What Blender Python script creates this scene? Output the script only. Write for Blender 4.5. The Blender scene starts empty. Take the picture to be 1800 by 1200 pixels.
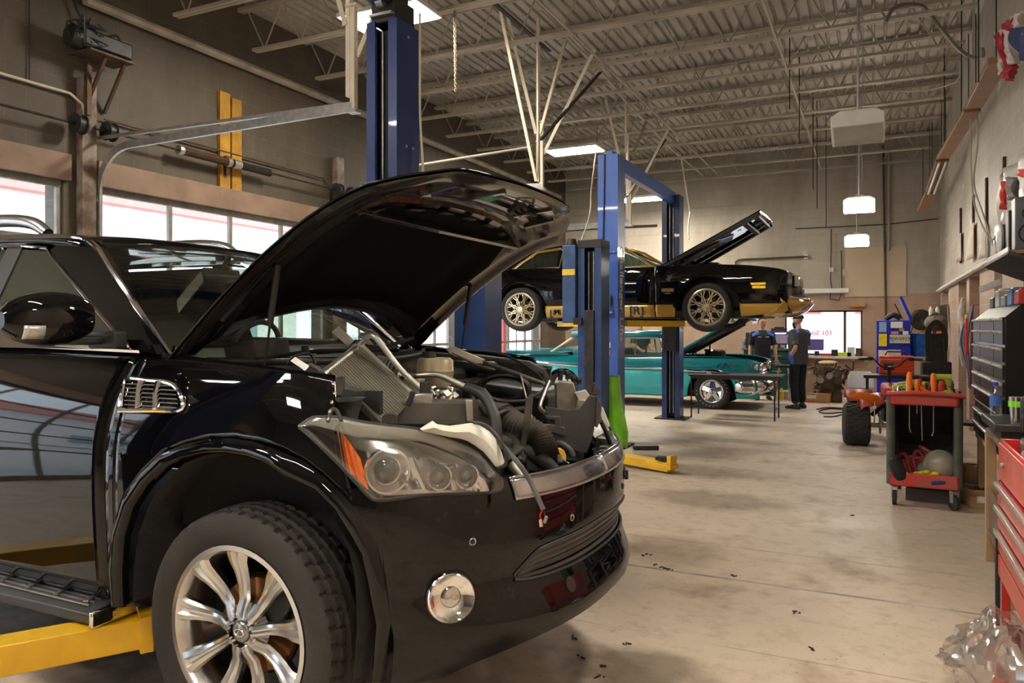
import bpy, math, random
from mathutils import Vector as V, Matrix, Euler, noise as mnoise
random.seed(7)
R = math.radians
sc = bpy.context.scene
COL = sc.collection
# ------------------------------------------------------------------ camera
F = 1327.0; TH = R(25.7); CT, ST = math.cos(TH), math.sin(TH); CH = 1.55
cam_d = bpy.data.cameras.new('camera'); cam = bpy.data.objects.new('camera', cam_d); COL.objects.link(cam)
cam.location = (0, 0, CH); cam.rotation_euler = (R(90), 0, TH)
cam_d.sensor_width = 36; cam_d.lens = 36 * F / 1800; cam_d.shift_y = -25 / 1800; cam_d.clip_start = .05
cam_d.dof.use_dof = True; cam_d.dof.focus_distance = 3.2; cam_d.dof.aperture_fstop = 22
sc.camera = cam
# ------------------------------------------------------------------ world (overcast daylight) and exposure
w = bpy.data.worlds.new('sky'); sc.world = w; w.use_nodes = True
wn = w.node_tree.nodes; wl = w.node_tree.links
bg = wn['Background']; tc = wn.new('ShaderNodeTexCoord'); ns = wn.new('ShaderNodeTexNoise'); cr = wn.new('ShaderNodeValToRGB')
ns.inputs['Scale'].default_value = 2.2
cr.color_ramp.elements[0].color = (.75, .86, 1, 1); cr.color_ramp.elements[1].color = (1, 1, 1, 1)
wl.new(tc.outputs['Generated'], ns.inputs['Vector']); wl.new(ns.outputs['Fac'], cr.inputs['Fac']); wl.new(cr.outputs['Color'], bg.inputs['Color'])
bg.inputs['Strength'].default_value = 3.6
sc.view_settings.view_transform = 'Standard'; sc.view_settings.look = 'None'
sc.view_settings.exposure = 0.62; sc.view_settings.gamma = 1; sc.view_settings.use_curve_mapping = False
LAMP_E = 85.0
# room numbers
XL, XR, YB, YF, ZC = -7.5, 1.27, 18.9, -7.0, 5.75

def at(px, py, d=None, X=None, Y=None, Z=None):
    """a place in the room, from a sight line and its distance (or a wall / floor plane it meets)"""
    a = (px - 900) / F; b = (575 - py) / F
    dx = a * CT - ST; dy = a * ST + CT
    if X is not None: t = X / dx
    elif Y is not None: t = Y / dy
    elif Z is not None: t = (Z - CH) / b
    else: t = d
    return V((dx * t, dy * t, CH + b * t))
# ------------------------------------------------------------------ materials
MATS = {}
def mat(name, col=(.5, .5, .5), rough=.5, metal=0, var=.12, scale=6, bump=0, bscale=40, coat=0, emit=0, trans=0, alpha=1, dirt=None, spec=.5, ior=1.45, sheen=0):
    if name in MATS: return MATS[name]
    m = bpy.data.materials.new(name); m.use_nodes = True; MATS[name] = m
    nt = m.node_tree; N = nt.nodes; L = nt.links; p = N['Principled BSDF']
    p.inputs['Roughness'].default_value = rough; p.inputs['Metallic'].default_value = metal
    p.inputs['Coat Weight'].default_value = coat; p.inputs['Coat Roughness'].default_value = .03
    p.inputs['Specular IOR Level'].default_value = spec; p.inputs['IOR'].default_value = ior
    p.inputs['Transmission Weight'].default_value = trans; p.inputs['Alpha'].default_value = alpha
    if sheen: p.inputs['Sheen Weight'].default_value = sheen
    t = N.new('ShaderNodeTexCoord'); n = N.new('ShaderNodeTexNoise'); n.inputs['Scale'].default_value = scale; n.inputs['Detail'].default_value = 5
    L.new(t.outputs['Object'], n.inputs['Vector'])
    r = N.new('ShaderNodeValToRGB'); L.new(n.outputs['Fac'], r.inputs['Fac'])
    e = r.color_ramp.elements; e[0].position = .35; e[1].position = .68
    e[0].color = [c * (1 - var) for c in col] + [1] if dirt is None else list(dirt) + [1]
    e[1].color = [min(1, c * (1 + var * .6)) for c in col] + [1]
    L.new(r.outputs['Color'], p.inputs['Base Color'])
    if emit:
        L.new(r.outputs['Color'], p.inputs['Emission Color']); p.inputs['Emission Strength'].default_value = emit
    if bump:
        n2 = N.new('ShaderNodeTexNoise'); n2.inputs['Scale'].default_value = bscale; n2.inputs['Detail'].default_value = 4
        L.new(t.outputs['Object'], n2.inputs['Vector']); b = N.new('ShaderNodeBump'); b.inputs['Strength'].default_value = bump; b.inputs['Distance'].default_value = .01
        L.new(n2.outputs['Fac'], b.inputs['Height']); L.new(b.outputs['Normal'], p.inputs['Normal'])
    return m
def window_glass(name, tint=(1, 1, 1), refl=.08, rough=0.0):
    if name in MATS: return MATS[name]
    m = bpy.data.materials.new(name); m.use_nodes = True; MATS[name] = m
    N = m.node_tree.nodes; L = m.node_tree.links; N.remove(N['Principled BSDF'])
    g = N.new('ShaderNodeBsdfGlossy'); g.inputs['Roughness'].default_value = rough; g.inputs['Color'].default_value = (1, 1, 1, 1)
    tr = N.new('ShaderNodeBsdfTransparent'); n = N.new('ShaderNodeTexNoise'); n.inputs['Scale'].default_value = 3
    r = N.new('ShaderNodeValToRGB'); r.color_ramp.elements[0].color = [c * .9 for c in tint] + [1]; r.color_ramp.elements[1].color = list(tint) + [1]
    L.new(n.outputs['Fac'], r.inputs['Fac']); L.new(r.outputs['Color'], tr.inputs['Color'])
    fr = N.new('ShaderNodeLayerWeight'); fr.inputs['Blend'].default_value = .5; mx = N.new('ShaderNodeMixShader')
    pw = N.new('ShaderNodeMath'); pw.operation = 'POWER'; pw.inputs[1].default_value = 5; L.new(fr.outputs['Facing'], pw.inputs[0])
    ad = N.new('ShaderNodeMath'); ad.operation = 'MULTIPLY_ADD'; ad.use_clamp = True; ad.inputs[1].default_value = .9; ad.inputs[2].default_value = refl
    L.new(pw.outputs[0], ad.inputs[0]); L.new(ad.outputs[0], mx.inputs['Fac']); L.new(tr.outputs[0], mx.inputs[1]); L.new(g.outputs[0], mx.inputs[2])
    L.new(mx.outputs[0], N['Material Output'].inputs['Surface'])
    return m
def block_mat(name, plane, upper, lower, split, mortar, bw=.40, bh=.205, dirt=.35, peel=0):
    """painted concrete block: running bond in the wall's own plane, two paint colours, grime and peeled patches"""
    m = bpy.data.materials.new(name); m.use_nodes = True; MATS[name] = m
    N = m.node_tree.nodes; L = m.node_tree.links; p = N['Principled BSDF']; p.inputs['Roughness'].default_value = .62
    t = N.new('ShaderNodeTexCoord'); s = N.new('ShaderNodeSeparateXYZ'); L.new(t.outputs['Object'], s.inputs[0])
    c = N.new('ShaderNodeCombineXYZ'); L.new(s.outputs[1 if plane == 'x' else 0], c.inputs[0]); L.new(s.outputs[2], c.inputs[1])
    b = N.new('ShaderNodeTexBrick'); L.new(c.outputs[0], b.inputs['Vector']); b.inputs['Scale'].default_value = 1
    b.inputs['Brick Width'].default_value = bw; b.inputs['Row Height'].default_value = bh; b.inputs['Mortar Size'].default_value = .005; b.inputs['Mortar Smooth'].default_value = .3
    b.inputs['Color1'].default_value = (1, 1, 1, 1); b.inputs['Color2'].default_value = (.93, .93, .93, 1); b.inputs['Mortar'].default_value = (mortar, mortar, mortar, 1)
    g = N.new('ShaderNodeMath'); g.operation = 'GREATER_THAN'; g.inputs[1].default_value = split; L.new(s.outputs[2], g.inputs[0])
    mx = N.new('ShaderNodeMix'); mx.data_type = 'RGBA'; L.new(g.outputs[0], mx.inputs['Factor']); mx.inputs['A'].default_value = list(lower) + [1]; mx.inputs['B'].default_value = list(upper) + [1]
    mu = N.new('ShaderNodeMix'); mu.data_type = 'RGBA'; mu.blend_type = 'MULTIPLY'; mu.inputs['Factor'].default_value = 1
    L.new(mx.outputs['Result'], mu.inputs['A']); L.new(b.outputs['Color'], mu.inputs['B'])
    n = N.new('ShaderNodeTexNoise'); n.inputs['Scale'].default_value = 1.1; n.inputs['Detail'].default_value = 8; n.inputs['Roughness'].default_value = .65
    mp = N.new('ShaderNodeMapping'); mp.inputs['Scale'].default_value = (1, 1, .35); L.new(t.outputs['Object'], mp.inputs['Vector']); L.new(mp.outputs[0], n.inputs['Vector'])
    r = N.new('ShaderNodeValToRGB'); r.color_ramp.elements[0].position = .3; r.color_ramp.elements[1].position = .62
    k = 1 - dirt; r.color_ramp.elements[0].color = (k, k * .96, k * .9, 1); r.color_ramp.elements[1].color = (1, 1, 1, 1); L.new(n.outputs['Fac'], r.inputs['Fac'])
    m2 = N.new('ShaderNodeMix'); m2.data_type = 'RGBA'; m2.blend_type = 'MULTIPLY'; m2.inputs['Factor'].default_value = 1
    L.new(mu.outputs['Result'], m2.inputs['A']); L.new(r.outputs['Color'], m2.inputs['B'])
    out = m2.outputs['Result']
    if peel:
        n3 = N.new('ShaderNodeTexNoise'); n3.inputs['Scale'].default_value = 2.6; n3.inputs['Detail'].default_value = 9; L.new(t.outputs['Object'], n3.inputs['Vector'])
        g3 = N.new('ShaderNodeMath'); g3.operation = 'GREATER_THAN'; g3.inputs[1].default_value = peel; L.new(n3.outputs['Fac'], g3.inputs[0])
        m3 = N.new('ShaderNodeMix'); m3.data_type = 'RGBA'; L.new(g3.outputs[0], m3.inputs['Factor']); L.new(out, m3.inputs['A']); m3.inputs['B'].default_value = (.62, .60, .55, 1); out = m3.outputs['Result']
    L.new(out, p.inputs['Base Color'])
    bm = N.new('ShaderNodeBump'); bm.inputs['Strength'].default_value = .5; bm.inputs['Distance'].default_value = .006; bm.invert = True
    L.new(b.outputs['Fac'], bm.inputs['Height']); L.new(bm.outputs['Normal'], p.inputs['Normal'])
    return m
def floor_mat():
    m = bpy.data.materials.new('stained concrete'); m.use_nodes = True; MATS['floor'] = m
    N = m.node_tree.nodes; L = m.node_tree.links; p = N['Principled BSDF']
    t = N.new('ShaderNodeTexCoord')
    def nz(scale, det, a, b, ca, cb, rgh=.6):
        n = N.new('ShaderNodeTexNoise'); n.inputs['Scale'].default_value = scale; n.inputs['Detail'].default_value = det; n.inputs['Roughness'].default_value = rgh; L.new(t.outputs['Object'], n.inputs['Vector'])
        r = N.new('ShaderNodeValToRGB'); r.color_ramp.elements[0].position = a; r.color_ramp.elements[1].position = b
        r.color_ramp.elements[0].color = list(ca) + [1]; r.color_ramp.elements[1].color = list(cb) + [1]; L.new(n.outputs['Fac'], r.inputs['Fac']); return r.outputs['Color']
    def mul(a, b, f=1):
        x = N.new('ShaderNodeMix'); x.data_type = 'RGBA'; x.blend_type = 'MULTIPLY'; x.inputs['Factor'].default_value = f; L.new(a, x.inputs['A']); L.new(b, x.inputs['B']); return x.outputs['Result']
    c = nz(.7, 6, .3, .7, (.47, .385, .295), (.61, .515, .41))
    c = mul(c, nz(1.6, 9, .30, .46, (.62, .56, .50), (1, 1, 1), .6))
    c = mul(c, nz(9, 6, .35, .5, (.84, .82, .79), (1, 1, 1)))
    c = mul(c, nz(45, 3, .28, .36, (.45, .42, .4), (1, 1, 1)))
    # oil stains under and before the first car, drip line under the second lift: worn patches with their own shape
    for cx, cy, sx, sy, dk in ((-1.0, 2.35, .75, .5, .28), (-.95, 3.3, .45, .35, .45), (-3.2, 3.0, 1.8, 1.1, .33), (-1.3, 6.9, .9, .5, .6), (-1.9, 8.2, 1.4, .5, .62), (-1.6, 10.6, .8, .3, .6), (-1.3, 5.2, .5, .5, .7)):
        mp = N.new('ShaderNodeMapping'); mp.vector_type = 'POINT'; mp.inputs['Location'].default_value = (-cx / sx, -cy / sy, 0); mp.inputs['Scale'].default_value = (1 / sx, 1 / sy, 1)
        L.new(t.outputs['Object'], mp.inputs['Vector']); g = N.new('ShaderNodeTexGradient'); g.gradient_type = 'SPHERICAL'; L.new(mp.outputs[0], g.inputs['Vector'])
        nn = N.new('ShaderNodeTexNoise'); nn.inputs['Scale'].default_value = 5; nn.inputs['Detail'].default_value = 8; L.new(t.outputs['Object'], nn.inputs['Vector'])
        ml = N.new('ShaderNodeMath'); ml.operation = 'MULTIPLY'; L.new(g.outputs['Fac'], ml.inputs[0]); L.new(nn.outputs['Fac'], ml.inputs[1])
        r = N.new('ShaderNodeValToRGB'); r.color_ramp.elements[0].position = .05; r.color_ramp.elements[1].position = .25
        r.color_ramp.elements[0].color = (1, 1, 1, 1); r.color_ramp.elements[1].color = (dk, dk * .94, dk * .88, 1); L.new(ml.outputs[0], r.inputs['Fac']); c = mul(c, r.outputs['Color'])
    L.new(c, p.inputs['Base Color'])
    n = N.new('ShaderNodeTexNoise'); n.inputs['Scale'].default_value = 3; n.inputs['Detail'].default_value = 6; L.new(t.outputs['Object'], n.inputs['Vector'])
    r = N.new('ShaderNodeMapRange'); r.inputs['To Min'].default_value = .38; r.inputs['To Max'].default_value = .75; L.new(n.outputs['Fac'], r.inputs['Value']); L.new(r.outputs[0], p.inputs['Roughness'])
    b = N.new('ShaderNodeBump'); b.inputs['Strength'].default_value = .15; b.inputs['Distance'].default_value = .004; n4 = N.new('ShaderNodeTexNoise'); n4.inputs['Scale'].default_value = 60
    L.new(t.outputs['Object'], n4.inputs['Vector']); L.new(n4.outputs['Fac'], b.inputs['Height']); L.new(b.outputs['Normal'], p.inputs['Normal'])
    return m
def rust_mat(name, metalc, rustc, th=.5, rough=.6, scale=5):
    return mat(name, metalc, rough, .6, .1, scale, .3, 60, dirt=rustc)
black_paint = mat('black car paint', (.0026, .0026, .0030), .25, 0, .1, 3, coat=.85, spec=.0)
black_plastic = mat('black plastic', (.022, .022, .023), .5, 0, .3, 8, .1, 90)
dusty_plastic = mat('dusty black plastic', (.05, .048, .045), .62, 0, .4, 9, .2, 60, dirt=(.018, .018, .018))
dark_gap = mat('dark undercoat', (.010, .010, .010), .8, 0, .2, 9, .3, 40)
grime_black = mat('oily black steel', (.03, .029, .028), .45, .3, .4, 12, .3, 50)
chrome = mat('chrome', (.82, .82, .83), .07, 1, .05, 4)
silver = mat('brushed silver alloy', (.60, .60, .60), .24, 1, .08, 5)
alu = mat('aluminium casting', (.52, .50, .46), .42, 1, .2, 14, .15, 70)
rubber = mat('tyre rubber', (.020, .0185, .017), .75, 0, .3, 9, .25, 70, dirt=(.032, .027, .022))
glass_dark = mat('tinted car glass', (.012, .016, .013), .03, 0, .1, 3, coat=1)
shade_blue = mat('shade-toned blue enamel', (.009, .028, .14), .33, 0, .2, 3, .05, 60, coat=.3)  # blue darkened in its colour for columns that stand unlit
bright_blue = mat('bright blue enamel', (.06, .14, .50), .34, 0, .15, 2, .05, 60, coat=.3)
yellow_paint = mat('yellow lift enamel', (.86, .52, .015), .38, 0, .1, 4, .08, 70, coat=.2, dirt=(.72, .40, .012))
steel = mat('galvanised steel', (.46, .45, .43), .38, .85, .2, 20)
dark_steel = mat('dark steel', (.05, .045, .042), .5, .6, .3, 12)
rusty = rust_mat('rusted steel', (.12, .10, .08), (.10, .045, .022))
joist_mat = mat('cream joist paint', (.42, .365, .29), .6, 0, .2, 2)
deck_mat = mat('painted roof deck', (.44, .40, .345), .6, 0, .2, 1.2, .1, 30, dirt=(.33, .295, .24))
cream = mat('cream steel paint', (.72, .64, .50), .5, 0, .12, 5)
white_plastic = mat('white plastic', (.75, .74, .70), .4, 0, .08, 5)
wood = mat('raw pine wood', (.50, .33, .17), .6, 0, .3, 4, .1, 30)
brown_wood = mat('brown board', (.20, .10, .045), .6, 0, .3, 4, .1, 30)
pink_wood = mat('pink painted beam', (.45, .33, .26), .6, 0, .15, 2, .1, 30, dirt=(.30, .22, .17))
red_paint = mat('red enamel', (.50, .022, .018), .3, 0, .15, 4, coat=.4)
red_plastic = mat('red plastic', (.55, .045, .03), .45, 0, .25, 7)
orange = mat('orange handle', (.95, .22, .01), .35, 0, .05, 4)
lime = mat('lime fibreglass', (.28, .85, .03), .3, 0, .18, 5, coat=.6)
card = mat('cardboard', (.46, .27, .12), .75, 0, .12, 6)
paper = mat('white paper', (.80, .78, .72), .7, 0, .06, 8)
green_plastic = mat('green plastic', (.01, .36, .10), .35, 0, .1, 5)
royal = mat('royal blue enamel', (.012, .03, .55), .35, 0, .15, 4, coat=.3)
teal = mat('teal car paint', (.0, .15, .18), .2, 0, .06, 2, coat=1)
teal_lt = mat('light teal car paint', (.005, .40, .42), .2, 0, .06, 2, coat=1)
gold = mat('gold car paint', (.60, .36, .06), .25, .3, .06, 3, coat=1)
gold_wheel = mat('gold wheel paint', (.74, .62, .40), .2, .85, .1, 8)
skin = mat('skin', (.58, .33, .23), .5, 0, .1, 9)
lamp_e = mat('lit lamp panel', (1, .91, .76), .5, 0, .02, 3, emit=LAMP_E)
clear_lens = window_glass('clear lens', (.95, .96, .95), .13, .10)
# ------------------------------------------------------------------ geometry helpers
ROOTM = {}
class MB:
    """collects verts and faces (optionally in a local frame M) and links them as ONE mesh object"""
    def __init__(s, M=None): s.v = []; s.f = []; s.mi = []; s.k = 0; s.M = M
    def add(s, vs, fs):
        o = len(s.v); s.v += [V(a) for a in vs]; s.f += [tuple(i + o for i in f) for f in fs]; s.mi += [s.k] * len(fs); return s
    def box(s, c, size, rot=None, taper=1):
        x, y, z = size[0] / 2, size[1] / 2, size[2] / 2; c = V(c)
        vs = [V((i * x * (taper if k > 0 else 1), j * y * (taper if k > 0 else 1), k * z)) for k in (-1, 1) for j in (-1, 1) for i in (-1, 1)]
        if rot is not None:
            m = rot if isinstance(rot, Matrix) else Euler([R(a) for a in rot]).to_matrix(); vs = [m @ a for a in vs]
        return s.add([a + c for a in vs], [(0, 2, 3, 1), (4, 5, 7, 6), (0, 1, 5, 4), (2, 6, 7, 3), (0, 4, 6, 2), (1, 3, 7, 5)])
    def bar(s, a, b, w, h, up=(0, 0, 1)):
        a, b = V(a), V(b); d = (b - a); L = d.length; d.normalize(); u = V(up)
        if abs(d.dot(u)) > .98: u = V((1, 0, 0))
        r = d.cross(u).normalized(); u = r.cross(d)
        m = Matrix((d, r, u)).transposed(); return s.box((a + b) / 2, (L, w, h), m)
    def tube(s, pts, r, seg=8, closed=False, smooth=0, caps=True, flat=1):
        P = [V(p) for p in pts]; rs = list(r) if hasattr(r, '__len__') else [r] * len(P)
        if smooth and len(P) > 2:
            Q = []; q = []
            n = len(P)
            for i in range(n if closed else n - 1):
                p0, p1, p2, p3 = (P[(i - 1) % n], P[i], P[(i + 1) % n], P[(i + 2) % n]) if closed else (P[max(i - 1, 0)], P[i], P[i + 1], P[min(i + 2, n - 1)])
                for j in range(smooth):
                    t = j / smooth; Q.append(.5 * ((2 * p1) + (p2 - p0) * t + (2 * p0 - 5 * p1 + 4 * p2 - p3) * t * t + (3 * p1 - p0 - 3 * p2 + p3) * t ** 3)); q.append(rs[i] * (1 - t) + rs[(i + 1) % n] * t)
            if not closed: Q.append(P[-1]); q.append(rs[-1])
            P, rs = Q, q
        n = len(P); vs = []; pu = None
        for i in range(n):
            a = P[i - 1] if (i or closed) else P[i]; b = P[(i + 1) % n] if (i < n - 1 or closed) else P[i]
            d = (b - a)
            if d.length < 1e-9: d = V((0, 0, 1))
            d.normalize()
            if pu is None: pu = V((0, 0, 1)) if abs(d.z) < .9 else V((0, 1, 0))
            x = d.cross(pu)
            if x.length < 1e-4: x = d.cross(V((1, 0, .1)))
            x.normalize(); y = x.cross(d); pu = y
            for k in range(seg):
                an = 2 * math.pi * k / seg; vs.append(P[i] + (x * math.cos(an) + y * math.sin(an) * flat) * rs[i])
        fs = []
        for i in range(n if closed else n - 1):
            j = (i + 1) % n
            for k in range(seg): fs.append((i * seg + k, i * seg + (k + 1) % seg, j * seg + (k + 1) % seg, j * seg + k))
        if caps and not closed: fs += [tuple(range(seg))[::-1], tuple(range((n - 1) * seg, n * seg))]
        return s.add(vs, fs)
    def lathe(s, prof, c=(0, 0, 0), axis=(0, 0, 1), seg=32, close=False, arc=None):
        a = V(axis).normalized(); u = a.orthogonal().normalized(); w2 = a.cross(u); c = V(c); vs = []
        n = len(prof); A = seg if arc is None else seg + 1; full = 2 * math.pi if arc is None else arc
        for k in range(A):
            an = full * k / seg; d = u * math.cos(an) + w2 * math.sin(an)
            for r, h in prof: vs.append(c + d * r + a * h)
        fs = []
        for k in range(seg):
            k2 = (k + 1) % A
            for i in range(n if close else n - 1): j = (i + 1) % n; fs.append((k * n + i, k2 * n + i, k2 * n + j, k * n + j))
        return s.add(vs, fs)
    def cyl(s, a, b, r, r2=None, seg=16):
        a, b = V(a), V(b); d = b - a; L = d.length; r2 = r if r2 is None else r2
        return s.lathe([(0.0001, 0), (r, 0), (r2, L), (0.0001, L)], a, d, seg)
    def prism(s, poly, o, ux, uy, depth):
        o, ux, uy = V(o), V(ux), V(uy); nrm = ux.cross(uy).normalized() * depth; n = len(poly)
        vs = [o + ux * x + uy * y for x, y in poly]; vs += [a + nrm for a in vs]
        return s.add(vs, [tuple(range(n))[::-1], tuple(range(n, 2 * n))] + [(i, (i + 1) % n, n + (i + 1) % n, n + i) for i in range(n)])
    def grid(s, rows, cu=False, cv=False):
        m = len(rows); n = len(rows[0]); fs = []
        for i in range(m if cv else m - 1):
            for j in range(n if cu else n - 1):
                a, b = (i + 1) % m, (j + 1) % n; fs.append((i * n + j, i * n + b, a * n + b, a * n + j))
        return s.add([p for r in rows for p in r], fs)
    def ball(s, c, r, seg=16, rot=None):
        r = (r, r, r) if not hasattr(r, '__len__') else r; c = V(c); rows = []
        m = Matrix.Identity(3) if rot is None else Euler([R(a) for a in rot]).to_matrix()
        for i in range(seg // 2 + 1):
            th = math.pi * i / (seg // 2); rr = max(math.sin(th), .001)
            rows.append([c + m @ V((rr * math.cos(2 * math.pi * j / seg) * r[0], rr * math.sin(2 * math.pi * j / seg) * r[1], -math.cos(th) * r[2])) for j in range(seg)])
        return s.grid(rows, cu=True)
    def build(s, name, mats, parent=None, smooth=38, bevel=0, solid=0, sub=0, label=None, subsimple=0):
        M = s.M or Matrix.Identity(4)
        if parent is not None: M = ROOTM[parent.name].inverted() @ M
        me = bpy.data.meshes.new(name); me.from_pydata([M @ a for a in s.v], [], s.f)
        for m in (mats if isinstance(mats, (list, tuple)) else [mats]): me.materials.append(m)
        me.polygons.foreach_set('material_index', s.mi)
        if smooth:
            me.polygons.foreach_set('use_smooth', [True] * len(me.polygons)); me.set_sharp_from_angle(angle=R(smooth))
        me.validate(); me.update()
        o = bpy.data.objects.new(name, me); COL.objects.link(o)
        if parent is not None: o.parent = parent
        ROOTM[o.name] = ROOTM[parent.name] if parent is not None else Matrix.Identity(4)
        if solid: a = o.modifiers.new('solid', 'SOLIDIFY'); a.thickness = solid; a.offset = -1
        if bevel: a = o.modifiers.new('bevel', 'BEVEL'); a.width = bevel; a.segments = 2; a.limit_method = 'ANGLE'; a.angle_limit = R(50)
        if sub: a = o.modifiers.new('sub', 'SUBSURF'); a.levels = sub; a.render_levels = sub
        if label: o['label'] = label
        return o
def tag(o, label, cat, group=None, kind=None):
    o['label'] = label; o['category'] = cat
    if group: o['group'] = group
    if kind: o['kind'] = kind
    return o
def struct(o): o['kind'] = 'structure'; return o
def thing(name, loc, label, cat, group=None, rz=0, kind=None):
    o = bpy.data.objects.new(name, None); COL.objects.link(o); o.empty_display_size = .1
    o.location = loc; o.rotation_euler = (0, 0, rz); ROOTM[o.name] = Matrix.Translation(V(loc)) @ Matrix.Rotation(rz, 4, 'Z')
    if kind == 'structure': o['kind'] = kind
    else: tag(o, label, cat, group)
    return o
def kids(o): return [c for c in COL.objects if c.parent == o]
def dup(root, loc, rz=None, label=None, group=None, scale=None):
    def cp(o, par):
        c = o.copy(); COL.objects.link(c)
        if par is not None: c.parent = par
        for ch in kids(o): cp(ch, c)
        return c
    r = cp(root, None); r.location = loc
    if rz is not None: r.rotation_euler = (0, 0, rz)
    if scale: r.scale = (scale,) * 3 if not hasattr(scale, '__len__') else scale
    if label: r['label'] = label
    if group: r['group'] = group
    return r
def text(body, name, m, parent, loc, size, ux, uy, depth=.002, bold=False, align='CENTER'):
    """lettering as a mesh lying in the plane ux, uy"""
    cu = bpy.data.curves.new(name, 'FONT'); cu.body = body; cu.size = size; cu.extrude = depth / 2; cu.align_x = align; cu.align_y = 'CENTER'
    if bold: cu.offset = size * .02
    o = bpy.data.objects.new(name, cu); COL.objects.link(o); dg = bpy.context.evaluated_depsgraph_get(); dg.update()
    me = bpy.data.meshes.new_from_object(o.evaluated_get(dg)); COL.objects.unlink(o); bpy.data.objects.remove(o)
    ux, uy = V(ux).normalized(), V(uy).normalized(); n = ux.cross(uy)
    Mx = Matrix((ux, uy, n)).transposed().to_4x4(); Mx.translation = V(loc)
    if parent is not None: Mx = ROOTM[parent.name].inverted() @ Mx
    me.transform(Mx); me.materials.clear(); me.materials.append(m); me.name = name
    ob = bpy.data.objects.new(name, me); COL.objects.link(ob)
    if parent is not None: ob.parent = parent; ROOTM[ob.name] = ROOTM[parent.name]
    return ob
def lerp(a, b, t): return a + (b - a) * t
def curve(pts):
    """smooth interpolation y(x) through the points (monotone cubic), clamped outside"""
    xs = [p[0] for p in pts]; ys = [p[1] for p in pts]; n = len(xs)
    d = [(ys[i + 1] - ys[i]) / (xs[i + 1] - xs[i]) for i in range(n - 1)]
    m = [d[0]] + [0 if d[i - 1] * d[i] <= 0 else 2 * d[i - 1] * d[i] / (d[i - 1] + d[i]) for i in range(1, n - 1)] + [d[-1]]
    def f(x):
        if x <= xs[0]: return ys[0]
        if x >= xs[-1]: return ys[-1]
        i = max(j for j in range(n - 1) if xs[j] <= x); h = xs[i + 1] - xs[i]; t = (x - xs[i]) / h
        return (2 * t ** 3 - 3 * t * t + 1) * ys[i] + (t ** 3 - 2 * t * t + t) * h * m[i] + (-2 * t ** 3 + 3 * t * t) * ys[i + 1] + (t ** 3 - t * t) * h * m[i + 1]
    return f
# ================================================================== the room
wall_l = block_mat('left block wall', 'x', (.105, .082, .056), (.105, .082, .056), 2.3, 1.35, .40, .205, .45)
wall_bk = block_mat('back block wall', 'y', (.46, .41, .34), (.44, .30, .225), 2.3, .86, .40, .205, .28, .70)
wall_r = block_mat('right block wall', 'x', (.46, .41, .345), (.52, .385, .295), 2.3, 1.3, .40, .205, .25, .68)
struct(MB().box(((XL + XR) / 2, (YF + YB) / 2, -.1), (XR - XL + 1, YB - YF + 1, .2)).build('floor', floor_mat()))
m = MB()                                         # control joints sawn across the slab, as thin dark strips let into it
for y, w_ in ((3.75, .006), (4.77, .026), (5.47, .005), (9.9, .006)): m.box(((XL + XR) / 2, y, .0005), (XR - XL, w_, .001))
struct(m.build('floor_joint', mat('joint filler', (.46, .42, .40), .8, 0, .5, 3, dirt=(.22, .17, .12))))
# ceiling: ribbed deck, ribs running down the room
rows = []; prof = []; x = XL
while x < XR: prof += [(x, 0), (x + .10, 0), (x + .112, .038), (x + .138, .038)]; x += .15
for y in (YF, YB): rows.append([V((a, y, ZC + b)) for a, b in prof])
m = MB(); m.grid(rows); m.box(((XL + XR) / 2, (YF + YB) / 2, ZC + .15), (XR - XL + .6, YB - YF + .6, .1)); struct(m.build('ceiling', deck_mat, smooth=0))
# left wall with five garage door openings
DOORS = [(-6.94, -3.22), (-2.84, .88), (1.26, 4.98), (5.38, 9.1), (9.5, 13.22), (13.6, 17.32)]
m = MB(); HZ = 3.07
m.box((XL - .15, (YF + YB) / 2, (HZ + ZC + .2) / 2), (.3, YB - YF + .6, ZC + .2 - HZ))
edges = [YF - .3] + [e for d in DOORS for e in d] + [YB + .3]
for i in range(0, len(edges), 2): m.box((XL - .15, (edges[i] + edges[i + 1]) / 2, HZ / 2), (.3, edges[i + 1] - edges[i], HZ))
struct(m.build('wall_left', wall_l, smooth=0))
for i, (a, b) in enumerate(DOORS):
    struct(MB().box((XL + .03, (a + b) / 2, HZ + .12), (.06, b - a + .1, .27)).build('trim_%d' % (i + 1), mat('peeling pink beam', (.27, .175, .125), .6, 0, .12, 3, .2, 30, dirt=(.21, .135, .095)), bevel=.004))
dglass = window_glass('door glass', (.93, .97, 1.0), .03)
alum_frame = mat('old aluminium frame', (.26, .24, .21), .5, .5, .2, 10)
for i, (a, b) in enumerate(DOORS):
    d = MB(); n = 4; w4 = (b - a) / n; zs = [0, .62, 1.22, 1.84, 2.45, HZ] if i != 5 else [0, .62, 1.22, 1.84, 2.45, HZ]
    for z in zs: d.box((XL - .05, (a + b) / 2, min(max(z, .05), HZ - .04)), (.05, b - a, .055 if 0 < z < HZ else .09))
    for k in range(n + 1): d.box((XL - .05, min(max(a + k * w4, a + .03), b - .03), HZ / 2), (.045, .05, HZ))
    if i >= 4:
        for k in range(n): d.box((XL - .05, a + (k + .5) * w4, HZ / 2), (.03, .02, HZ))
    fr = struct(d.build('door_%d' % (i + 1), alum_frame, bevel=.003)); ROOTM[fr.name] = Matrix.Identity(4)
    MB().box((XL - .055, (a + b) / 2, HZ / 2), (.008, b - a, HZ - .02)).build('glass_pane', dglass, fr)
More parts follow.
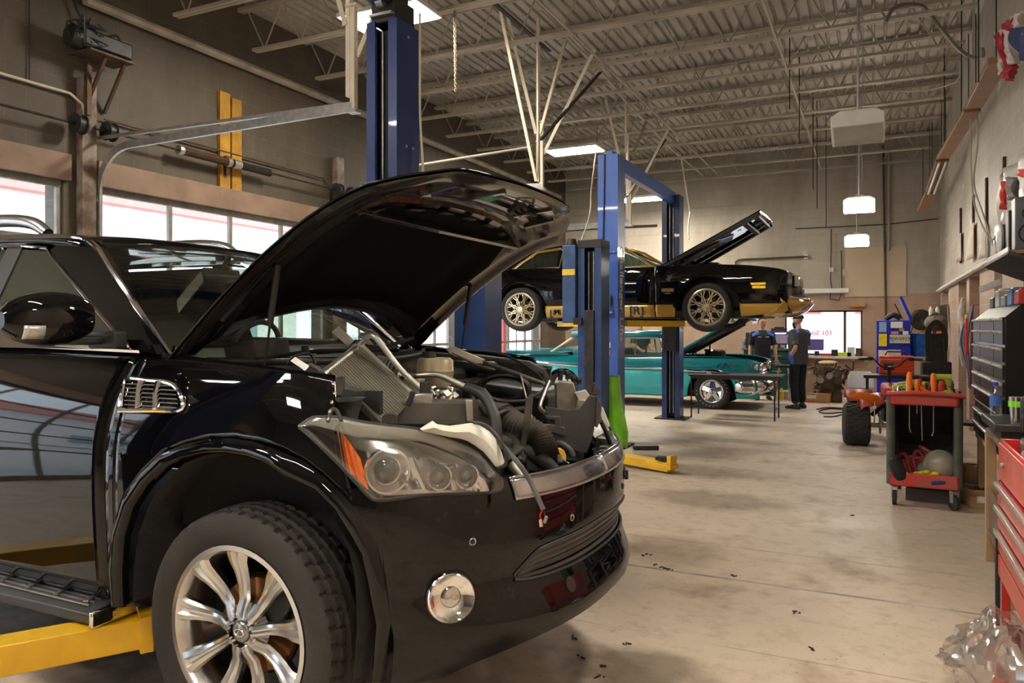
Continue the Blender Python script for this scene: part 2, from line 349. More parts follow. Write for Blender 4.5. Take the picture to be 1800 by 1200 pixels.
# back wall with the office-side window
wa = at(1379, 546, Y=YB); wb = at(1516, 626, Y=YB); x0, x1, z0, z1 = wa.x, wb.x, wb.z, wa.z
m = MB(); T = .24
m.box(((XL + x0) / 2 - .15, YB + T / 2, ZC / 2), (x0 - XL + .3, T, ZC + .4)); m.box(((XR + .3 + x1) / 2, YB + T / 2, ZC / 2), (XR + .3 - x1, T, ZC + .4))
m.box(((x0 + x1) / 2, YB + T / 2, z0 / 2), (x1 - x0, T, z0)); m.box(((x0 + x1) / 2, YB + T / 2, (z1 + ZC + .2) / 2), (x1 - x0, T, ZC + .2 - z1))
struct(m.build('wall_back', wall_bk, smooth=0))
f = MB(); xm = lerp(x0, x1, .78)
for (a, b, c, d) in ((x0, x1, z0, z0 + .05), (x0, x1, z1 - .04, z1), (x0, x0 + .04, z0, z1), (x1 - .04, x1, z0, z1), (xm - .03, xm + .03, z0, z1)): f.box(((a + b) / 2, YB + .12, (c + d) / 2), (b - a, .06, d - c))
wfr = struct(f.build('window_1', mat('dark window frame', (.12, .07, .05), .5), bevel=.003))
MB().box(((x0 + x1) / 2, YB + .13, (z0 + z1) / 2), (x1 - x0, .006, z1 - z0)).build('glass_pane', window_glass('shop window glass', (.95, .97, 1), .02), wfr)
struct(MB().box(((x0 + x1) / 2, YB - .07, z0 - .03), (x1 - x0 + .2, .16, .06)).build('window_sill', mat('worn sill paint', (.62, .57, .50), .6, 0, .2, 6, .2, 30), bevel=.004))
red_letter = mat('red window lettering', (.75, .02, .02), .5)
text('101 South M', 'window_lettering', red_letter, wfr, (at(1429, 580, Y=YB).x, YB + .155, lerp(z0, z1, .50)), .16, (-1, 0, 0), (0, 0, 1), .002, True)
# right wall: upper face flush, lower part with pilasters and boarded recesses
m = MB(); m.box((XR + .3, (YF + YB) / 2, (2.3 + ZC + .1) / 2), (.6, YB - YF + .6, ZC + .1 - 2.3)); m.box((XR + .42, (YF + YB) / 2, 1.15), (.36, YB - YF + .6, 2.301))
def yr(px): return at(px, 575, X=XR).y
segs = [(1653, 1656), (1667, 1685), (1699, 1704), (1722, 1748), (1762, 1800)]
for a, b in segs:
    ya, yb = yr(b), yr(a); ya = YF if b == 1800 else ya
    m.box((XR + .12, (ya + yb) / 2, 1.15), (.24, yb - ya, 2.3))
struct(m.build('wall_right', wall_r, smooth=0))
b = MB(); b.box((XR + .2, (YF + YB) / 2, 1.15), (.06, YB - YF, 2.3)); struct(b.build('trim_7', mat('recess boards', (.34, .20, .13), .6, 0, .25, 3, .1, 30)))
struct(MB().box(((XL + XR) / 2, YF - .15, ZC / 2), (XR - XL + 1, .3, ZC + .4)).build('wall_front', block_mat('front block wall', 'y', (.16, .14, .11), (.17, .12, .09), 2.3, .7)))
# ---- roof joists, each its own open-web truss
def joist(name, y):
    m = MB(); zt, zb = ZC - .06, ZC - .62
    for z, hh in ((zt, .05), (zb, .035)):
        for dy in (-.028, .028): m.box(((XL + XR) / 2 if z == zt else (XL + XR) / 2, y + dy, z), (XR - XL if z == zt else XR - XL - .5, .042, hh))
    x = XL + .12; up = True; st = .30
    while x + st < XR - .05:
        a = V((x, y, zt if up else zb)); b = V((x + st, y, zb if up else zt)); m.tube([a, b], .010, 5, caps=False); x += st; up = not up
    return m.build(name, joist_mat, smooth=0)
for k, y in enumerate([18.35 - 1.22 * i for i in range(21)]):
    if y < -4: break
    if k == 0: j0 = joist('roof_joist', y); tag(j0, 'cream open-web steel roof joist closest to the back wall', 'joist', 'open-web roof joists'); jl = j0
    else:
        j = j0.copy(); COL.objects.link(j); j.location.y = y - 18.35
        nth = ['', 'second', 'third', 'fourth', 'fifth', 'sixth', 'seventh', 'eighth', 'ninth', 'tenth', 'eleventh', 'twelfth', 'thirteenth', 'fourteenth', 'fifteenth', 'sixteenth', 'seventeenth', 'eighteenth', 'nineteenth'][k]
        j['label'] = 'cream open-web steel roof joist under the deck, %s counting forward from the back wall' % nth; j['group'] = 'open-web roof joists'; j['category'] = 'joist'
# ---- pipes: conduit line high on the left wall, roof bridging rods, angle bars
def pipe(name, pts, r, m, label, cat, smooth=0, seg=8, group=None): return tag(MB().tube(pts, r, seg, smooth=smooth).build(name, m), label, cat, group)
pipe('wall_pipe', [at(150, 0, X=XL + .08), at(640, 201, X=XL + .08), at(985, 346, X=XL + .08)], .055, mat('grimy pipe paint', (.36, .31, .25), .5, 0, .3, 3), 'long beige pipe running high along the dark left block wall', 'pipe')
def conduit(p, r=.02): return p
pipe('steel_bridging', [(-3.3, 17.7, 5.1), (-3.3, 2, 5.1)], .016, joist_mat, 'thin cream bridging rod crossing the roof joists above the second lift', 'rod')
pipe('steel_bridging', [(-1.1, 18.2, 5.1), (-1.1, 2, 5.1)], .016, joist_mat, 'thin cream bridging rod crossing the roof joists above the open aisle', 'rod')
# outside: paving, pale building with red fascia, red posts
struct(MB().box((-22, 5, -.15), (28.4, 60, .1)).build('ground', mat('pale outdoor concrete', (.50, .48, .45), .8, 0, .1, 2)))
struct(MB().box((0, 28, -.15), (16, 17.4, .1)).build('ground', MATS['pale outdoor concrete']))
bd = thing('shop_building', (-24, 5, 0), 'pale building with a red fascia seen through the garage door glass', 'building')
m = MB(); m.box((-25, 5, 2.9), (2, 44, 5.8)); m.build('wall', mat('pale render', (.75, .74, .72), .7), bd)
m = MB(); m.box((-24.7, 5, 6.45), (2.4, 44.4, 1.3)); m.build('fascia', mat('overexposed red fascia', (.62, .26, .22), .5), bd)  # red paled to pink in the colour to stand for overexposure
m = MB()
for k in range(7): m.box((-23.97, -14 + k * 6.2, 1.6), (.06, 2.6, 1.6))
m.build('window', mat('far window glass', (.25, .32, .36), .1), bd)
b2 = thing('brick_building', (-3, 34, 0), 'sunlit red and white building seen through the back window', 'building')
MB().box((-3, 35, 2), (26, 2, 4)).build('wall', mat('white render', (.8, .78, .76), .7), b2)
m = MB()
for k in range(9): m.box((-14 + k * 2.8, 33.96, 2.6), (1.5, .1, 1.0))
m.build('window', mat('red shutters', (.55, .12, .08), .5), b2)
# sunlight reaching the yards through thin cloud
sd = bpy.data.lights.new('sun', 'SUN'); sd.energy = 1.6; sd.angle = R(12); sd.color = (1, .96, .9); so = bpy.data.objects.new('sun', sd); COL.objects.link(so); so.rotation_euler = (R(22), R(18), 0)
# ---- lamps
def led_panel(p, label, first=None):
    if first: return dup(first, p, 0, label)
    t = thing('ceiling_light', p, label, 'ceiling light', 'flat panel lights over the lifts')
    MB().box((p[0], p[1], p[2] + .035), (1.06, .54, .05)).build('housing', mat('white light housing', (.7, .68, .62), .5), t, bevel=.006)
    MB().box((p[0], p[1], p[2] + .004), (1.0, .48, .012)).build('diffuser', lamp_e, t)
    m = MB()
    for sx in (-.45, .45): m.tube([(p[0] + sx, p[1], p[2] + .06), (p[0] + sx, p[1], ZC - .3)], .004, 5)
    m.build('hanger', dark_steel, t)
    return t
pz = 5.0
L1 = led_panel(at(684, 33, Z=pz), 'flat lit light panel glowing behind the top of the tall blue lift column')
led_panel(at(1010, 266, Z=4.9), 'flat lit light panel under the joists left of the second blue lift', L1)
led_panel(at(1131, 351, Z=4.5), 'flat lit light panel by the back wall, seen under the blue overhead beam', L1)
led_panel(V((-4.6, -.3, pz)), 'flat lit light panel over the left bay behind the black SUV', L1)
led_panel(V((-4.0, -2.2, pz)), 'flat lit light panel over the left bay, second behind the black SUV', L1)
def long_strip(x, y, z, L, label):
    t = thing('long_strip_light', (x, y, z), label, 'strip light', 'long strip lights over the front bay')
    MB().box((x, y, z + .06), (L, .14, .09)).build('housing', MATS['white light housing'], t, bevel=.006)
    for s in (-.035, .035): MB().tube([(x - L / 2 + .03, y + s, z), (x + L / 2 - .03, y + s, z)], .018, 10).build('tube', mat('lit tube', (1, .93, .80), .5, 0, .02, 3, emit=60), t)
    for s in (-.4, .4): MB().tube([(x + L * s, y, z + .1), (x + L * s, y, ZC)], .004, 5).build('hanger', dark_steel, t)
long_strip(-1.7, .9, 4.7, 2.4, 'long two-tube strip light over the open aisle in front of the SUV')
long_strip(-5.6, -.5, 4.7, 2.4, 'long two-tube strip light over the left bay behind the camera')
def high_bay(d, px, py, lit, label):
    c = at(px, py, d=d); W, D, Hh = .48, .34 if d < 8 else .22, .20
    t = thing('hanging_light', c, label, 'hanging light', 'box lights hanging along the right side')
    m = MB(); x, y, z = c; k = math.sin(R(-12))
    poly = [(-W / 2, -.06), (W / 2, -.06), (W / 2, .06), (W / 2 - .08, .12), (-W / 2 + .08, .12), (-W / 2, .06)]
    m.prism(poly, (x, y + D / 2, z), (1, 0, 0), (0, 0, 1), D)
    m.build('housing', white_plastic, t, bevel=.008)
    MB().box((x, y, z + .15), (.12, .12, .08)).build('junction_box', white_plastic, t, bevel=.004)
    e = MB(); e.box((x, y, z - .066), (W * .90, D * .88, .012)); 
    e.box((x, y - D / 2 - .004, z - .005), (W * .88, .012, .08)) if lit else None
    e.build('diffuser', lamp_e if lit else mat('unlit diffuser', (.40, .39, .36), .2), t)
    q = MB(); q.tube([(x, y, z + .18), (x, y, ZC)], .012, 6); q.tube([(x + .03, y, z + .18), (x + .05, y + .02, z + .7), (x + .01, y, z + 1.1)], .006, 5, smooth=4)
    q = q.build('stem', steel, t); t.rotation_euler.x = R(-24); q.rotation_euler.x = R(24)
    return t
high_bay(7.5, 1508, 228, False, 'unlit white box light hanging closest on its rod from the joists')
high_bay(12.3, 1510, 362, True, 'lit white box light hanging in the middle of the row along the right')
high_bay(15.7, 1506, 424, True, 'small lit box light hanging farthest, just before the back wall')
high_bay(3.0, 1520, -150, True, 'lit white box light hanging over the aisle beside the camera')
for x, y in ((.1, .0),):
    t = high_bay(3.0, 1520, -150, True, 'lit white box light over the aisle behind the camera'); t.location = (x, y, 3.6)
# ================================================================== black SUV with its hood up
TM = Matrix.Translation((-1.96, 2.9, .1))
truck = thing('suv', (-1.96, 2.9, .1), 'large black SUV at the front with raised hood and stripped-down nose', 'car')
HWf = curve([(.2, .93), (.35, .965), (.6, .99), (.85, 1.0), (1.0, .995), (1.12, .97), (1.22, .93), (1.32, .87), (1.4, .80)])
XNf = curve([(.12, .80), (.2, .88), (.32, .98), (.45, 1.015), (.52, .99), (.6, .96), (.72, .985), (.85, .98), (.93, .95), (1.0, .90), (1.12, .80), (1.3, .62)])
SXC, SLQ, SP = .02, 1.5, 2.35
def S(s, z, off=0):
    """the painted skin in plan: straight flank up to SXC, then a superellipse round the nose to the far side"""
    def q(s, z):
        hw = HWf(z); xn = XNf(z)
        if s <= SXC: return V((s, -hw, z))
        ph = (s - SXC) / SLQ * math.pi / 2; sg = 1
        if ph > math.pi / 2: ph = math.pi - ph; sg = -1
        return V((SXC + (xn - SXC) * max(math.sin(ph), 1e-9) ** (2 / SP), -sg * hw * max(math.cos(ph), 1e-9) ** (2 / SP), z))
    p = q(s, z)
    if off:
        du = q(s + .01, z) - q(s - .01, z); dv = q(s, z + .01) - q(s, z - .01); p = p + du.cross(dv).normalized() * off
    return p
def patch(m, s0, s1, zb, zt, ns, nz, off=0, mirror=False):
    f = lambda g, s: g(s) if callable(g) else g
    rows = []
    for j in range(nz + 1):
        rows.append([S(lerp(s0, s1, i / ns), lerp(f(zb, lerp(s0, s1, i / ns)), f(zt, lerp(s0, s1, i / ns)), j / nz), off) for i in range(ns + 1)])
    if mirror: rows = [[V((p.x, -p.y, p.z)) for p in r][::-1] for r in rows]
    m.grid(rows); return m
AC = [(-.645, .40), (-.64, .54), (-.61, .69), (-.545, .82), (-.454, .92), (-.35, 1.0), (-.25, 1.037), (-.14, 1.063), (-.03, 1.072), (.08, 1.066), (.17, 1.047), (.25, 1.013), (.315, .966), (.38, .90), (.43, .83), (.475, .75), (.50, .66), (.508, .5), (.49, .30)]
def ain(k, q=.925): return (-.06 + (k[0] + .06) * q, .40 + (k[1] - .40) * q if k[1] > .4 else k[1])
arch = curve([(a, b) for a, b in AC if b > .5][:]) if False else None
def archz(s):
    pts = AC[1:17]
    if s <= pts[0][0] or s >= pts[-1][0]: return .5
    for (a, b), (c, d) in zip(pts, pts[1:]):
        if a <= s <= c: return lerp(b, d, (s - a) / (c - a))
belt = curve([(-4.3, 1.40), (-2, 1.375), (-.66, 1.355), (-.1, 1.322), (.42, 1.285)])
sill = .43
for sd in (0, 1):
    M = TM @ Matrix.Scale(-1, 4, (0, 1, 0)) if False else TM
    mir = bool(sd)
    # fender with the lip above the arch
    m = MB(TM)
    cols = []
    patch(m, -.655, -.60, lambda s: max(archz(s), sill), belt, 3, 16, 0, mir)
    patch(m, -.60, .40, archz, belt, 70, 16, 0, mir)
    fe = m.build('front_fender', black_paint, truck, 60, solid=.012)
    m = MB(TM); rows = []
    for q, o in ((1.0, .002), (.985, .022), (.95, .026), (.925, .016), (.915, -.03)):
        rows.append([])
        for k in AC:
            a, b = ain(k, q); p = S(a, max(b, .2), 0); y = -(HWf(max(b, .2)) + o) if a < .25 else p.y - o
            p = V((a if a < .25 else p.x, y if a < .25 else p.y - o, b)); rows[-1].append(V((p.x, -p.y if mir else p.y, p.z)))
    if mir: rows = rows[::-1]
    m.grid(rows); m.build('arch_flare', black_paint, truck, 60)
    m = MB(TM)
    if not mir or True:
        rows = []
        for yy in (.93, .75, .62):
            rows.append([V((-.06 + (a + .06) * .915, yy if mir else -yy, .40 + (b - .40) * .915)) for a, b in AC])
        m.grid(rows if mir else rows[::-1])
        m.prism([(-.06 + (a + .06) * .915, .40 + (b - .40) * .915) for a, b in AC], (0, .62 if mir else -.62, 0), (1, 0, 0), (0, 0, 1), .01)
    m.build('wheel_liner', mat('dusty liner felt', (.035, .034, .034), .9, 0, .3, 12, .5, 80), truck, 60)
    # doors and rear quarter
    zw = lambda s: belt(s)
    for nm, a, b in (('front_door', -1.75, -.665), ('rear_door', -2.66, -1.76)):
        m = MB(TM); patch(m, a, b, sill, belt, 14, 16, 0, mir)
        d = m.build(nm, black_paint, truck, 60, solid=.02)
        h = MB(TM); hx = a + .12; y = -HWf(1.13) - .03; y = -y if mir else y
        h.tube([(hx, y + (.03 if not mir else -.03), 1.13), (hx + .03, y, 1.13), (hx + .19, y, 1.13), (hx + .22, y + (.03 if not mir else -.03), 1.13)], .012, 8, smooth=3); h.build('door_handle', chrome, d)
    m = MB(TM); rarch = lambda s: max(sill, .40 + math.sqrt(max(0, .62 ** 2 - (s + 3.075) ** 2)) if abs(s + 3.075) < .6 else sill)
    patch(m, -4.33, -2.67, rarch, belt, 60, 12, 0, mir); m.build('rear_quarter', black_paint, truck, 60, solid=.012)
    # chrome strip along the window sill
    y = -1 if not mir else 1
    m = MB(TM); m.tube([(x, y * (HWf(belt(x)) + .004), belt(x) + .004) for x in (-4.1, -3, -2, -1.2, -.66)], .009, 6, flat=1.4); m.build('belt_moulding', chrome, truck)
    # running board
    m = MB(TM); m.prism([(.0, .36), (.0, .40), (.13, .385), (.17, .365), (.17, .33), (.1, .31), (0, .33)], (-.70, y * .86, 0), (0, y, 0), (0, 0, 1), 1.75 * (1 if mir else 1))
    if y > 0: pass
    for v in m.v: v.x = -.70 - abs(v.x + .70)
    rb = m.build('running_board', mat('running board plastic', (.05, .05, .052), .4, .2, .2, 10), truck, bevel=.006)
    m = MB(TM)
    for k in range(5): m.box((-1.55, y * (.895 + .026 * k), .3985 - .0028 * k), (1.6, .006, .006))
    for k in range(9): m.box((-.80 - k * .18, y * .945, .397), (.02, .11, .006), (0, 0, 25))
    m.build('tread_strip', steel, rb)
    m = MB(TM); m.box((-.68, y * .95, .355), (.02, .19, .06)); m.build('end_cap', chrome, rb, bevel=.006)
# rear
m = MB(TM); m.prism([(-1, .45), (1, .45), (.97, 1.2), (.86, 1.4), (-.86, 1.4), (-.97, 1.2)], (-4.33, 0, 0), (0, 1, 0), (0, 0, 1), .03); m.build('tailgate', black_paint, truck)
# sill box and floor pan
MB(TM).box((-1.9, 0, .40), (4.4, 1.6, .14)).build('floor_pan', dark_gap, truck)
# ---- greenhouse
far_gl = window_glass('far side glass', (.72, .76, .70), .04)
def gy(z): return lerp(.855, .655, (z - 1.36) / .46)
def side_poly(name, pts, matl, y, off=0, thick=.02, label=None):
    m = MB(TM); vs = [V((a, y * (gy(b) + off), b)) for a, b in pts]; n = len(vs); vs += [v - V((0, y * thick, 0)) for v in vs]
    fs = [tuple(range(n)), tuple(range(n, 2 * n))[::-1]] + [(i, (i + 1) % n, n + (i + 1) % n, n + i) for i in range(n)]
    if y < 0: fs = [f[::-1] for f in fs]
    return m.add(vs, fs).build(name, matl, truck, 30, label=label)
for y in (-1, 1):
    side_poly('a_pillar', [(-.54, 1.345), (-.70, 1.365), (-1.50, 1.81), (-1.42, 1.87), (-1.22, 1.845), (-.98, 1.68)], black_paint, y, .005, .04)
    side_poly('front_window', [(-.70, 1.36), (-1.50, 1.81), (-1.78, 1.825), (-1.78, 1.36)], glass_dark if y < 0 else far_gl, y, -.006, .006)
    side_poly('b_pillar', [(-1.74, 1.36), (-1.74, 1.84), (-1.86, 1.84), (-1.86, 1.36)], black_plastic, y, .0, .03)
    side_poly('rear_window', [(-1.84, 1.36), (-1.84, 1.83), (-2.7, 1.83), (-2.7, 1.36)], glass_dark, y, -.006, .006)
    side_poly('d_pillar', [(-2.68, 1.36), (-2.68, 1.86), (-4.05, 1.83), (-4.33, 1.36)], glass_dark, y, -.002, .03)
    m = MB(TM)
    m.tube([V((a, y * (gy(b) + .008), b)) for a, b in [(-3.9, 1.835), (-2.6, 1.855), (-1.75, 1.845), (-1.53, 1.82), (-1.46, 1.77), (-.72, 1.375)]], .008, 6)
    m.build('window_moulding', chrome, truck)
    m = MB(TM); m.tube([V((a, y * yy, b)) for a, yy, b in [(-.545, .80, 1.335), (-.8, .765, 1.55), (-1.0, .725, 1.70), (-1.2, .68, 1.835), (-1.5, .665, 1.875), (-2.4, .66, 1.895), (-3.9, .66, 1.86)]], .011, 6, smooth=3); m.build('roof_moulding', chrome, truck)
    m = MB(TM); m.tube([(-1.62, y * .60, 1.90), (-1.78, y * .60, 1.965), (-2.2, y * .60, 1.985), (-3.4, y * .60, 1.975), (-3.7, y * .60, 1.90)], [.026, .032, .032, .032, .026], 10, smooth=5); m.build('roof_rail', silver, truck)
rows = []
for i in range(15):
    t = i / 14; x = lerp(-1.12, -4.25, t); zz = curve([(-4.25, 1.84), (-3.4, 1.91), (-2.2, 1.935), (-1.5, 1.915), (-1.12, 1.865)])(x); rw = []
    for j in range(17):
        v = -1 + 2 * j / 16; xx = x - (.12 * abs(v) ** 2 if i == 0 else .1 * abs(v) ** 2 * max(0, 1 - t * 6)); rw.append(V((xx, v * .665, zz - .045 * abs(v) ** 3.5)))
    rows.append(rw)
MB(TM).grid(rows).build('roof', black_paint, truck, 60, solid=.03)
def wsh(u, v):   # windshield, u up, v across
    yb = v * .80; yt = v * .665
    xb = -.285 - .26 * abs(v) ** 2.2; xt = -1.13 - .11 * v * v; zb = 1.315 + .02 * abs(v); zt = 1.862 - .03 * v * v
    return V((lerp(xb, xt, u), lerp(yb, yt, u), lerp(zb, zt, u) + .03 * math.sin(math.pi * u)))
MB(TM).grid([[wsh(i / 10, -1 + 2 * j / 20) for j in range(21)] for i in range(11)]).build('windshield', window_glass('windshield glass', (.76, .82, .75), .05), truck, 60)
MB(TM).grid([[V((-4.33 + .16 * i, (-1 + 2 * j / 4) * (.84 - .17 * i), 1.38 + .46 * i)) for j in range(5)] for i in (0, 1)]).build('rear_glass', glass_dark, truck)
# cabin
m = MB(TM); rows = []
for (x, z) in ((-.62, 1.20), (-.55, 1.30), (-.75, 1.345), (-1.0, 1.35), (-1.15, 1.28), (-1.16, .9)): rows.append([V((x + .08 * (1 - (v / 8 - 1) ** 2), (v / 8 - 1) * .76, z)) for v in range(17)])
m.grid(rows); da = m.build('dashboard', mat('dash vinyl', (.025, .025, .024), .6, 0, .2, 20, .2, 120), truck, 60)
m = MB(TM); c = V((-1.27, .38, 1.30)); ring = [c + V((.06 * math.sin(a), .19 * math.cos(a), .18 * math.sin(a))) for a in [2 * math.pi * k / 28 for k in range(28)]]
m.tube(ring, .016, 8, closed=True); sw = m.build('steering_wheel', black_plastic, truck)
m = MB(TM); m.ball(c, (.03, .07, .06)); [m.bar(c, c + V((.06 * math.sin(a), .19 * math.cos(a), .18 * math.sin(a))), .04, .015, (1, 0, 0)) for a in (0, math.pi, -math.pi / 2)]; m.build('hub', black_plastic, sw)
for y in (-.4, .4):
    m = MB(TM); m.box((-1.75, y, .93), (.52, .5, .16), (0, 8, 0)); m.box((-2.03, y, 1.22), (.13, .48, .62), (0, -14, 0)); m.box((-2.12, y, 1.60), (.1, .26, .17), (0, -10, 0)); m.tube([(-2.10, y - .06, 1.45), (-2.12, y - .06, 1.56)], .008); m.tube([(-2.10, y + .06, 1.45), (-2.12, y + .06, 1.56)], .008)
    m.build('front_seat', mat('grey seat leather', (.16, .15, .135), .5, 0, .15, 8), truck, bevel=.04)
m = MB(TM); m.box((-1.12, 0, 1.72), (.03, .24, .07), (0, -20, 0)); m.tube([(-1.12, 0, 1.74), (-1.08, 0, 1.82)], .01); m.build('rear_view_mirror', black_plastic, truck, bevel=.01)
# ---- door mirrors
for y in (-1, 1):
    m = MB(TM); rows = []
    for i in range(11):
        t = i / 10; yy = lerp(.985, 1.27, t); k = (math.sin(math.pi * min(1, (t * .86 + .12)))) ** .42
        hz = .102 * k; hx = .10 * k; cx = -.80 - .05 * t; cz = 1.487 - .012 * t; rows.append([V((cx + hx * (abs(math.cos(a)) ** .8 * (1 if math.cos(a) > 0 else -.55)), y * yy, cz + hz * abs(math.sin(a)) ** .8 * (1 if math.sin(a) > 0 else -1))) for a in [2 * math.pi * q / 24 for q in range(24)]])
    if y > 0: rows = rows[::-1]
    m.grid(rows, cu=True); m.add(rows[0], [tuple(range(24))]); m.add(rows[-1], [tuple(range(24))[::-1]])
    mi = m.build('door_mirror', black_paint, truck, 50)
    m = MB(TM); m.box((-.83, y * .96, 1.40), (.13, .20, .035)); m.box((-.78, y * .90, 1.40), (.16, .06, .07)); m.build('mirror_arm', black_plastic, mi, bevel=.01)
    m = MB(TM)
    rows = [[V((-.80 + .105 * math.cos(R(a)) * k, y * yy, 1.42 + zz)) for yy in (1.20, 1.23, 1.255, 1.275)] for zz, a, k in ((-.012, 25, .93), (.005, 14, .97), (.022, 4, .99), (.036, 0, .99))]
    m.grid(rows if y > 0 else [r[::-1] for r in rows]); m.build('turn_signal', mat('indicator lens', (.62, .60, .55), .15, .3, .2, 60, coat=1), mi, solid=.004)
# ---- front bumper
bot = curve([(.50, .27), (.66, .29), (.82, .34), (1.1, .385), (1.52, .41)])
hlb = curve([(.38, .998), (.43, .94), (.482, .893), (.58, .90), (.68, .906), (.80, .90), (.93, .895)])
def btop(s):
    s = min(s, 3.04 - s)
    return .93 if s < .44 else (hlb(s) - .006 if s < .955 else .935)
mid = SXC + SLQ
glow = curve([(1.0, .585), (1.06, .576), (1.2, .572), (1.52, .572)]); ghi = curve([(1.0, .60), (1.05, .64), (1.10, .677), (1.2, .688), (1.52, .70)])
m = MB(TM)
for mir in (0, 1):
    patch(m, .30, .44, archz, .93, 8, 6, 0, mir); patch(m, .44, .506, archz, btop, 6, 8, 0, mir)
    patch(m, .506, .955, bot, btop, 30, 34, 0, mir); patch(m, .955, 1.0, bot, .935, 4, 34, 0, mir)
    patch(m, 1.0, mid, ghi, .935, 30, 14, 0, mir); patch(m, 1.0, mid, bot, glow, 30, 12, 0, mir)
# bottom return lip and top shelf
for mir in (0, 1):
    rows = [[S(s, bot(s), -o) + V((0, 0, -.0 - o * .12)) for s in [lerp(.506, mid, i / 30) for i in range(31)]] for o in (0, .10, .30)]
    if mir: rows = [[V((p.x, -p.y, p.z)) for p in r][::-1] for r in rows]
    m.grid(rows[::-1])
bump_o = m.build('front_bumper', black_paint, truck, 60)
# the shelf behind the bumper's top edge where the grille was taken off
m = MB(TM)
for mir in (0, 1):
    rows = [[S(s, .935, -o) + V((0, 0, dz)) for s in [lerp(.96, mid, i / 20) for i in range(21)]] for o, dz in ((0, 0), (.03, .004), (.035, -.02), (.11, -.03))]
    if mir: rows = [[V((p.x, -p.y, p.z)) for p in r][::-1] for r in rows]
    m.grid(rows)
for k in range(26):
    s = lerp(1.02, 2.05, k / 25) + random.uniform(-.01, .01); p = S(s, .92, -.055 - random.random() * .03); m.box(p, (random.uniform(.02, .06), random.uniform(.02, .06), random.uniform(.01, .05)), (0, random.uniform(-20, 20), random.uniform(0, 90)))
m.build('bumper_shelf', dusty_plastic, bump_o, 40)
m = MB(TM)
for mir in (0, 1):
    patch(m, .99, mid, lambda s: .862 + .02 * max(0, (1.06 - s)) / .07 * 0, .93, 26, 5, .010, mir)
    rows = [[S(s, .93, o) + V((0, 0, dz)) for s in [lerp(.99, mid, i / 26) for i in range(27)]] for o, dz in ((.010, 0), (.004, .008), (-.012, .010))]
    if mir: rows = [[V((p.x, -p.y, p.z)) for p in r][::-1] for r in rows]
    m.grid(rows)
m.build('chrome_strip', mat('scratched chrome', (.42, .43, .47), .12, .95, .25, 6), bump_o, 60, solid=.008)
# lower grille
m = MB(TM)
for mir in (0, 1): patch(m, 1.0, mid, lambda s: glow(s) - .01, lambda s: ghi(s) + .01, 20, 3, -.07, mir)
m.build('grille_recess', dark_gap, bump_o, 60)
m = MB(TM)
for q in range(5):
    zf = (q + .5) / 5
    pts = [S(s, lerp(glow(min(s, 3.04 - s)), ghi(min(s, 3.04 - s)), zf), -.012) for s in [lerp(1.01 + .012 * q, 2.03 - .012 * q, i / 40) for i in range(41)]]
    m.tube(pts, .0075, 6, flat=1.5)
gs = m.build('grille_slat', mat('satin black slat', (.06, .06, .062), .35, 0, .2, 9), bump_o); gs['kind'] = 'stuff' if False else gs.get('kind', '') or 'stuff'
del gs['kind']
m = MB(TM); rows = []
pts = [S(s, ghi(min(s, 3.04 - s)), .003) for s in [lerp(1.0, 2.04, i / 40) for i in range(41)]]
m.tube(pts, .005, 5); m.tube([S(s, glow(min(s, 3.04 - s)), .003) for s in [lerp(1.0, 2.04, i / 40) for i in range(41)]], .006, 5); m.build('grille_surround', black_plastic, bump_o)
# fog lamps
refl_f = mat('fog lamp mirror', (.55, .55, .56), .08, 1, .1, 8)
for mir in (0, 1):
    c = S(.735, .568, .012); n = (S(.735, .568, .1) - S(.735, .568, 0)).normalized()
    if mir: c.y *= -1; n.y *= -1
    m = MB(TM); m.lathe([(.083, -.012), (.083, .012), (.074, .020), (.067, .014), (.052, .005), (.034, -.001)], c, n, 40)
    fg = m.build('fog_lamp', chrome, bump_o, 50)
    m = MB(TM); m.lathe([(.001, .006), (.018, .004), (.030, .001), (.036, -.004)], c, n, 32); m.build('lens', refl_f, fg, 50)
for s, z in ((.81, .745), (1.27, .754), (1.75, .754), (2.23, .745)):
    c = S(s, z, .001); n = (S(s, z, .1) - S(s, z, 0)).normalized()
    m = MB(TM); m.lathe([(.014, 0), (.013, .004), (.008, .003), (.007, .005), (.0005, .005)], c, n, 20); sn = m.build('parking_sensor', black_plastic, bump_o)
    m = MB(TM); m.lathe([(.0125, .0045), (.011, .0055), (.009, .0045)], c, n, 20); m.build('sensor_ring', silver, sn)
c = S(1.25, .515, .0); n = (S(1.25, .515, .1) - c).normalized(); MB(TM).lathe([(.028, .002), (.026, .006), (.0005, .004)], c, n, 20).build('tow_hook_cover', mat('dull black cap', (.03, .02, .018), .4), bump_o)
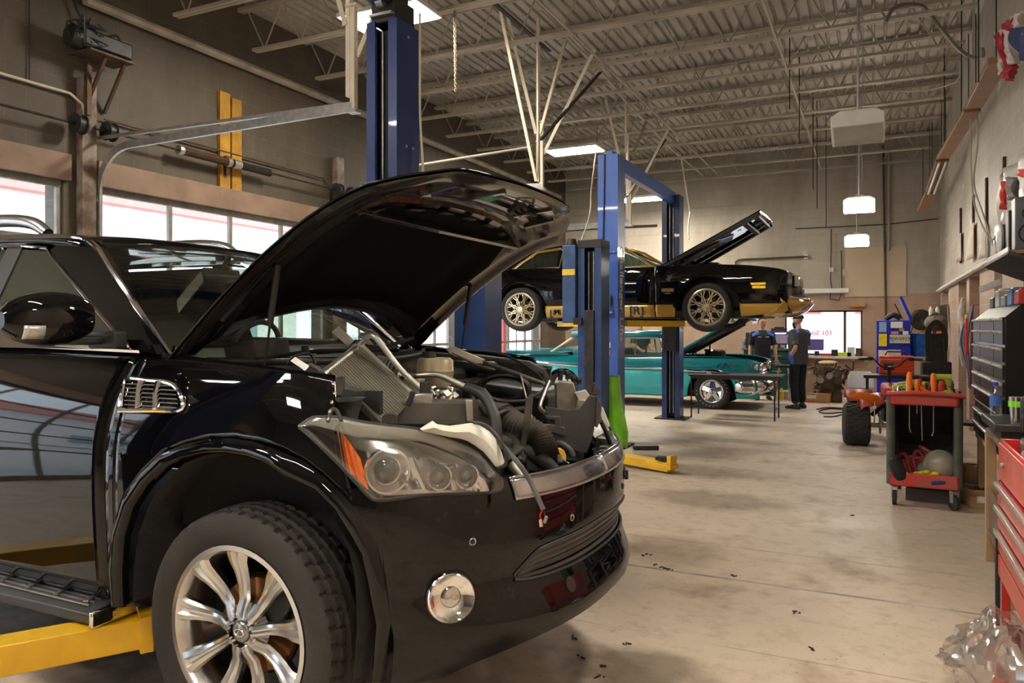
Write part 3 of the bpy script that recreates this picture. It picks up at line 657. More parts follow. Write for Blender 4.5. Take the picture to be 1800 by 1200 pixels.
# ---- headlights
hlt = curve([(.237, 1.122), (.30, 1.150), (.38, 1.152), (.504, 1.135), (.728, 1.105), (.86, 1.06), (.925, 1.02), (.955, .95)])
hlo = curve([(.237, 1.118), (.30, 1.075), (.384, .998), (.43, .94), (.482, .893), (.58, .90), (.68, .906), (.80, .90), (.93, .895), (.955, .91)])
refl = mat('lamp reflector', (.72, .72, .73), .13, .95, .1, 20)
satin = mat('lamp bezel satin', (.62, .62, .62), .2, .85, .15, 20)
haze = mat('hazed lens edge', (.50, .48, .42), .3, 0, .15, 5, coat=.6, alpha=.38)
for mir in (0, 1):
    fl = (lambda p: V((p.x, -p.y, p.z))) if mir else (lambda p: p)
    m = MB(TM)
    patch(m, .245, .95, lambda s: lerp(hlo(s), hlt(s), .03), lambda s: lerp(hlo(s), hlt(s), .97), 40, 10, -.085, mir)
    for g in (hlo, hlt):
        rows = [[fl(S(s, g(s), o)) for s in [lerp(.24, .953, i / 40) for i in range(41)]] for o in (-.004, -.085)]
        m.grid(rows if (g is hlt) != bool(mir) else rows[::-1])
    hl = m.build('headlight', satin, truck, 50)
    m = MB(TM); rows = []
    for j in range(9):
        v = j / 8; rows.append([fl(S(s, lerp(hlo(s), hlt(s), v), .006 + .012 * math.sin(math.pi * v))) for s in [lerp(.237, .955, i / 44) for i in range(45)]])
    m.grid(rows[::-1] if mir else rows); m.build('lens_cover', clear_lens, hl, 80)
    m = MB(TM)      # pale, partly clear upper band of the lens
    rows = [[fl(S(s, lerp(hlo(s), hlt(s), lerp(v0(s), 1, v)), .008)) for s in [lerp(.25, .93, i / 40) for i in range(41)]] for v in (0, .33, .66, 1) for v0 in (lambda s: .80 if s > .5 else lerp(.62, .80, (s - .25) / .25),)]
    m.grid(rows[::-1] if mir else rows); m.build('hazed_band', haze, hl, 80, solid=.003)
    m = MB(TM); m.tube([fl(S(s, hlo(s), .004)) for s in [lerp(.237, .955, i / 40) for i in range(41)]], .006, 6); m.tube([fl(S(s, hlt(s), .004)) for s in [lerp(.237, .955, i / 40) for i in range(41)]], .006, 6); m.build('lamp_seal', black_plastic, hl)
    m = MB(TM); rows = [[fl(S(s, lerp(lerp(hlo(s), hlt(s), .08), lerp(hlo(s), hlt(s), .80 - max(0, s - .40) * 5), v), -.008 - .01 * math.sin(s * 300))) for s in [lerp(.345, .46, i / 12) for i in range(13)]] for v in [k / 5 for k in range(6)]]
    m.grid(rows[::-1] if mir else rows); m.build('amber_reflector', mat('amber plastic', (.95, .22, .03), .25, 0, .15, 30, coat=1), hl, 60)
    for s, z, r1, nm in ((.545, .988, .072, 'projector_lamp'), (.735, .965, .040, 'high_beam_lamp'), (.845, .963, .040, 'high_beam_lamp')):
        c = fl(S(s, z, -.035)); n = V((.80, -.60, 0)); n = fl(n).normalized()
        m = MB(TM); m.lathe([(r1 * 1.10, .000), (r1 * 1.06, .012), (r1 * .96, .010), (r1 * .90, -.01), (r1 * .72, -.02), (r1 * .66, .0), (r1 * .60, -.002)], c, n, 36)
        lp = m.build(nm, refl, hl, 50)
        m = MB(TM); m.lathe([(r1 * .62, -.004), (r1 * .5, .010), (r1 * .3, .018), (.0005, .021)], c, n, 28); m.build('lens', mat('lamp glass bead', (.10, .11, .11), .03, .3, .1, 8, coat=1), lp, 80)
    m = MB(TM)
    rows = [[fl(S(s, lerp(hlo(s), hlt(s), v), -.05 - .03 * abs(math.sin(s * 26)))) for s in [lerp(.44, .94, i / 40) for i in range(41)]] for v in (.10, .3, .5, .66)]
    m.grid(rows[::-1] if mir else rows); m.build('lamp_reflector', refl, hl, 60)
# ---- fender side vent (near and far): chrome frame, two chrome ribs, mesh
for y in (-1, 1):
    def vp(x, z, o=0): return V((x, y * (HWf(z) + .004 + o), z))
    # outline in (x, z)
    out = [(-.640, 1.247), (-.52, 1.250), (-.40, 1.243), (-.335, 1.218), (-.292, 1.178), (-.300, 1.152), (-.42, 1.146), (-.598, 1.137), (-.615, 1.150)]
    m = MB(TM); m.tube([vp(a, b, .004) for a, b in out], .010, 8, closed=True, smooth=3); ve = m.build('side_vent', chrome, truck)
    m = MB(TM); cx, cz = -.46, 1.19
    m.add([vp(a, b, -.004) for a, b in out], [tuple(range(len(out)))[::1 if y > 0 else -1]]); m.build('vent_backing', dark_gap, ve)
    m = MB(TM)
    for a in (-.545, -.452): m.tube([vp(a, 1.243, .006), vp(a + .012, 1.20, .010), vp(a + .035, 1.15, .006)], [.016, .011, .014], 8, smooth=4)
    m.build('vent_rib', chrome, ve)
    m = MB(TM)
    for k in range(6): z = 1.158 + k * .015; m.tube([vp(-.60 - .006 * k, z, .002), vp(-.31 - .012 * k, z, .002)], .0028, 5)
    m.build('vent_mesh', mat('grey vent bars', (.18, .18, .18), .4, .3), ve)
# ---- hood: outer skin, inner skin, insulation pad
HO = V((-.56, 0, 1.375)); HA = R(40)
hc = curve([(0, 0), (.3, .005), (.55, -.005), (.8, -.035), (1.0, -.085), (1.15, -.15), (1.3, -.245), (1.4, -.34)])
def hood(t, v, o=0):
    """v -1..1 across; t 0..1 from the cowl edge to the nose; o = distance under the skin"""
    yy = v * .865; a = .26 * (1 - v * v); L = 1.12 + .26 * (1 - abs(v) ** 3.0); s = lerp(a, L, t)
    z = hc(s) - .07 * abs(v) ** 3 - .02 * v * v + .018 * math.exp(-((abs(v) - .62) / .13) ** 2) * min(1, s * 2)
    n = V((0, 0, 1)); z -= o
    if t > .8: s -= o * (t - .8) * 2
    yy *= 1 - .03 * max(0, s - .6)
    c, q = math.cos(HA), math.sin(HA)
    return HO + V((s * c - z * q, yy, s * q + z * c))
m = MB(TM); N1, N2 = 36, 40
m.grid([[hood(i / N1, -1 + 2 * j / N2) for j in range(N2 + 1)] for i in range(N1 + 1)])
ho = m.build('hood', black_paint, truck, 70, solid=.006)
m = MB(TM)
# edge roll and inner panel
def hin(t, v):
    e = min(1, (1 - abs(v)) / .07, (t + .001) / .05, (1 - t) / .06); e = max(0, e)
    rib = 0
    if t > .74: rib = .018 * (math.sin((t - .74) * 60) > .2) * (abs(v) < .8)
    if abs(v) > .82 and .05 < t < .95: rib = .012
    return .008 + .030 * e ** .6 - (rib if e >= 1 else 0)
m.grid([[hood(i / 60, -1 + 2 * j / 64, hin(i / 60, -1 + 2 * j / 64)) for j in range(65)] for i in range(61)][::-1])
inn = m.build('inner_panel', mat('hood underside paint', (.014, .0115, .0105), .24, 0, .2, 4, coat=.6), ho, 40)
m = MB(TM)
def padv(i, n=40):
    return -1 + 2 * i / n
rows = []
for i in range(21):
    u = i / 20; t = lerp(.10, .70, u); wv = .80 * (1 - .0 * u) * min(1, (u * 8) ** .5 + .6) * (1 - .12 * max(0, u - .8) * 5)
    rows.append([hood(t, wv * padv(j), .040 + .006 * math.sin(math.pi * j / 40)) for j in range(41)])
m.grid(rows[::-1]); m.build('insulation_pad', mat('insulation felt', (.0035, .0035, .0035), .95, 0, .2, 20, .4, 90, spec=.2), ho, 60, solid=-.006)
def hbox(name, t0, t1, v0, v1, o0, o1, ml, **k):
    m = MB(TM); vs = []
    for o in (o0, o1):
        for t in (t0, t1):
            for v in (v0, v1): vs.append(hood(t, v, o))
    m.add(vs, [(0, 1, 3, 2), (4, 6, 7, 5), (0, 4, 5, 1), (2, 3, 7, 6), (0, 2, 6, 4), (1, 5, 7, 3)]); return m.build(name, ml, ho, bevel=.003, **k)
hbox('label_sticker', .815, .88, -.24, -.08, .028, .036, mat('teal sticker', (.0, .36, .24), .5))
hp = mat('hood frame paint', (.020, .017, .016), .22, 0, .2, 4, coat=1)
hbox('cross_rib', .725, .745, -.78, .78, .02, .055, hp); hbox('side_rib', .80, .955, -.28, -.25, .02, .045, hp); hbox('side_rib', .80, .955, .30, .33, .02, .045, hp)
hbox('side_rib', .80, .93, -.55, -.50, .02, .05, hp); hbox('side_rib', .80, .93, .58, .62, .02, .05, hp); hbox('front_rib', .945, .96, -.5, .5, .01, .035, hp)
m = MB(TM); c = hood(.88, .17, .032); m.tube([hood(.86, .13, .03), hood(.86, .13, .075), hood(.90, .13, .08), hood(.91, .20, .08), hood(.89, .20, .03)], .007, 6, smooth=4); m.tube([hood(.87, .17, .03), hood(.88, .18, .07), hood(.90, .24, .05)], .009, 6, smooth=4); m.box(c, (.10, .12, .02), (0, -40, 0)); m.build('hood_latch', grime_black, ho)
m = MB(TM)
for k in range(7): a, b = lerp(-.70, .70, k / 6), lerp(-.62, .78, k / 6); m.add([hood(.69, a, .046), hood(.715, a, .056), hood(.715, b, .056), hood(.69, b, .046)], [(0, 1, 2, 3)])
m.build('pad_edge', mat('pad edge clips', (.07, .06, .055), .3, 0, .2), ho, solid=.004)
m = MB(TM)
for k in range(8):
    t = lerp(.12, .9, k / 7)
    for v in (-.93, .93): p = hood(t, v, .012); m.ball(p, .007, 8)
m.build('panel_clip', silver, ho)
# hinges and gas struts
for y in (-1, 1):
    m = MB(TM); a = hood(.06, y * .94, .03); m.tube([V((-.50, y * .80, 1.20)), V((-.45, y * .80, 1.27)), V((-.50, y * .81, 1.36)), a, hood(.2, y * .92, .03)], .013, 8, smooth=4, flat=2); m.build('hood_hinge', black_paint, truck)
    a = hood(.45, y * .86, .035); b = V((-.14, y * .72, 1.265)) if y < 0 else V((-.10, y * .72, 1.265))
    k = a.lerp(b, .52); m = MB(TM); m.tube([a, k], .012, 10); st = m.build('gas_strut', black_plastic, truck)
    m = MB(TM); m.tube([k, b], .0045, 8); m.ball(a, .014, 10); m.ball(b, .011, 10); m.build('piston_rod', dark_steel if y < 0 else black_plastic, st)
# ================================================================== wheels
def tyre_mesh(m, c, R1, rim, W, side=-1, seg=200, tread=True, deep=.012):
    """c = centre of the wheel, axis along y; side -1: outer face looks to -y"""
    c = V(c); h = W / 2; prof = []
    for r, y in ((rim - .012, -h * .80), (rim + .004, -h * .84), (rim + .02, -h * .93), ((rim + R1) / 2 - .01, -h), (R1 - .035, -h * .97), (R1 - .014, -h * .88)): prof.append((r, y, 0))
    n = 22
    for k in range(n + 1):
        t = -1 + 2 * k / n; prof.append((R1 - .006 * abs(t) ** 3 - .004 * t * t, h * .84 * t, 1))
    for r, y in ((R1 - .014, h * .88), (R1 - .035, h * .97), ((rim + R1) / 2 - .01, h), (rim + .02, h * .93), (rim - .012, h * .80)): prof.append((r, y, 0))
    rows = []
    for i in range(seg):
        a = 2 * math.pi * i / seg; row = []
        for r, y, tr in prof:
            if tr and tread:
                t = y / (h * .84); g = 0
                if abs(abs(t) - .33) < .045 or abs(abs(t) - .02) < .03: g = deep
                elif abs(abs(t) - .70) < .04: g = deep
                ph = (i + (3 * abs(t)) * (1 if t > 0 else -1)) % 5
                if ph < 1.0 and abs(t) > .38: g = max(g, deep * .7)
                elif ph < 1.0: g = max(g, deep * .35)
                r -= g
            row.append(c + V((math.cos(a) * r, y, math.sin(a) * r)))
        rows.append(row)
    m.grid(rows[::-1], cv=True); return m
def rim_barrel(m, c, r, W, side=-1, lip=.012):
    s = side; h = W / 2
    m.lathe([(r * .80, -h * .75 * -s * -1), ] if False else [(r - .004, s * h * .78), (r + lip, s * h * .86), (r + lip, s * h * .90), (r - .006, s * h * .90), (r - .018, s * h * .80), (r - .030, s * h * .45), (r - .040, 0), (r - .02, -s * h * .7)], c, (0, 1, 0), 56); return m
def suv_wheel(x, y, side, parent, M, steer=0):
    c = V((x, y, .387)); Rr = .296
    wh = tyre_mesh(MB(M), c, .43, Rr + .006, .275, side, 240).build('wheel', rubber, parent, 30)
    m = rim_barrel(MB(M), c, Rr, .275, side); s = side; fy = y + s * .095
    NS = 9
    for k in range(NS):
        a0 = math.pi / 2 + 2 * math.pi * k / NS + .02
        rows = []
        for (r, wd, dy, th) in ((.050, .020, -.006, .03), (.075, .021, -.010, .03), (.11, .022, -.026, .03), (.16, .025, -.024, .03), (.21, .031, -.010, .03), (.25, .040, .006, .03), (.284, .050, .010, .028)):
            ring = []
            for (q, e) in ((-1, 0), (-.78, .012), (-.35, .015), (-.12, .004), (.12, .004), (.35, .015), (.78, .012), (1, 0), (.8, -.03), (-.8, -.03)):
                tw = q * wd; rad = r; ring.append(c + V((math.cos(a0) * rad - math.sin(a0) * tw, (fy - y) + s * (dy + e), math.sin(a0) * rad + math.cos(a0) * tw)))
            rows.append(ring)
        m.grid(rows if s > 0 else [r[::-1] for r in rows], cu=True)
    m.lathe([(.001, -s * .0), (.05, 0), (.068, -.004 * s), (.075, -.02 * s), (.07, -.05 * s)], c + V((0, fy - y - s * .008, 0)), (0, 1, 0), 40)
    for k in range(NS):
        a0 = math.pi / 2 + 2 * math.pi * (k + .5) / NS
        m.tube([c + V((math.cos(a0) * .055, fy - y - s * .02, math.sin(a0) * .055)), c + V((math.cos(a0) * .09, fy - y - s * .045, math.sin(a0) * .09))], .014, 6)
    rm = m.build('rim', silver, wh, 32)
    m = MB(M); m.lathe([(.001, .016 * s), (.028, .015 * s), (.037, .010 * s), (.039, 0)], c + V((0, fy - y - s * .008, 0)), (0, 1, 0), 32); cp = m.build('hub_cap', mat('hub cap grey', (.33, .33, .34), .25, .8), rm, 50)
    m = MB(M); e = c + V((0, fy - y + s * .0085, 0)); m.tube([e + V((.021 * math.cos(a), 0, .012 * math.sin(a))) for a in [2 * math.pi * k / 24 for k in range(24)]], .0022, 6, closed=True)
    m.tube([e + V((-.012, 0, -.010)), e + V((-.002, 0, .006)), e + V((0, 0, .002)), e + V((.002, 0, .006)), e + V((.012, 0, -.010))], .002, 5); m.build('emblem', chrome, cp)
    for k in range(6):
        a = 2 * math.pi * (k + .5) / 6 + .2; p = c + V((math.cos(a) * .062, fy - y - s * .012, math.sin(a) * .062))
        MB(M).lathe([(.001, .018 * s), (.007, .016 * s), (.0105, .010 * s), (.011, -.01 * s)], p, (0, 1, 0), 6).build('lug_nut', chrome, rm, 20)
    m = MB(M); m.lathe([(.07, 0), (.165, 0), (.168, -s * .004), (.168, -s * .026), (.07, -s * .03)], c + V((0, fy - y - s * .085, 0)), (0, 1, 0), 48); m.build('brake_disc', mat('rusty brake disc', (.35, .19, .07), .4, .7, .3, 10, dirt=(.25, .10, .03)), wh, 50)
    m = MB(M); m.box(c + V((.12, fy - y - s * .075, .09)), (.09, .05, .14), (0, 35, 0)); m.build('brake_caliper', grime_black, wh, bevel=.01)
    m = MB(M); m.lathe([(.001, -s * .12), (.10, -s * .12), (.17, -s * .115), (.18, -s * .10)], c + V((0, fy - y, 0)), (0, 1, 0), 32); m.build('dust_shield', dark_gap, wh)
    return wh
suv_wheel(-.035, -.842, -1, truck, TM); suv_wheel(-.035, .842, 1, truck, TM); suv_wheel(-3.075, -.842, -1, truck, TM); suv_wheel(-3.075, .842, 1, truck, TM)
# ================================================================== the open engine bay
def slab(m, pts, d, th=.02, back=True):
    """a piece of sheet or moulding: outline at distance d, thickness th away from the viewer"""
    vs = [at(p[0], p[1], p[2] if len(p) > 2 else d) for p in pts]; n = len(vs)
    off = V((-ST, CT, 0)) * th; vs += [v + off for v in vs]
    return m.add(vs, [tuple(range(n)), tuple(range(n, 2 * n))[::-1]] + [((i + 1) % n, i, n + i, n + (i + 1) % n) for i in range(n)])
def path(pts): return [at(*p) for p in pts]
m = MB(TM)
for y in (-.75, .75): m.box((-.05, y, .95), (.95, .02, .56)); 
m.box((-.46, 0, .92), (.03, 1.5, .66)); m.box((.1, 0, .42), (1.15, 1.5, .03)); m.build('bay_wall', dark_gap, truck)
for y in (-1, 1):
    m = MB(TM); m.prism([(-.56, 1.17), (.36, 1.12), (.40, 1.24), (.1, 1.285), (-.56, 1.32)], (0, y * .80, 0), (1, 0, 0), (0, 0, 1), .05 * -y)
    m.build('fender_rail', dusty_plastic, truck, bevel=.006)
# cowl, its seal and vent slots
m = MB(TM); rows = []
for u in range(7):
    rows.append([wsh(0, -1 + 2 * j / 30) + V((.02 + .030 * u, 0, (-.010, -.022, -.012, -.028, -.020, -.05, -.12)[u])) for j in range(31)])
m.grid(rows[::-1]); cw = m.build('cowl', dusty_plastic, truck, 60)
m = MB(TM); m.tube([wsh(0, -1 + 2 * j / 30) + V((.155, 0, -.018)) for j in range(31)], .013, 8); m.build('cowl_seal', mat('cowl rubber', (.035, .033, .030), .45), truck)
m = MB(TM)
for j in range(70):
    v = -.9 + 1.8 * j / 70
    if abs(v) > .12: p = wsh(0, v); m.box(p + V((.075, 0, -.008)), (.045, .006, .012))
m.build('cowl_slots', black_plastic, cw)
m = MB(TM)
for a in ([(-.30, -.55, 1.325), (-.25, -.30, 1.345), (-.24, .08, 1.338), (-.30, .40, 1.345)], [(-.32, -.2, 1.335), (-.27, .2, 1.35), (-.34, .62, 1.39)]): m.tube(a, .010, 6, smooth=5)
m.tube([(-.25, -.36, 1.33), (-.25, -.36, 1.37)], .016, 8); m.tube([(-.25, .02, 1.33), (-.25, .02, 1.375)], .014, 8); m.build('wiper', black_plastic, truck)
m = MB(TM); m.box((-.36, -.52, 1.35), (.15, .26, .09), (0, -12, 12)); m.build('cowl_box', dusty_plastic, truck, bevel=.012)
# engine block, covers and the ribbed ducts
eng = MB(TM)
eng.box((.02, .05, .84), (.72, .62, .50)); eng.box((-.05, .02, 1.12), (.50, .44, .10), (0, -3, 0)); eng.box((.42, .05, .72), (.14, .5, .34))
en = eng.build('engine', grime_black, truck, bevel=.03)
m = MB(TM)
for k in range(5): m.tube([(-.28, -.16 + .08 * k, 1.175), (.18, -.16 + .08 * k, 1.165)], .014, 8)
m.build('cover_rib', dusty_plastic, en)
for k, (c, r) in enumerate((((.50, -.08, .82), .085), ((.50, .14, .90), .055), ((.50, .22, .72), .07), ((.50, -.22, .70), .05))):
    m = MB(TM); m.lathe([(.001, .03), (r * .35, .03), (r * .4, .012), (r * .85, .008), (r, .022), (r, -.02), (r * .8, -.02)], c, (1, 0, 0), 28); m.build('pulley', alu if k % 2 else grime_black, en)
m = MB(TM); m.tube([(.51, -.165, .82), (.51, -.17, .70), (.51, -.22, .645), (.51, .2, .65), (.51, .29, .72), (.51, .20, .95), (.51, .10, .93), (.51, -.06, .905)], .010, 6, closed=True, smooth=6, flat=.5); m.build('drive_belt', rubber, en)
def ribbed(m, pts, r, step=6, amp=.10):
    q = MB(); q.tube(pts, r, 4, smooth=18, caps=False); n = len(q.v) // 4; P = [(q.v[4 * i] + q.v[4 * i + 1] + q.v[4 * i + 2] + q.v[4 * i + 3]) / 4 for i in range(n)]
    m.tube(P, [r * (1 + (amp if i % 2 else -amp)) for i in range(n)], 14); return m
dust_hose = mat('dusty hose rubber', (.085, .075, .062), .65, 0, .4, 8, .2, 60, dirt=(.022, .020, .018))
for nm, pts, r in (('air_hose', [(660, 640, 3.3), (700, 650, 3.3), (740, 642, 3.4), (775, 638, 3.45)], .042), ('air_hose', [(838, 724, 3.25), (870, 722, 3.2), (905, 745, 3.1), (945, 765, 3.05), (960, 800, 3.0)], .050)):
    m = MB(); ribbed(m, path(pts), r); m.build(nm, dust_hose, truck, 30)
for nm, pts, r, ml in (
    ('radiator_hose', [(820, 681, 2.85), (850, 695, 2.8), (870, 735, 2.74), (873, 790, 2.7)], .021, black_plastic),
    ('radiator_hose', [(845, 760, 3.1), (900, 782, 3.05), (950, 805, 3.0), (975, 830, 3.0)], .030, dust_hose),
    ('radiator_hose', [(838, 740, 3.2), (880, 748, 3.15), (905, 778, 3.05), (912, 815, 2.95)], .026, dust_hose),
    ('radiator_hose', [(900, 815, 2.9), (925, 850, 2.85), (905, 880, 2.8)], .022, alu),
    ('silver_pipe', [(690, 661, 2.95), (735, 660, 2.9), (770, 659, 2.88), (800, 672, 2.86), (822, 682, 2.85)], .0125, alu),
    ('silver_pipe', [(960, 727, 3.25), (949, 715, 3.3), (957, 690, 3.35), (965, 670, 3.4)], .010, alu),
    ('fuel_line', [(845, 715, 3.1), (862, 730, 3.05), (890, 722, 3.1), (920, 718, 3.2)], .011, black_plastic),
    ('wiring_loom', [(757, 700, 2.85), (765, 683, 2.85), (790, 686, 2.85), (800, 700, 2.85), (785, 714, 2.82)], .006, black_plastic),
    ('wiring_loom', [(775, 690, 3.0), (800, 678, 3.0), (825, 690, 2.95), (835, 715, 2.9)], .008, black_plastic),
    ('wiring_loom', [(820, 615, 3.6), (880, 622, 3.6), (935, 650, 3.5), (958, 680, 3.4), (930, 700, 3.3)], .006, black_plastic),
    ('wiring_loom', [(915, 660, 3.4), (925, 700, 3.3), (935, 735, 3.2)], .005, alu),
    ('wiring_loom', [(850, 683, 3.0), (865, 700, 3.0), (885, 705, 3.1), (925, 704, 3.2)], .007, black_plastic),
    ('wiring_loom', [(505, 640, 2.95), (520, 625, 2.95), (545, 622, 3.0), (555, 640, 3.0)], .006, black_plastic)):
    m = MB(); m.tube(path(pts), r, 12, smooth=8); m.build(nm, ml, truck)
m = MB(); a, b = at(818, 679, 2.85), at(826, 685, 2.85); m.tube([a, b], .017, 12); m.tube([at(690, 661, 2.95), at(704, 660, 2.93)], .018, 12); m.build('hose_clamp', alu, truck)
# reservoirs
m = MB(); c = at(765, 650, 3.1); m.lathe([(.001, .050), (.055, .050), (.066, .040), (.068, .0), (.070, -.004), (.068, -.008), (.064, -.045), (.045, -.09), (.001, -.1)], c, (0, 0, 1), 24)
for v in m.v: v.x = c.x + (v.x - c.x) * 1.15
rs = m.build('fluid_reservoir', mat('yellowed plastic', (.40, .36, .25), .35, 0, .25, 9, dirt=(.26, .20, .10)), truck, 50)
MB().cyl(c + V((-.03, 0, .045)), c + V((-.03, 0, .075)), .030, .028, 20).build('cap', black_plastic, rs)
m = MB(); c = at(726, 686, 2.95); m.cyl(c + V((0, 0, -.07)), c + V((0, 0, .055)), .045, .045, 24); m.build('canister', mat('drab canister', (.27, .27, .21), .4, .2, .2), truck, bevel=.01)
m = MB(); slab(m, [(715, 697), (740, 692), (760, 693), (759, 709), (716, 710)], 2.72, .05); m.build('battery_bracket', steel, truck, bevel=.003)
m = MB(); m.box(at(722, 700, 2.70), (.018, .02, .055), (0, 20, 20)); m.build('relay_box', black_plastic, truck, bevel=.003); m = MB(); m.box(at(747, 685, 2.78), (.03, .03, .06)); m.build('relay_box', black_plastic, truck, bevel=.003)
m = MB(); random.seed(5)
for k in range(24): p = at(random.uniform(755, 800), random.uniform(683, 712), random.uniform(2.75, 2.9)); m.box(p, (random.uniform(.01, .03),) * 2 + (random.uniform(.01, .03),), (random.uniform(0, 90), random.uniform(0, 90), 0))
m.build('fittings', alu, truck, bevel=.002)
# upper core support: the black bar over the near headlight
m = MB(TM); pts = [V((.17, -.74, 1.185)), V((.30, -.69, 1.19)), V((.45, -.61, 1.19)), V((.56, -.52, 1.185)), V((.63, -.43, 1.18))]
rows = []
for i, p in enumerate(pts):
    n = V((.72, -.69, 0)) ; rows.append([p + V((-.05, .05, 0)), p, p + V((.012, -.012, -.012)), p + V((.014, -.014, -.085)), p + V((0, 0, -.09)), p + V((-.05, .05, -.09))])
m.grid(rows, cu=True); m.add([r for r in rows[0]], [tuple(range(6))]); m.add(rows[-1], [tuple(range(6))[::-1]]); cs = m.build('core_support', mat('scuffed black steel', (.035, .034, .035), .33, 0, .4, 5, coat=.3, dirt=(.10, .09, .075)), truck, 40)
m = MB(); slab(m, [(671, 732), (677, 726), (693, 726), (698, 732), (698, 745), (671, 745)], 2.50, .02); m.build('latch_plate', black_plastic, cs, bevel=.003)
m = MB(); slab(m, [(818, 702), (830, 703), (831, 742), (820, 740)], 2.72, .03); m.build('end_bracket', alu, cs, bevel=.003)
m = MB(); slab(m, [(590, 662), (603, 661), (604, 680), (600, 694), (590, 695)], 2.48, .03); slab(m, [(588, 700), (625, 698), (640, 700), (625, 706), (592, 707)], 2.50, .05)
m.tube(path([(576, 742, 2.42), (583, 720, 2.44), (592, 722, 2.45), (600, 740, 2.43)]), .007, 6, smooth=3); m.build('fender_bracket', dusty_plastic, truck, bevel=.002)
m = MB()
for k, (px, py) in enumerate(((586, 673), (588, 690), (583, 706), (579, 722), (576, 735))): m.ball(at(px, py, 2.42), .007, 8)
m.build('fender_bolt', chrome, truck)
# far side of the bay: big air box with an oval mouth, canister, brackets
m = MB(); rows = [[at(900 + 118 * math.cos(a) * .42 * k - 15, 682 + 60 * math.sin(a) * .42 * k, 3.42 + dd) for a in [2 * math.pi * i / 32 for i in range(32)]] for k, dd in ((1.0, .0), (.86, -.015), (.72, .0), (.70, .12))]
m.grid(rows, cu=True); m.build('air_box_mouth', black_plastic, truck, 50)
m = MB(TM); m.box((.30, .50, 1.06), (.50, .40, .22), (0, 6, 8)); m.box((-.12, .55, 1.16), (.3, .3, .16)); m.box((.02, .62, 1.24), (.3, .14, .06)); m.build('air_box', mat('air box plastic', (.016, .016, .016), .45, 0, .3, 9), truck, bevel=.03)
m = MB(); slab(m, [(783, 612), (800, 610), (852, 632), (850, 640), (828, 638), (790, 622)], 3.5, .02); m.tube(path([(850, 636, 3.5), (905, 655, 3.42), (957, 674, 3.35)]), .0085, 8); m.tube(path([(795, 620, 3.5), (840, 642, 3.45), (870, 650, 3.4)]), .005, 6); m.build('support_rod', alu, truck, bevel=.002)
m = MB(); slab(m, [(976, 675), (984, 670), (1008, 672), (1012, 684), (1016, 700), (1012, 722), (978, 722)], 3.42, .10); m.build('horn_canister', mat('dusty grey canister', (.26, .24, .20), .45, .3, .35, 12, .1, 30), truck, bevel=.006)
g_sh = mat('grey shroud plastic', (.055, .056, .058), .5, 0, .25, 6, .15, 80)
zz = lambda L, ox=820, oy=600, s=4.614: [(ox + a / s, oy + b / s) for a, b in L]
m = MB(); slab(m, zz([(640, 530), (820, 560), (915, 548), (1000, 440), (1062, 450), (1055, 560), (1035, 720), (1000, 840), (975, 905), (830, 870), (710, 830), (700, 940), (690, 1000), (580, 1060), (548, 1035), (580, 850), (660, 858), (690, 732), (690, 745), (604, 742), (614, 680), (720, 690), (650, 610)]), 3.22, .02)
sh = m.build('air_guide', g_sh, truck, bevel=.003)
m = MB(); slab(m, zz([(640, 604), (745, 606), (765, 620), (765, 690), (720, 690), (712, 640), (640, 625)]), 3.20, .04); slab(m, zz([(612, 676), (715, 676), (800, 700), (798, 772), (690, 735), (690, 755), (606, 740)]), 3.20, .03)
m.tube(path([(970, 784, 3.18), (985, 780, 3.15), (1000, 790, 3.14), (1006, 803, 3.14)]), .016, 10, smooth=4); m.build('guide_duct', g_sh, sh, bevel=.003)
m = MB(); slab(m, zz([(1012, 430), (1032, 328), (1045, 335), (1088, 405), (1080, 432), (1040, 438)]), 3.3, .015); slab(m, zz([(1060, 440), (1100, 520), (1085, 640), (1060, 705), (1042, 690)]), 3.2, .02); m.build('guide_fin', g_sh, sh, bevel=.003)
m = MB(); slab(m, zz([(1062, 470), (1110, 540), (1150, 640), (1165, 690), (1140, 700), (1095, 640)]), 3.5, .04); m.build('washer_tank', mat('white washer plastic', (.66, .66, .60), .4, 0, .1, 9), truck, bevel=.004)
m = MB(); m.tube(path([(1056, 740, 3.3), (1068, 765, 3.35), (1078, 795, 3.4), (1092, 815, 3.45), (1100, 838, 3.45)]), .010, 8, smooth=4); m.tube(path([(1058, 745, 3.3), (1075, 790, 3.42), (1094, 822, 3.47)]), .006, 6, smooth=4)
m.box(at(1101, 834, 3.45), (.015, .015, .04)); m.build('hanging_loom', black_plastic, truck)
m = MB(); slab(m, [(925, 700), (938, 690), (935, 725), (921, 802), (912, 800)], 3.0, .02); slab(m, [(925, 800), (950, 796), (948, 828), (925, 826)], 3.0, .06); m.build('lower_bracket', dust_hose, truck, bevel=.003)
# far inner fender top, its studs
m = MB(TM); m.prism([(-.45, 1.15), (-.45, 1.31), (.0, 1.30), (.30, 1.27), (.42, 1.22), (.45, 1.05)], (0, .80, 0), (1, 0, 0), (0, 0, 1), .09); m.build('far_fender_liner', dusty_plastic, truck, bevel=.02)
m = MB()
for px, py, h in ((985, 652, 18), (998, 656, 10), (1008, 664, 8), (1018, 667, 8)):
    m.cyl(at(px, py + h, 3.5), at(px, py, 3.5), .012, .012, 8); m.ball(at(px, py, 3.5), .016, 8)
m.build('plastic_stud', black_plastic, truck)
m = MB(); slab(m, [(1010, 690), (1030, 685), (1037, 695), (1034, 706), (1018, 704)], 3.4, .03); m.box(at(1024, 712, 3.4), (.03, .03, .05)); m.build('white_connector', mat('ivory plastic', (.6, .57, .5), .4), truck, bevel=.003)
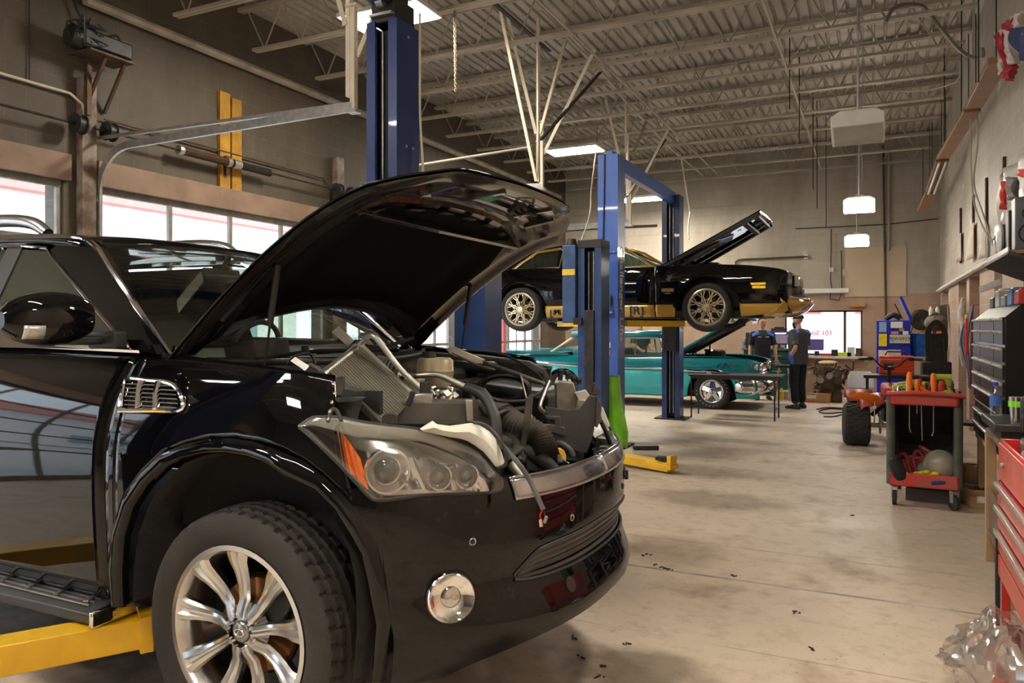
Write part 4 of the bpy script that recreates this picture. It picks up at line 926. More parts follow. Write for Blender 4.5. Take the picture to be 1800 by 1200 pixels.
# near washer tank: white curved moulding behind the headlight
m = MB(); P1 = [(738, 753), (760, 739), (768, 745), (790, 748), (828, 743), (845, 748), (860, 758), (872, 772), (882, 795), (889, 818)]; P2 = [(745, 759), (767, 763), (790, 768), (810, 771), (822, 775), (835, 783), (850, 794), (862, 808), (870, 819), (880, 822)]
rows = []
for t, dd in ((0, .10), (0, .02), (.15, 0), (.5, -.015), (.85, 0), (1, .02), (1, .10)): rows.append([at(lerp(a[0], b[0], t), lerp(a[1], b[1], t), 2.50 + dd) for a, b in zip(P1, P2)])
m.grid(rows[::-1]); m.build('washer_tank', MATS['white washer plastic'], truck, 60)
m = MB(); m.tube(path([(833, 742, 2.52), (853, 746, 2.5), (872, 765, 2.48), (888, 792, 2.47), (889, 815, 2.47), (877, 822, 2.5)]), .006, 8, smooth=5); m.build('rubber_seal', black_plastic, truck)
# random oily clutter low in the bay: brackets, pipes and bolts of the engine
random.seed(11); m = MB(TM)
for k in range(90):
    c = V((random.uniform(.25, .72), random.uniform(-.45, .6), random.uniform(.62, .95)))
    if k % 3: m.box(c, (random.uniform(.02, .10), random.uniform(.02, .10), random.uniform(.01, .06)), (random.uniform(0, 90), random.uniform(0, 90), random.uniform(0, 90)))
    else: m.tube([c, c + V((random.uniform(-.1, .1), random.uniform(-.15, .15), random.uniform(-.05, .1))), c + V((random.uniform(-.1, .1), random.uniform(-.2, .2), random.uniform(.0, .12)))], random.uniform(.006, .016), 8, smooth=4)
cl = m.build('engine_clutter', dusty_plastic, en, bevel=.003); cl['kind'] = 'stuff'
random.seed(12); m = MB(TM)
for k in range(26): c = V((random.uniform(.2, .7), random.uniform(-.4, .55), random.uniform(.75, 1.02))); m.cyl(c, c + V((random.uniform(-.03, .03), random.uniform(-.03, .03), .03)), random.uniform(.008, .02), None, 8)
cl = m.build('bolt_heads', alu, en); cl['kind'] = 'stuff'
# cable dangling over the bumper, with two plugs
m = MB(); m.tube(path([(866, 762, 2.55), (885, 785, 2.5), (912, 815, 2.45), (930, 842, 2.44), (940, 862, 2.42), (950, 885, 2.40), (955, 896, 2.39)]), .0085, 10, smooth=6); hc_ = m.build('loose_cable', mat('grey cable sleeve', (.06, .06, .06), .5), truck)
m = MB(); m.tube(path([(955, 895, 2.39), (949, 905, 2.385), (951, 915, 2.38)]), .002, 6); m.build('red_wire', mat('red wire', (.5, .03, .02), .4), hc_)
m = MB(); m.tube(path([(955, 895, 2.39), (958, 905, 2.385), (959, 912, 2.38)]), .002, 6); m.build('black_wire', black_plastic, hc_)
m = MB(); m.box(at(951, 919, 2.38), (.008, .010, .022), (0, -8, 0)); m.build('plug', mat('tan plug', (.45, .33, .22), .5), hc_); m = MB(); m.box(at(959, 913, 2.38), (.008, .010, .022), (0, 18, 0)); m.build('plug', mat('grey plug', (.2, .2, .19), .5), hc_)
# ---- the loose condenser leaning across the bay: a thing of its own
rc = thing('radiator_core', at(650, 720, 2.85), 'loose finned condenser leaning across the open engine bay of the black SUV', 'radiator')
TL, TR, BR = at(574, 654, 2.70), at(630, 610, 2.92), at(727, 702, 2.78); BL = TL + BR - TR; nv = (TR - TL).cross(BR - TR).normalized()
if nv.y > 0: nv = -nv
m = MB(); vs = [p + nv * o for o in (-.012, .012) for p in (TL, TR, BR, BL)]; m.add(vs, [(0, 1, 2, 3), (7, 6, 5, 4), (0, 4, 5, 1), (1, 5, 6, 2), (2, 6, 7, 3), (3, 7, 4, 0)])
m.build('core', mat('grimy fin pack', (.085, .078, .064), .6, .3, .25, 30, .3, 140), rc)
m = MB()
for k in range(17): a, b = TL.lerp(TR, (k + .5) / 17), BL.lerp(BR, (k + .5) / 17); m.bar(a + nv * .013, b + nv * .013, .0045, .003, nv)
m.build('flat_tube', mat('aluminium tube', (.20, .18, .14), .45, .5, .2, 20), rc)
m = MB(); a = TL + (TL - TR) * .12; m.tube([a, TL.lerp(TR, 1.0)], .017, 14); 
for k in range(22): p = TL.lerp(TR, k / 22) + (BL - TL).normalized() * .014; m.box(p, (.006, .02, .012))
m.build('header_tank', alu, rc)
m = MB(); m.bar(TR + nv * .005, BR + nv * .005, .018, .030, nv); m.build('side_rail', mat('bright side rail', (.52, .50, .45), .35, .7), rc)
m = MB(); m.tube([TL.lerp(TR, .98), at(640, 598, 2.9), at(648, 590, 2.88), at(658, 591, 2.86), at(668, 602, 2.85), at(705, 650, 2.82), at(741, 684, 2.8)], .0115, 12, smooth=5); m.tube([TL.lerp(TR, .93), TL.lerp(TR, 1.05)], .021, 12); m.build('outlet_pipe', alu, rc)
m = MB(); vs = path([(583, 582, 2.93), (596, 572, 2.93), (623, 598, 2.92), (612, 608, 2.92)]); vs += [v + nv * -.004 for v in vs]; m.add(vs, [(0, 1, 2, 3), (7, 6, 5, 4), (0, 4, 5, 1), (1, 5, 6, 2), (2, 6, 7, 3), (3, 7, 4, 0)])
m.tube(path([(590, 579, 2.92), (590, 580, 2.90)]), .004, 6); m.build('mount_bracket', alu, rc, bevel=.001)
m = MB(); vs = path([(510, 634, 2.9), (519, 627, 2.9), (545, 643, 2.86), (536, 652, 2.86)]); vs += [v + V((0, .006, -.003)) for v in vs]; m.add(vs, [(0, 1, 2, 3), (7, 6, 5, 4), (0, 4, 5, 1), (1, 5, 6, 2), (2, 6, 7, 3), (3, 7, 4, 0)]); m.tube(path([(545, 640, 2.86), (560, 648, 2.82), (566, 655, 2.78)]), .008, 8); m.build('mount_bracket', alu, rc, bevel=.001)
# ================================================================== vehicle lifts
def post(root, x, y, top, face, mt, w=.27, dpt=.30, name='column', slots=True):
    """C-section column; face = direction (+1 / -1 along y) of its open side"""
    m = MB(); s = face; y0 = y - s * dpt / 2; y1 = y + s * dpt / 2; t = .014
    poly = [(-w / 2, -dpt / 2), (w / 2, -dpt / 2), (w / 2, dpt / 2), (w * .22, dpt / 2), (w * .22, dpt / 2 - .025), (w / 2 - t, dpt / 2 - .025), (w / 2 - t, -dpt / 2 + t), (-w / 2 + t, -dpt / 2 + t), (-w / 2 + t, dpt / 2 - .025), (-w * .22, dpt / 2 - .025), (-w * .22, dpt / 2), (-w / 2, dpt / 2)]
    n = len(poly); vs = [V((x + a, y + s * b, z)) for z in (.02, top) for a, b in poly]
    m.add(vs, [(i, (i + 1) % n, n + (i + 1) % n, n + i) for i in range(n)]); o = m.build(name, mt, root, 0)
    MB().box((x, y, .012), (w + .22, dpt + .16, .024)).build('base_plate', dark_steel, root)
    if slots:
        m = MB(); m.box((x, y + s * .02, top * .5), (w * .5, .10, top - .1)); m.build('channel_filler', dark_gap, root)  # near-black box filling the open channel
        for dx in (-.030, .030): MB().tube([(x + dx, y + s * .09, .1), (x + dx, y + s * .09, top - .06)], .006, 6).build('lift_cable', steel, root)
    return o
def bolts(root, pts, r=.012, ax=(1, 0, 0)):
    for p in pts: m = MB(); m.lathe([(.001, .008), (r * .8, .008), (r, 0)], p, ax, 6); m.build('bolt', steel, root, 0)
# lift under the SUV
la = thing('vehicle_lift', (-3.3, 2.9, 0), 'dark blue two-post lift straddling the black SUV, its lit top reaching the joists', 'vehicle lift')
XA = -3.29; post(la, XA, 4.76, 3.82, -1, shade_blue); post(la, XA, 1.03, 3.82, 1, shade_blue)
m = MB(); m.box((XA, 2.9, 4.02), (.16, 3.9, .15)); m.build('overhead_beam', mat('dark overhead beam', (.02, .03, .06), .4), la, bevel=.006)
for y in (1.03, 4.76):
    m = MB(); m.box((XA, y, 3.90), (.22, .26, .18)); m.build('pulley_housing', grime_black, la, bevel=.01)
    m = MB(); m.box((XA, y + (-.1 if y > 3 else .1), 3.86), (.2, .14, .02)); m.cyl((XA - .03, y - (.15 if y > 3 else -.15), 3.96), (XA + .03, y - (.15 if y > 3 else -.15), 3.96), .05, None, 16); m.build('pulley', steel, la)
bolts(la, [(XA + .137, 4.76 + dy, z) for z in (2.25, 2.9) for dy in (-.03, .06)] + [(XA + .137, 4.76, 3.72)])
m = MB(); m.tube([(XA + .15, 4.9, 3.95), (XA + .15, 4.9, 3.2), (XA + .18, 4.9, 2.6), (XA + .16, 4.9, 1.2)], .010, 6, smooth=5); m.build('hydraulic_hose', cream, la)
# carriages and yellow swing arms under the sills
for y, s in ((1.03, 1), (4.76, -1)):
    m = MB(); m.box((XA, y + s * .14, .55), (.24, .12, .9)); m.build('carriage', grime_black, la, bevel=.006)
    for tip in ((-2.46, 2.28 if s > 0 else 3.52, 0), (-4.45, 2.28 if s > 0 else 3.52, 0)):
        a = V((XA + (.16 if tip[0] > XA else -.16), y + s * .20, .36)); b = V((tip[0], tip[1], .36)); k = a.lerp(b, .62)
        m = MB(); m.bar(a, a.lerp(b, .80), .125, .115); arm = m.build('swing_arm', yellow_paint, la, bevel=.006)
        m = MB(); m.bar(a.lerp(b, .55), b, .090, .085); m.build('arm_extension', yellow_paint, arm, bevel=.004)
        m = MB(); d = (b - a).normalized(); m.bar(a.lerp(b, .77), a.lerp(b, .81), .150, .14); m.build('arm_collar', yellow_paint, arm, bevel=.004)
        m = MB(); m.cyl(b + V((0, 0, .03)), b + V((0, 0, .115)), .05, .05, 20); m.build('lift_pad', black_plastic, arm)
        m = MB(); p = a.lerp(b, .74) + V((0, -.064, -.02)); m.lathe([(.001, .008), (.012, .008), (.014, 0)], p, (0, -1, 0), 6); m.build('bolt', dark_steel, arm)
# lift in the middle bay, low columns with a motor box
lb = thing('vehicle_lift', (-3.0, 7.0, 0), 'low dark blue two-post lift in the middle bay with a motor box on its column', 'vehicle lift')
for i, (y, s, x) in enumerate(((5.62, 1, -3.02), (8.52, -1, -3.02))):
    post(lb, x, y, 2.5, s, mat('navy lift enamel', (.022, .06, .20), .4, 0, .25, 3, .05, 60), .29, .30); MB().box((x, y, 2.53), (.30, .31, .10)).build('column_cap', dark_steel, lb, bevel=.008)
    m = MB(); m.box((x, y + s * .10, 1.0 if i else .5), (.12, .14, 1.5 if i else .9)); m.build('carriage', dark_steel, lb, bevel=.006)
m = MB(); m.box((-3.26, 8.42, 2.06), (.17, .20, .92)); mb_ = m.build('motor_box', mat('worn blue motor paint', (.035, .08, .20), .5, 0, .3, 6), lb, bevel=.01)
m = MB(); m.box((-3.26, 8.315, 2.20), (.16, .012, .07)); m.build('warning_label', mat('yellow label', (.75, .52, .05), .5), mb_)
m = MB(); m.cyl((-3.26, 8.42, 2.52), (-3.26, 8.42, 2.60), .07, .05, 16); m.box((-3.15, 8.33, 1.62), (.10, .04, .08)); m.build('motor', dark_steel, mb_)
for tip in ((-1.95, 7.95),):
    a = V((-2.9, 8.30, .09)); b = V((tip[0], tip[1], .07)); m = MB(); m.bar(a, b, .14, .10); arm = m.build('swing_arm', yellow_paint, lb, bevel=.006)
    m = MB(); d = (b - a).normalized(); m.bar(a.lerp(b, .72), a.lerp(b, 1.04), .155, .045); m.bar(b - d * .02 + V((0, 0, .06)), b + d * .03 + V((0, 0, .06)), .12, .12); m.build('arm_collar', yellow_paint, arm, bevel=.004)
    m = MB(); m.box(b + V((-.10, 0, .085)), (.12, .12, .03)); m.build('lift_pad', dark_steel, arm, bevel=.004)
for tip in ((-3.9, 7.9), (-2.2, 6.1), (-3.9, 6.2)):
    a = V((-3.02, 8.30 if tip[1] > 7 else 5.84, .09)); b = V((tip[0], tip[1], .07)); MB().bar(a, b, .13, .10).build('swing_arm', yellow_paint, lb, bevel=.006)
# lift holding the black and gold coupe
lc = thing('vehicle_lift', (-3.1, 11.1, 0), 'bright blue two-post lift with overhead beam holding the black and gold coupe', 'vehicle lift')
XC_ = -3.11; post(lc, XC_, 9.46, 3.78, 1, bright_blue, .27, .30); post(lc, XC_, 12.78, 3.78, -1, shade_blue, .30, .30)
m = MB(); m.box((XC_, 11.1, 3.74), (.10, 3.5, .20)); m.build('overhead_beam', bright_blue, lc, bevel=.006)
m = MB(); m.box((XC_ - .0, 9.302, 2.5), (.27, .008, .012)); m.build('column_seam', shade_blue, lc)
m = MB(); m.tube([(XC_ - .04, 9.30, 3.78), (XC_ - .05, 9.295, 3.0), (XC_ - .075, 9.295, 2.1), (XC_ - .07, 9.295, .6)], .008, 6, smooth=4); m.build('safety_cable', black_plastic, lc)
m = MB(); m.box((XC_ + .03, 9.285, 1.9), (.03, .04, .15)); m.tube([(XC_ + .03, 9.27, 1.93), (XC_ + .0, 9.22, 1.84)], .012, 8); m.box((XC_ + .03, 9.28, 1.74), (.09, .03, .025)); m.build('lock_lever', steel, lc, bevel=.003)
m = MB(); m.box((XC_ + .0, 9.305, 1.32), (.08, .004, .07)); m.build('label', paper, lc); m = MB(); m.box((XC_, 9.305, 1.22), (.07, .004, .06)); m.build('label', mat('orange label', (.7, .3, .08), .5), lc)
text('Challenger Lifts', 'column_lettering', mat('white lettering', (.8, .8, .8), .5), lc, (XC_ + .1375, 9.46, 1.98), .20, (0, 0, -1), (0, 1, 0), .002, True)
bolts(lc, [(XC_ + dx, 9.31, 2.52) for dx in (-.08, .08)], .012, (0, -1, 0))
for y, s in ((9.46, 1), (12.78, -1)):
    m = MB(); m.box((XC_, y + s * .15, 1.55), (.22, .12, .8)); m.build('carriage', grime_black, lc, bevel=.006)
    for tip in ((-2.45, 10.62 if s > 0 else 11.6), (-4.3, 10.62 if s > 0 else 11.6)):
        a = V((XC_ + (.1 if tip[0] > XC_ else -.1), y + s * .24, 1.60)); b = V((tip[0], tip[1], 1.60)); m = MB(); m.bar(a, b, .11, .08); arm = m.build('swing_arm', yellow_paint, lc, bevel=.006)
        MB().cyl(b + V((0, 0, .04)), b + V((0, 0, .08)), .055, None, 16).build('lift_pad', black_plastic, arm)
# green fibreglass fender leaning on the bright blue column
gf = thing('loose_fender', (-2.98, 9.15, 0), 'lime green fibreglass fender panel standing against the bright blue lift column', 'car panel')
m = MB(); rows = []
PL = [(1063, 656), (1064, 690), (1065, 720), (1066, 745), (1071, 770), (1082, 786)]; PR = [(1088, 660), (1090, 690), (1093, 712), (1098, 735), (1103, 760), (1101, 788)]
for (a, b), k in zip(zip(PL, PR), range(6)):
    dd = (9.22, 9.2, 9.15, 9.05, 8.95, 8.9)[k]; rows.append([at(lerp(a[0], b[0], t), lerp(a[1], b[1], t), dd - .10 * math.sin(math.pi * t)) for t in [i / 10 for i in range(11)]])
m.grid(rows); m.build('shell', lime, gf, 60, solid=.008, sub=1)
m = MB(); m.tube([r[10] for r in rows], .012, 8); m.build('edge_lip', lime, gf)
# sheet-metal bits at the foot of the columns
tag(MB().box((-2.62, 9.35, .03), (.32, .10, .05), (0, 0, 24)).build('scrap_bracket', dark_steel, bevel=.01), 'small dark scrap bracket on the floor beside the lime green fender', 'bracket')
# ================================================================== garage door tracks, hangers, torsion tubes on the left wall
tr = thing('door_track', (-7.3, 5.25, 0), 'curved galvanised garage door track sweeping up from the left wall', 'door track')
yT = 5.28
def channel(m, pts, w=.075, h=.03):
    for a, b in zip(pts, pts[1:]):
        d = (b - a).normalized(); L = (b - a); up = V((0, 1, 0)).cross(d).normalized()
        m.bar(a, b, .006, w, up) if False else None
    n = len(pts); P = []
    for i in range(n):
        d = (pts[min(i + 1, n - 1)] - pts[max(i - 1, 0)]).normalized(); u = V((0, 1, 0)); q = d.cross(u).normalized()
        P.append([pts[i] + q * a + u * b for a, b in ((-w / 2, .0), (-w / 2, h), (-w / 2 + .01, h), (-w / 2 + .01, .006), (w / 2 - .01, .006), (w / 2 - .01, h), (w / 2, h), (w / 2, 0))])
    return m.grid(P, cu=True)
arcp = [V((XL + .10 + .48 * (1 - math.cos(a)), yT, 2.95 + .48 * math.sin(a))) for a in [math.pi / 2 * i / 10 for i in range(11)]]
end = at(618, 188, Y=yT)
m = MB(); channel(m, [V((XL + .10, yT, 0))] + arcp + [end]); m.build('track_rail', steel, tr, 40)
for k in range(6): z = .4 + k * .5; MB().box((XL + .06, yT + .01, z), (.09, .05, .05)).build('track_bracket', steel, tr)
m = MB(); m.bar((XL + .10, yT + .02, 3.55), end + V((0, .02, .035)), .03, .03); m.build('track_stay', steel, tr)
m = MB(); e = end; m.box(e + V((.0, .03, .42)), (.05, .05, .9)); m.box(e + V((-.05, .03, 1.3)), (.045, .045, 2.4)); m.box(e + V((.0, .03, .88)), (.12, .10, .02)); m.build('track_hanger', cream, tr, bevel=.003)
m = MB(); m.bar(e + V((.02, .05, .45)), e + V((.75, .05, 1.75)), .045, .012, (0, 1, 0)); m.bar(e + V((-.07, .0, .72)), e + V((-.42, -.3, 2.5)), .045, .012, (0, 1, 0)); m.build('track_brace', cream, tr)
m = MB(); m.box(e + V((0, .03, -.03)), (.10, .09, .03)); bolt_ = [m.ball(e + V((-.04 + .03 * k, -.01, -.02)), .008, 6) for k in range(4)]; m.build('hanger_bolt', steel, tr)
d2 = dup(tr, (-7.3, 9.35, 0), 0, 'second garage door track rising behind the hood of the black SUV')
d3 = dup(tr, (-7.3, 13.45, 0), 0, 'garage door track nearest the back corner of the left wall')
# torsion shafts, springs, drums
tq = thing('torsion_shaft', (XL + .2, 7.2, 3.62), 'rusty torsion tube with coil springs over the garage door left of the hood', 'door spring')
def onl(px, py, o=.18): return at(px, py, X=XL + o)
A, B = onl(150, 228), onl(640, 372)
m = MB(); m.tube([V((XL + .18, yy, 3.62)) for yy in (5.2, 9.2)], .014, 8); m.build('shaft', dark_steel, tq)
def spring(y0, y1, ml, nm='coil_spring'):
    m = MB(); n = int((y1 - y0) / .016); pts = [V((XL + .18 + .045 * math.cos(a), y0 + (y1 - y0) * i / (n * 8), 3.62 + .045 * math.sin(a))) for i in range(n * 8 + 1) for a in [2 * math.pi * i / 8]]
    m.tube(pts, .007, 5); m.build(nm, ml, tq)
spring(6.30, 6.98, rusty); spring(7.18, 7.72, dark_steel)
for y in (6.27, 7.0, 7.10, 7.16): m = MB(); m.lathe([(.02, -.03), (.055, -.03), (.06, 0), (.055, .03), (.02, .03)], (XL + .18, y, 3.62), (0, 1, 0), 16); m.build('spring_cone', alu, tq)
m = MB(); m.box((XL + .06, 7.06, 3.6), (.10, .05, .24)); m.build('centre_bearing', rusty, tq)
tq2 = dup(tq, (XL + .2, 11.35, 3.62), 0, 'torsion tube with coil springs over the third garage door, beyond the hood'); tq0 = dup(tq, (XL + .2, 3.1, 3.62), 0, 'torsion tube over the garage door at the left edge')
for yy, lb_ in ((5.19, 'grimy cable drum and upright on the pier between the two bright doors'), (9.3, 'grimy cable drum and upright on the pier right of the yellow boards'), (13.4, 'grimy cable drum and upright on the far pier near the corner')):
    if yy == 5.19:
        dr = thing('door_jamb', (XL, yy, 0), lb_, 'door hardware')
        m = MB(); m.box((XL + .06, yy + .0, 2.1), (.10, .16, 4.1)); m.build('upright', mat('stained jamb paint', (.24, .20, .16), .6, 0, .4, 5, .2, 30, dirt=(.09, .05, .03)), dr, bevel=.004)
        for q in (-.17, .17):
            m = MB(); m.lathe([(.02, -.05), (.10, -.05), (.10, -.035), (.08, -.03), (.08, .03), (.10, .035), (.10, .05), (.02, .05)], (XL + .19, yy + q, 3.62), (0, 1, 0), 20); m.build('cable_drum', grime_black, dr)
    else: dup(dr, (XL, yy, 0), 0, lb_)
# door opener motor on its shelf bracket, and its cable
op = thing('door_opener', (XL, 5.25, 4.35), 'black greasy door opener motor on a bracket high on the left wall', 'motor')
m = MB(); c = V((XL + .26, 5.22, 4.47)); m.box(c, (.24, .55, .17)); m.cyl(c + V((0, -.36, .0)), c + V((0, -.22, .0)), .11, None, 20); m.build('gear_box', grime_black, op, bevel=.02)
m = MB(); random.seed(3)
for k in range(14): p = c + V((.05, -.25, .05)); m.tube([p + V((random.uniform(-.05, .1), random.uniform(-.12, .12), random.uniform(-.05, .1))), p + V((random.uniform(-.05, .15), random.uniform(-.2, .2), random.uniform(-.12, .16))), p + V((random.uniform(-.05, .1), random.uniform(-.15, .15), random.uniform(-.2, .1)))], .008, 5, smooth=3)
m.build('wiring', black_plastic, op)
m = MB(); m.box(c + V((-.02, .02, -.12)), (.34, .5, .02)); m.bar((XL + .02, 5.2, 3.85), (XL + .34, 5.2, 4.33), .03, .03); m.bar((XL + .02, 5.42, 3.85), (XL + .34, 5.42, 4.33), .03, .03); m.box((XL + .14, 5.15, 4.05), (.05, .05, .6)); m.build('shelf_bracket', rusty, op)
tag(MB().tube([(XL + .06, 4.97, 5.7), (XL + .06, 5.0, 5.1), (XL + .08, 5.12, 4.75), (XL + .16, 5.30, 4.62), (XL + .2, 5.45, 4.66), (XL + .2, 5.5, 4.5)], .014, 8, smooth=6).build('power_cable', black_plastic), 'thick black cable drooping down the left wall to the door opener motor', 'cable')
tag(MB().tube([(XL + .02, 4.62, 5.7), (XL + .02, 4.62, 3.95)], .006, 6).build('wall_wire', black_plastic), 'thin straight wire running down the left wall near the picture edge', 'wire')
tag(MB().tube([(XL + .05, 2.5, 3.95), (XL + .05, 5.02, 3.95), (XL + .1, 5.12, 3.86), (XL + .1, 5.13, 3.6)], .014, 8).build('conduit', cream), 'pale conduit bending down onto the pier left of the curved door track', 'pipe')
tag(MB().tube([(XL + .05, 5.4, 3.78), (XL + .05, 8.95, 3.78), (XL + .07, 9.12, 3.66)], .012, 8).build('conduit', rusty), 'thin conduit along the left wall running behind the yellow boards', 'pipe')
# yellow boards
for k, (a, b, zt, zb_) in enumerate(((6.96, 7.10, 0, 0), (7.115, 7.27, 0, 0))):
    m = MB(); z1 = at(401, 165, X=XL + .03).z if k == 0 else at(401, 170, X=XL + .03).z; z0_ = at(401, 340, X=XL).z
    y0 = at(381, 200, X=XL).y if k == 0 else at(402, 200, X=XL).y; y1 = at(400, 200, X=XL).y if k == 0 else at(420, 200, X=XL).y
    tag(MB().box((XL + .03, (y0 + y1) / 2, (z0_ + z1) / 2), (.05, y1 - y0 - .01, z1 - z0_)).build('yellow_board', mat('yellow painted plank', (.48, .25, .02), .6, 0, .15, 5, .2, 30, dirt=(.30, .15, .02)), bevel=.004), 'upright yellow plank on the left wall, the %s of the pair behind the springs' % ('left one' if k == 0 else 'right one'), 'board', 'yellow planks on the left wall')
# chain and ceiling hangers near the middle
m = MB(); a, b = at(799, 16, d=8.5), at(801, 158, d=8.5)
for k in range(34): p = a.lerp(b, k / 33); r = .014; m.tube([p + V((math.cos(q) * r * (k % 2), math.cos(q) * r * ((k + 1) % 2), math.sin(q) * .024)) for q in [2 * math.pi * i / 8 for i in range(8)]], .004, 5, closed=True)
ch = tag(m.build('hanging_chain', mat('dusty chain', (.30, .25, .17), .6, .3)), 'pale metal chain hanging straight down from the joists', 'chain')
def strut(pts, w, ml, label, nm='ceiling_strut'):
    m = MB(); P = path(pts)
    for a, b in zip(P, P[1:]): m.bar(a, b, w, .02)
    return tag(m.build(nm, ml), label, 'strut')
strut([(880, 20, 9.0), (943, 318, 9.5)], .045, cream, 'long cream strut slanting down from the joists to the track over the hood')
strut([(945, 65, 9.5), (947, 320, 9.5)], .045, cream, 'upright cream strut meeting the slanting one over the hood tip')
strut([(994, 68, 10.2), (945, 250, 9.6)], .04, cream, 'cream strut leaning the other way behind the upright one')
strut([(1055, 127, 10.6), (950, 246, 9.7)], .06, dark_steel, 'dark steel brace slanting beside the cream struts')
strut([(862, 0, 8.6), (966, 90, 10.4)], .05, dark_steel, 'dark angle bar under the joists at the top of the picture')
strut([(1100, 172, 12.6), (1100, 268, 12.6)], .05, cream, 'short cream strut dropping to the top of the bright blue column')
strut([(1136, 214, 13.4), (1113, 268, 13.0)], .05, mat('shaded strut paint', (.34, .30, .24), .6), 'brown-grey strut slanting beside the bright blue column top')  # cream strut paint darkened in its colour to stand for shade
strut([(1169, 246, 14.6), (1102, 345, 13.4)], .06, dark_steel, 'dark brace slanting behind the overhead beam of the bright blue lift')
strut([(1196, 270, 16.5), (1213, 375, 16.4)], .05, cream, 'cream strut hanging beyond the overhead beam, toward the back wall')
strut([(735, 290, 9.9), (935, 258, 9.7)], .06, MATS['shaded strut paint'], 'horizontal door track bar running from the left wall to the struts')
strut([(950, 20, 9.6), (1050, 118, 11.3), (1100, 178, 12.6), (1180, 262, 15.8), (1238, 310, 18.2)], .045, joist_mat, 'long pale angle running back under the joists above the lifts', 'ceiling_rail')
for pts, lb_ in (([(1048, 268, 13.6), (1040, 330, 13.2), (1036, 380, 12.5), (1018, 432, 11.8)], 'white cord hanging from the lit panel toward the coupe roof'), ([(1213, 372, 16), (1210, 400, 15.5), (1211, 420, 15)], 'white cord hanging just right of the far blue column')):
    tag(MB().tube(path(pts), .014, 6, smooth=6).build('electric_cable', mat('white cord', (.72, .68, .58), .5)), lb_, 'cord')
# ================================================================== the other cars
def flank(m, x0, x1, zb, zt, wf, nx, nz, y, yo=0):
    f = lambda g, s: g(s) if callable(g) else g
    rows = []
    for j in range(nz + 1):
        rows.append([])
        for i in range(nx + 1):
            x = lerp(x0, x1, i / nx); z = lerp(f(zb, x), f(zt, x), j / nz); rows[-1].append(V((x, y * (wf(x, z) + yo), z)))
    m.grid(rows if y < 0 else [r[::-1] for r in rows]); return m
def wheel_bg(M, c, R1, rim, W, s, parent, style, ml, letters=False):
    c = V(c); t = tyre_mesh(MB(M), c, R1, rim, W, s, 96, True, .007).build('wheel', rubber, parent, 30); fy = s * W * .34
    m = MB(M); rim_barrel(m, c, rim - .006, W, s, .01); r = rim - .01
    if style == 'snow':
        for k in range(8):
            a = 2 * math.pi * k / 8
            def P(rr, an, dy=0): return c + V((math.cos(an) * rr, fy + s * dy, math.sin(an) * rr))
            for q in (-1, 1):
                m.tube([P(r * .22, a + q * .12, .012), P(r * .62, a + q * .33, .006), P(r * .97, a + q * .13, -.002)], .0085, 5)
                m.tube([P(r * .40, a + q * .06, .01), P(r * .60, a + q * .32, .006)], .008, 5)
                m.tube([P(r * .62, a + q * .33, .004), P(r * .97, a + q * .46, -.002)], .0085, 5)
        m.lathe([(.001, .03 * s), (r * .18, .028 * s), (r * .26, .012 * s), (r * .30, -.02 * s)], c + V((0, fy, 0)), (0, 1, 0), 24)
    else:
        for k in range(5):
            a = 2 * math.pi * k / 5 + .3
            m.bar(c + V((math.cos(a) * r * .15, fy, math.sin(a) * r * .15)), c + V((math.cos(a) * r * .98, fy - s * .02, math.sin(a) * r * .98)), .075, .025, (0, 1, 0))
        m.lathe([(.001, .035 * s), (r * .2, .032 * s), (r * .26, .015 * s), (r * .34, 0), (r * .4, -.02 * s)], c + V((0, fy, 0)), (0, 1, 0), 24)
        m.lathe([(r * .98, -.02 * s), (r * .6, -.05 * s), (r * .3, -.05 * s)], c + V((0, fy, 0)), (0, 1, 0), 30)
    rm = m.build('rim', ml, t, 35)
    m = MB(M); m.lathe([(rim + .008, s * W * .46), (rim - .002, s * W * .475), (rim - .012, s * W * .44)], c, (0, 1, 0), 48); m.build('rim_lip', silver, rm)
    m = MB(M); m.lathe([(.001, 0), (r * .62, 0), (r * .62, -s * .02), (.001, -s * .02)], c + V((0, fy - s * .08, 0)), (0, 1, 0), 32); m.build('brake_disc', dark_steel, t)
    if letters:
        m = MB(M)
        for k in range(26):
            if k % 13 < 9: a = 2 * math.pi * k / 26; p = c + V((math.cos(a) * (R1 + rim) / 2, s * W * .505, math.sin(a) * (R1 + rim) / 2)); m.bar(p - V((-math.sin(a), 0, math.cos(a))) * .012, p + V((-math.sin(a), 0, math.cos(a))) * .012, .004, .022, (0, 1, 0))
        m.build('white_letters', paper, t)
    return t
# ------------------------------------------------- black and gold coupe on the lift
FM = Matrix.Translation((-2.05, 11.18, 1.49)); fb = thing('coupe', (-2.05, 11.18, 1.49), 'black and gold coupe with lattice wheels raised on the lift, hood open', 'car')
fw = curve([(-3.85, .80), (-3.4, .88), (-2.6, .915), (-1.2, .90), (0, .92), (.5, .90), (.9, .83), (1.1, .74)])
fzw = curve([(.15, .88), (.35, .97), (.55, 1.0), (.75, .985), (.9, .94), (1.0, .90)])
fW = lambda x, z: fw(x) * fzw(z)
ftop = curve([(-3.88, .87), (-3.4, .93), (-2.6, .945), (-1.4, .90), (-.8, .90), (-.2, .91), (.4, .89), (.9, .83), (1.05, .78)])
def farch(x, cx, r, b): return max(b, .33 + math.sqrt(max(0, r * r - (x - cx) ** 2))) if abs(x - cx) < r else b
gz = .37
fbot = lambda x: max(farch(x, 0, .43, .20), farch(x, -2.77, .41, .20)) if x < .45 else .20 + (x - .45) * .10
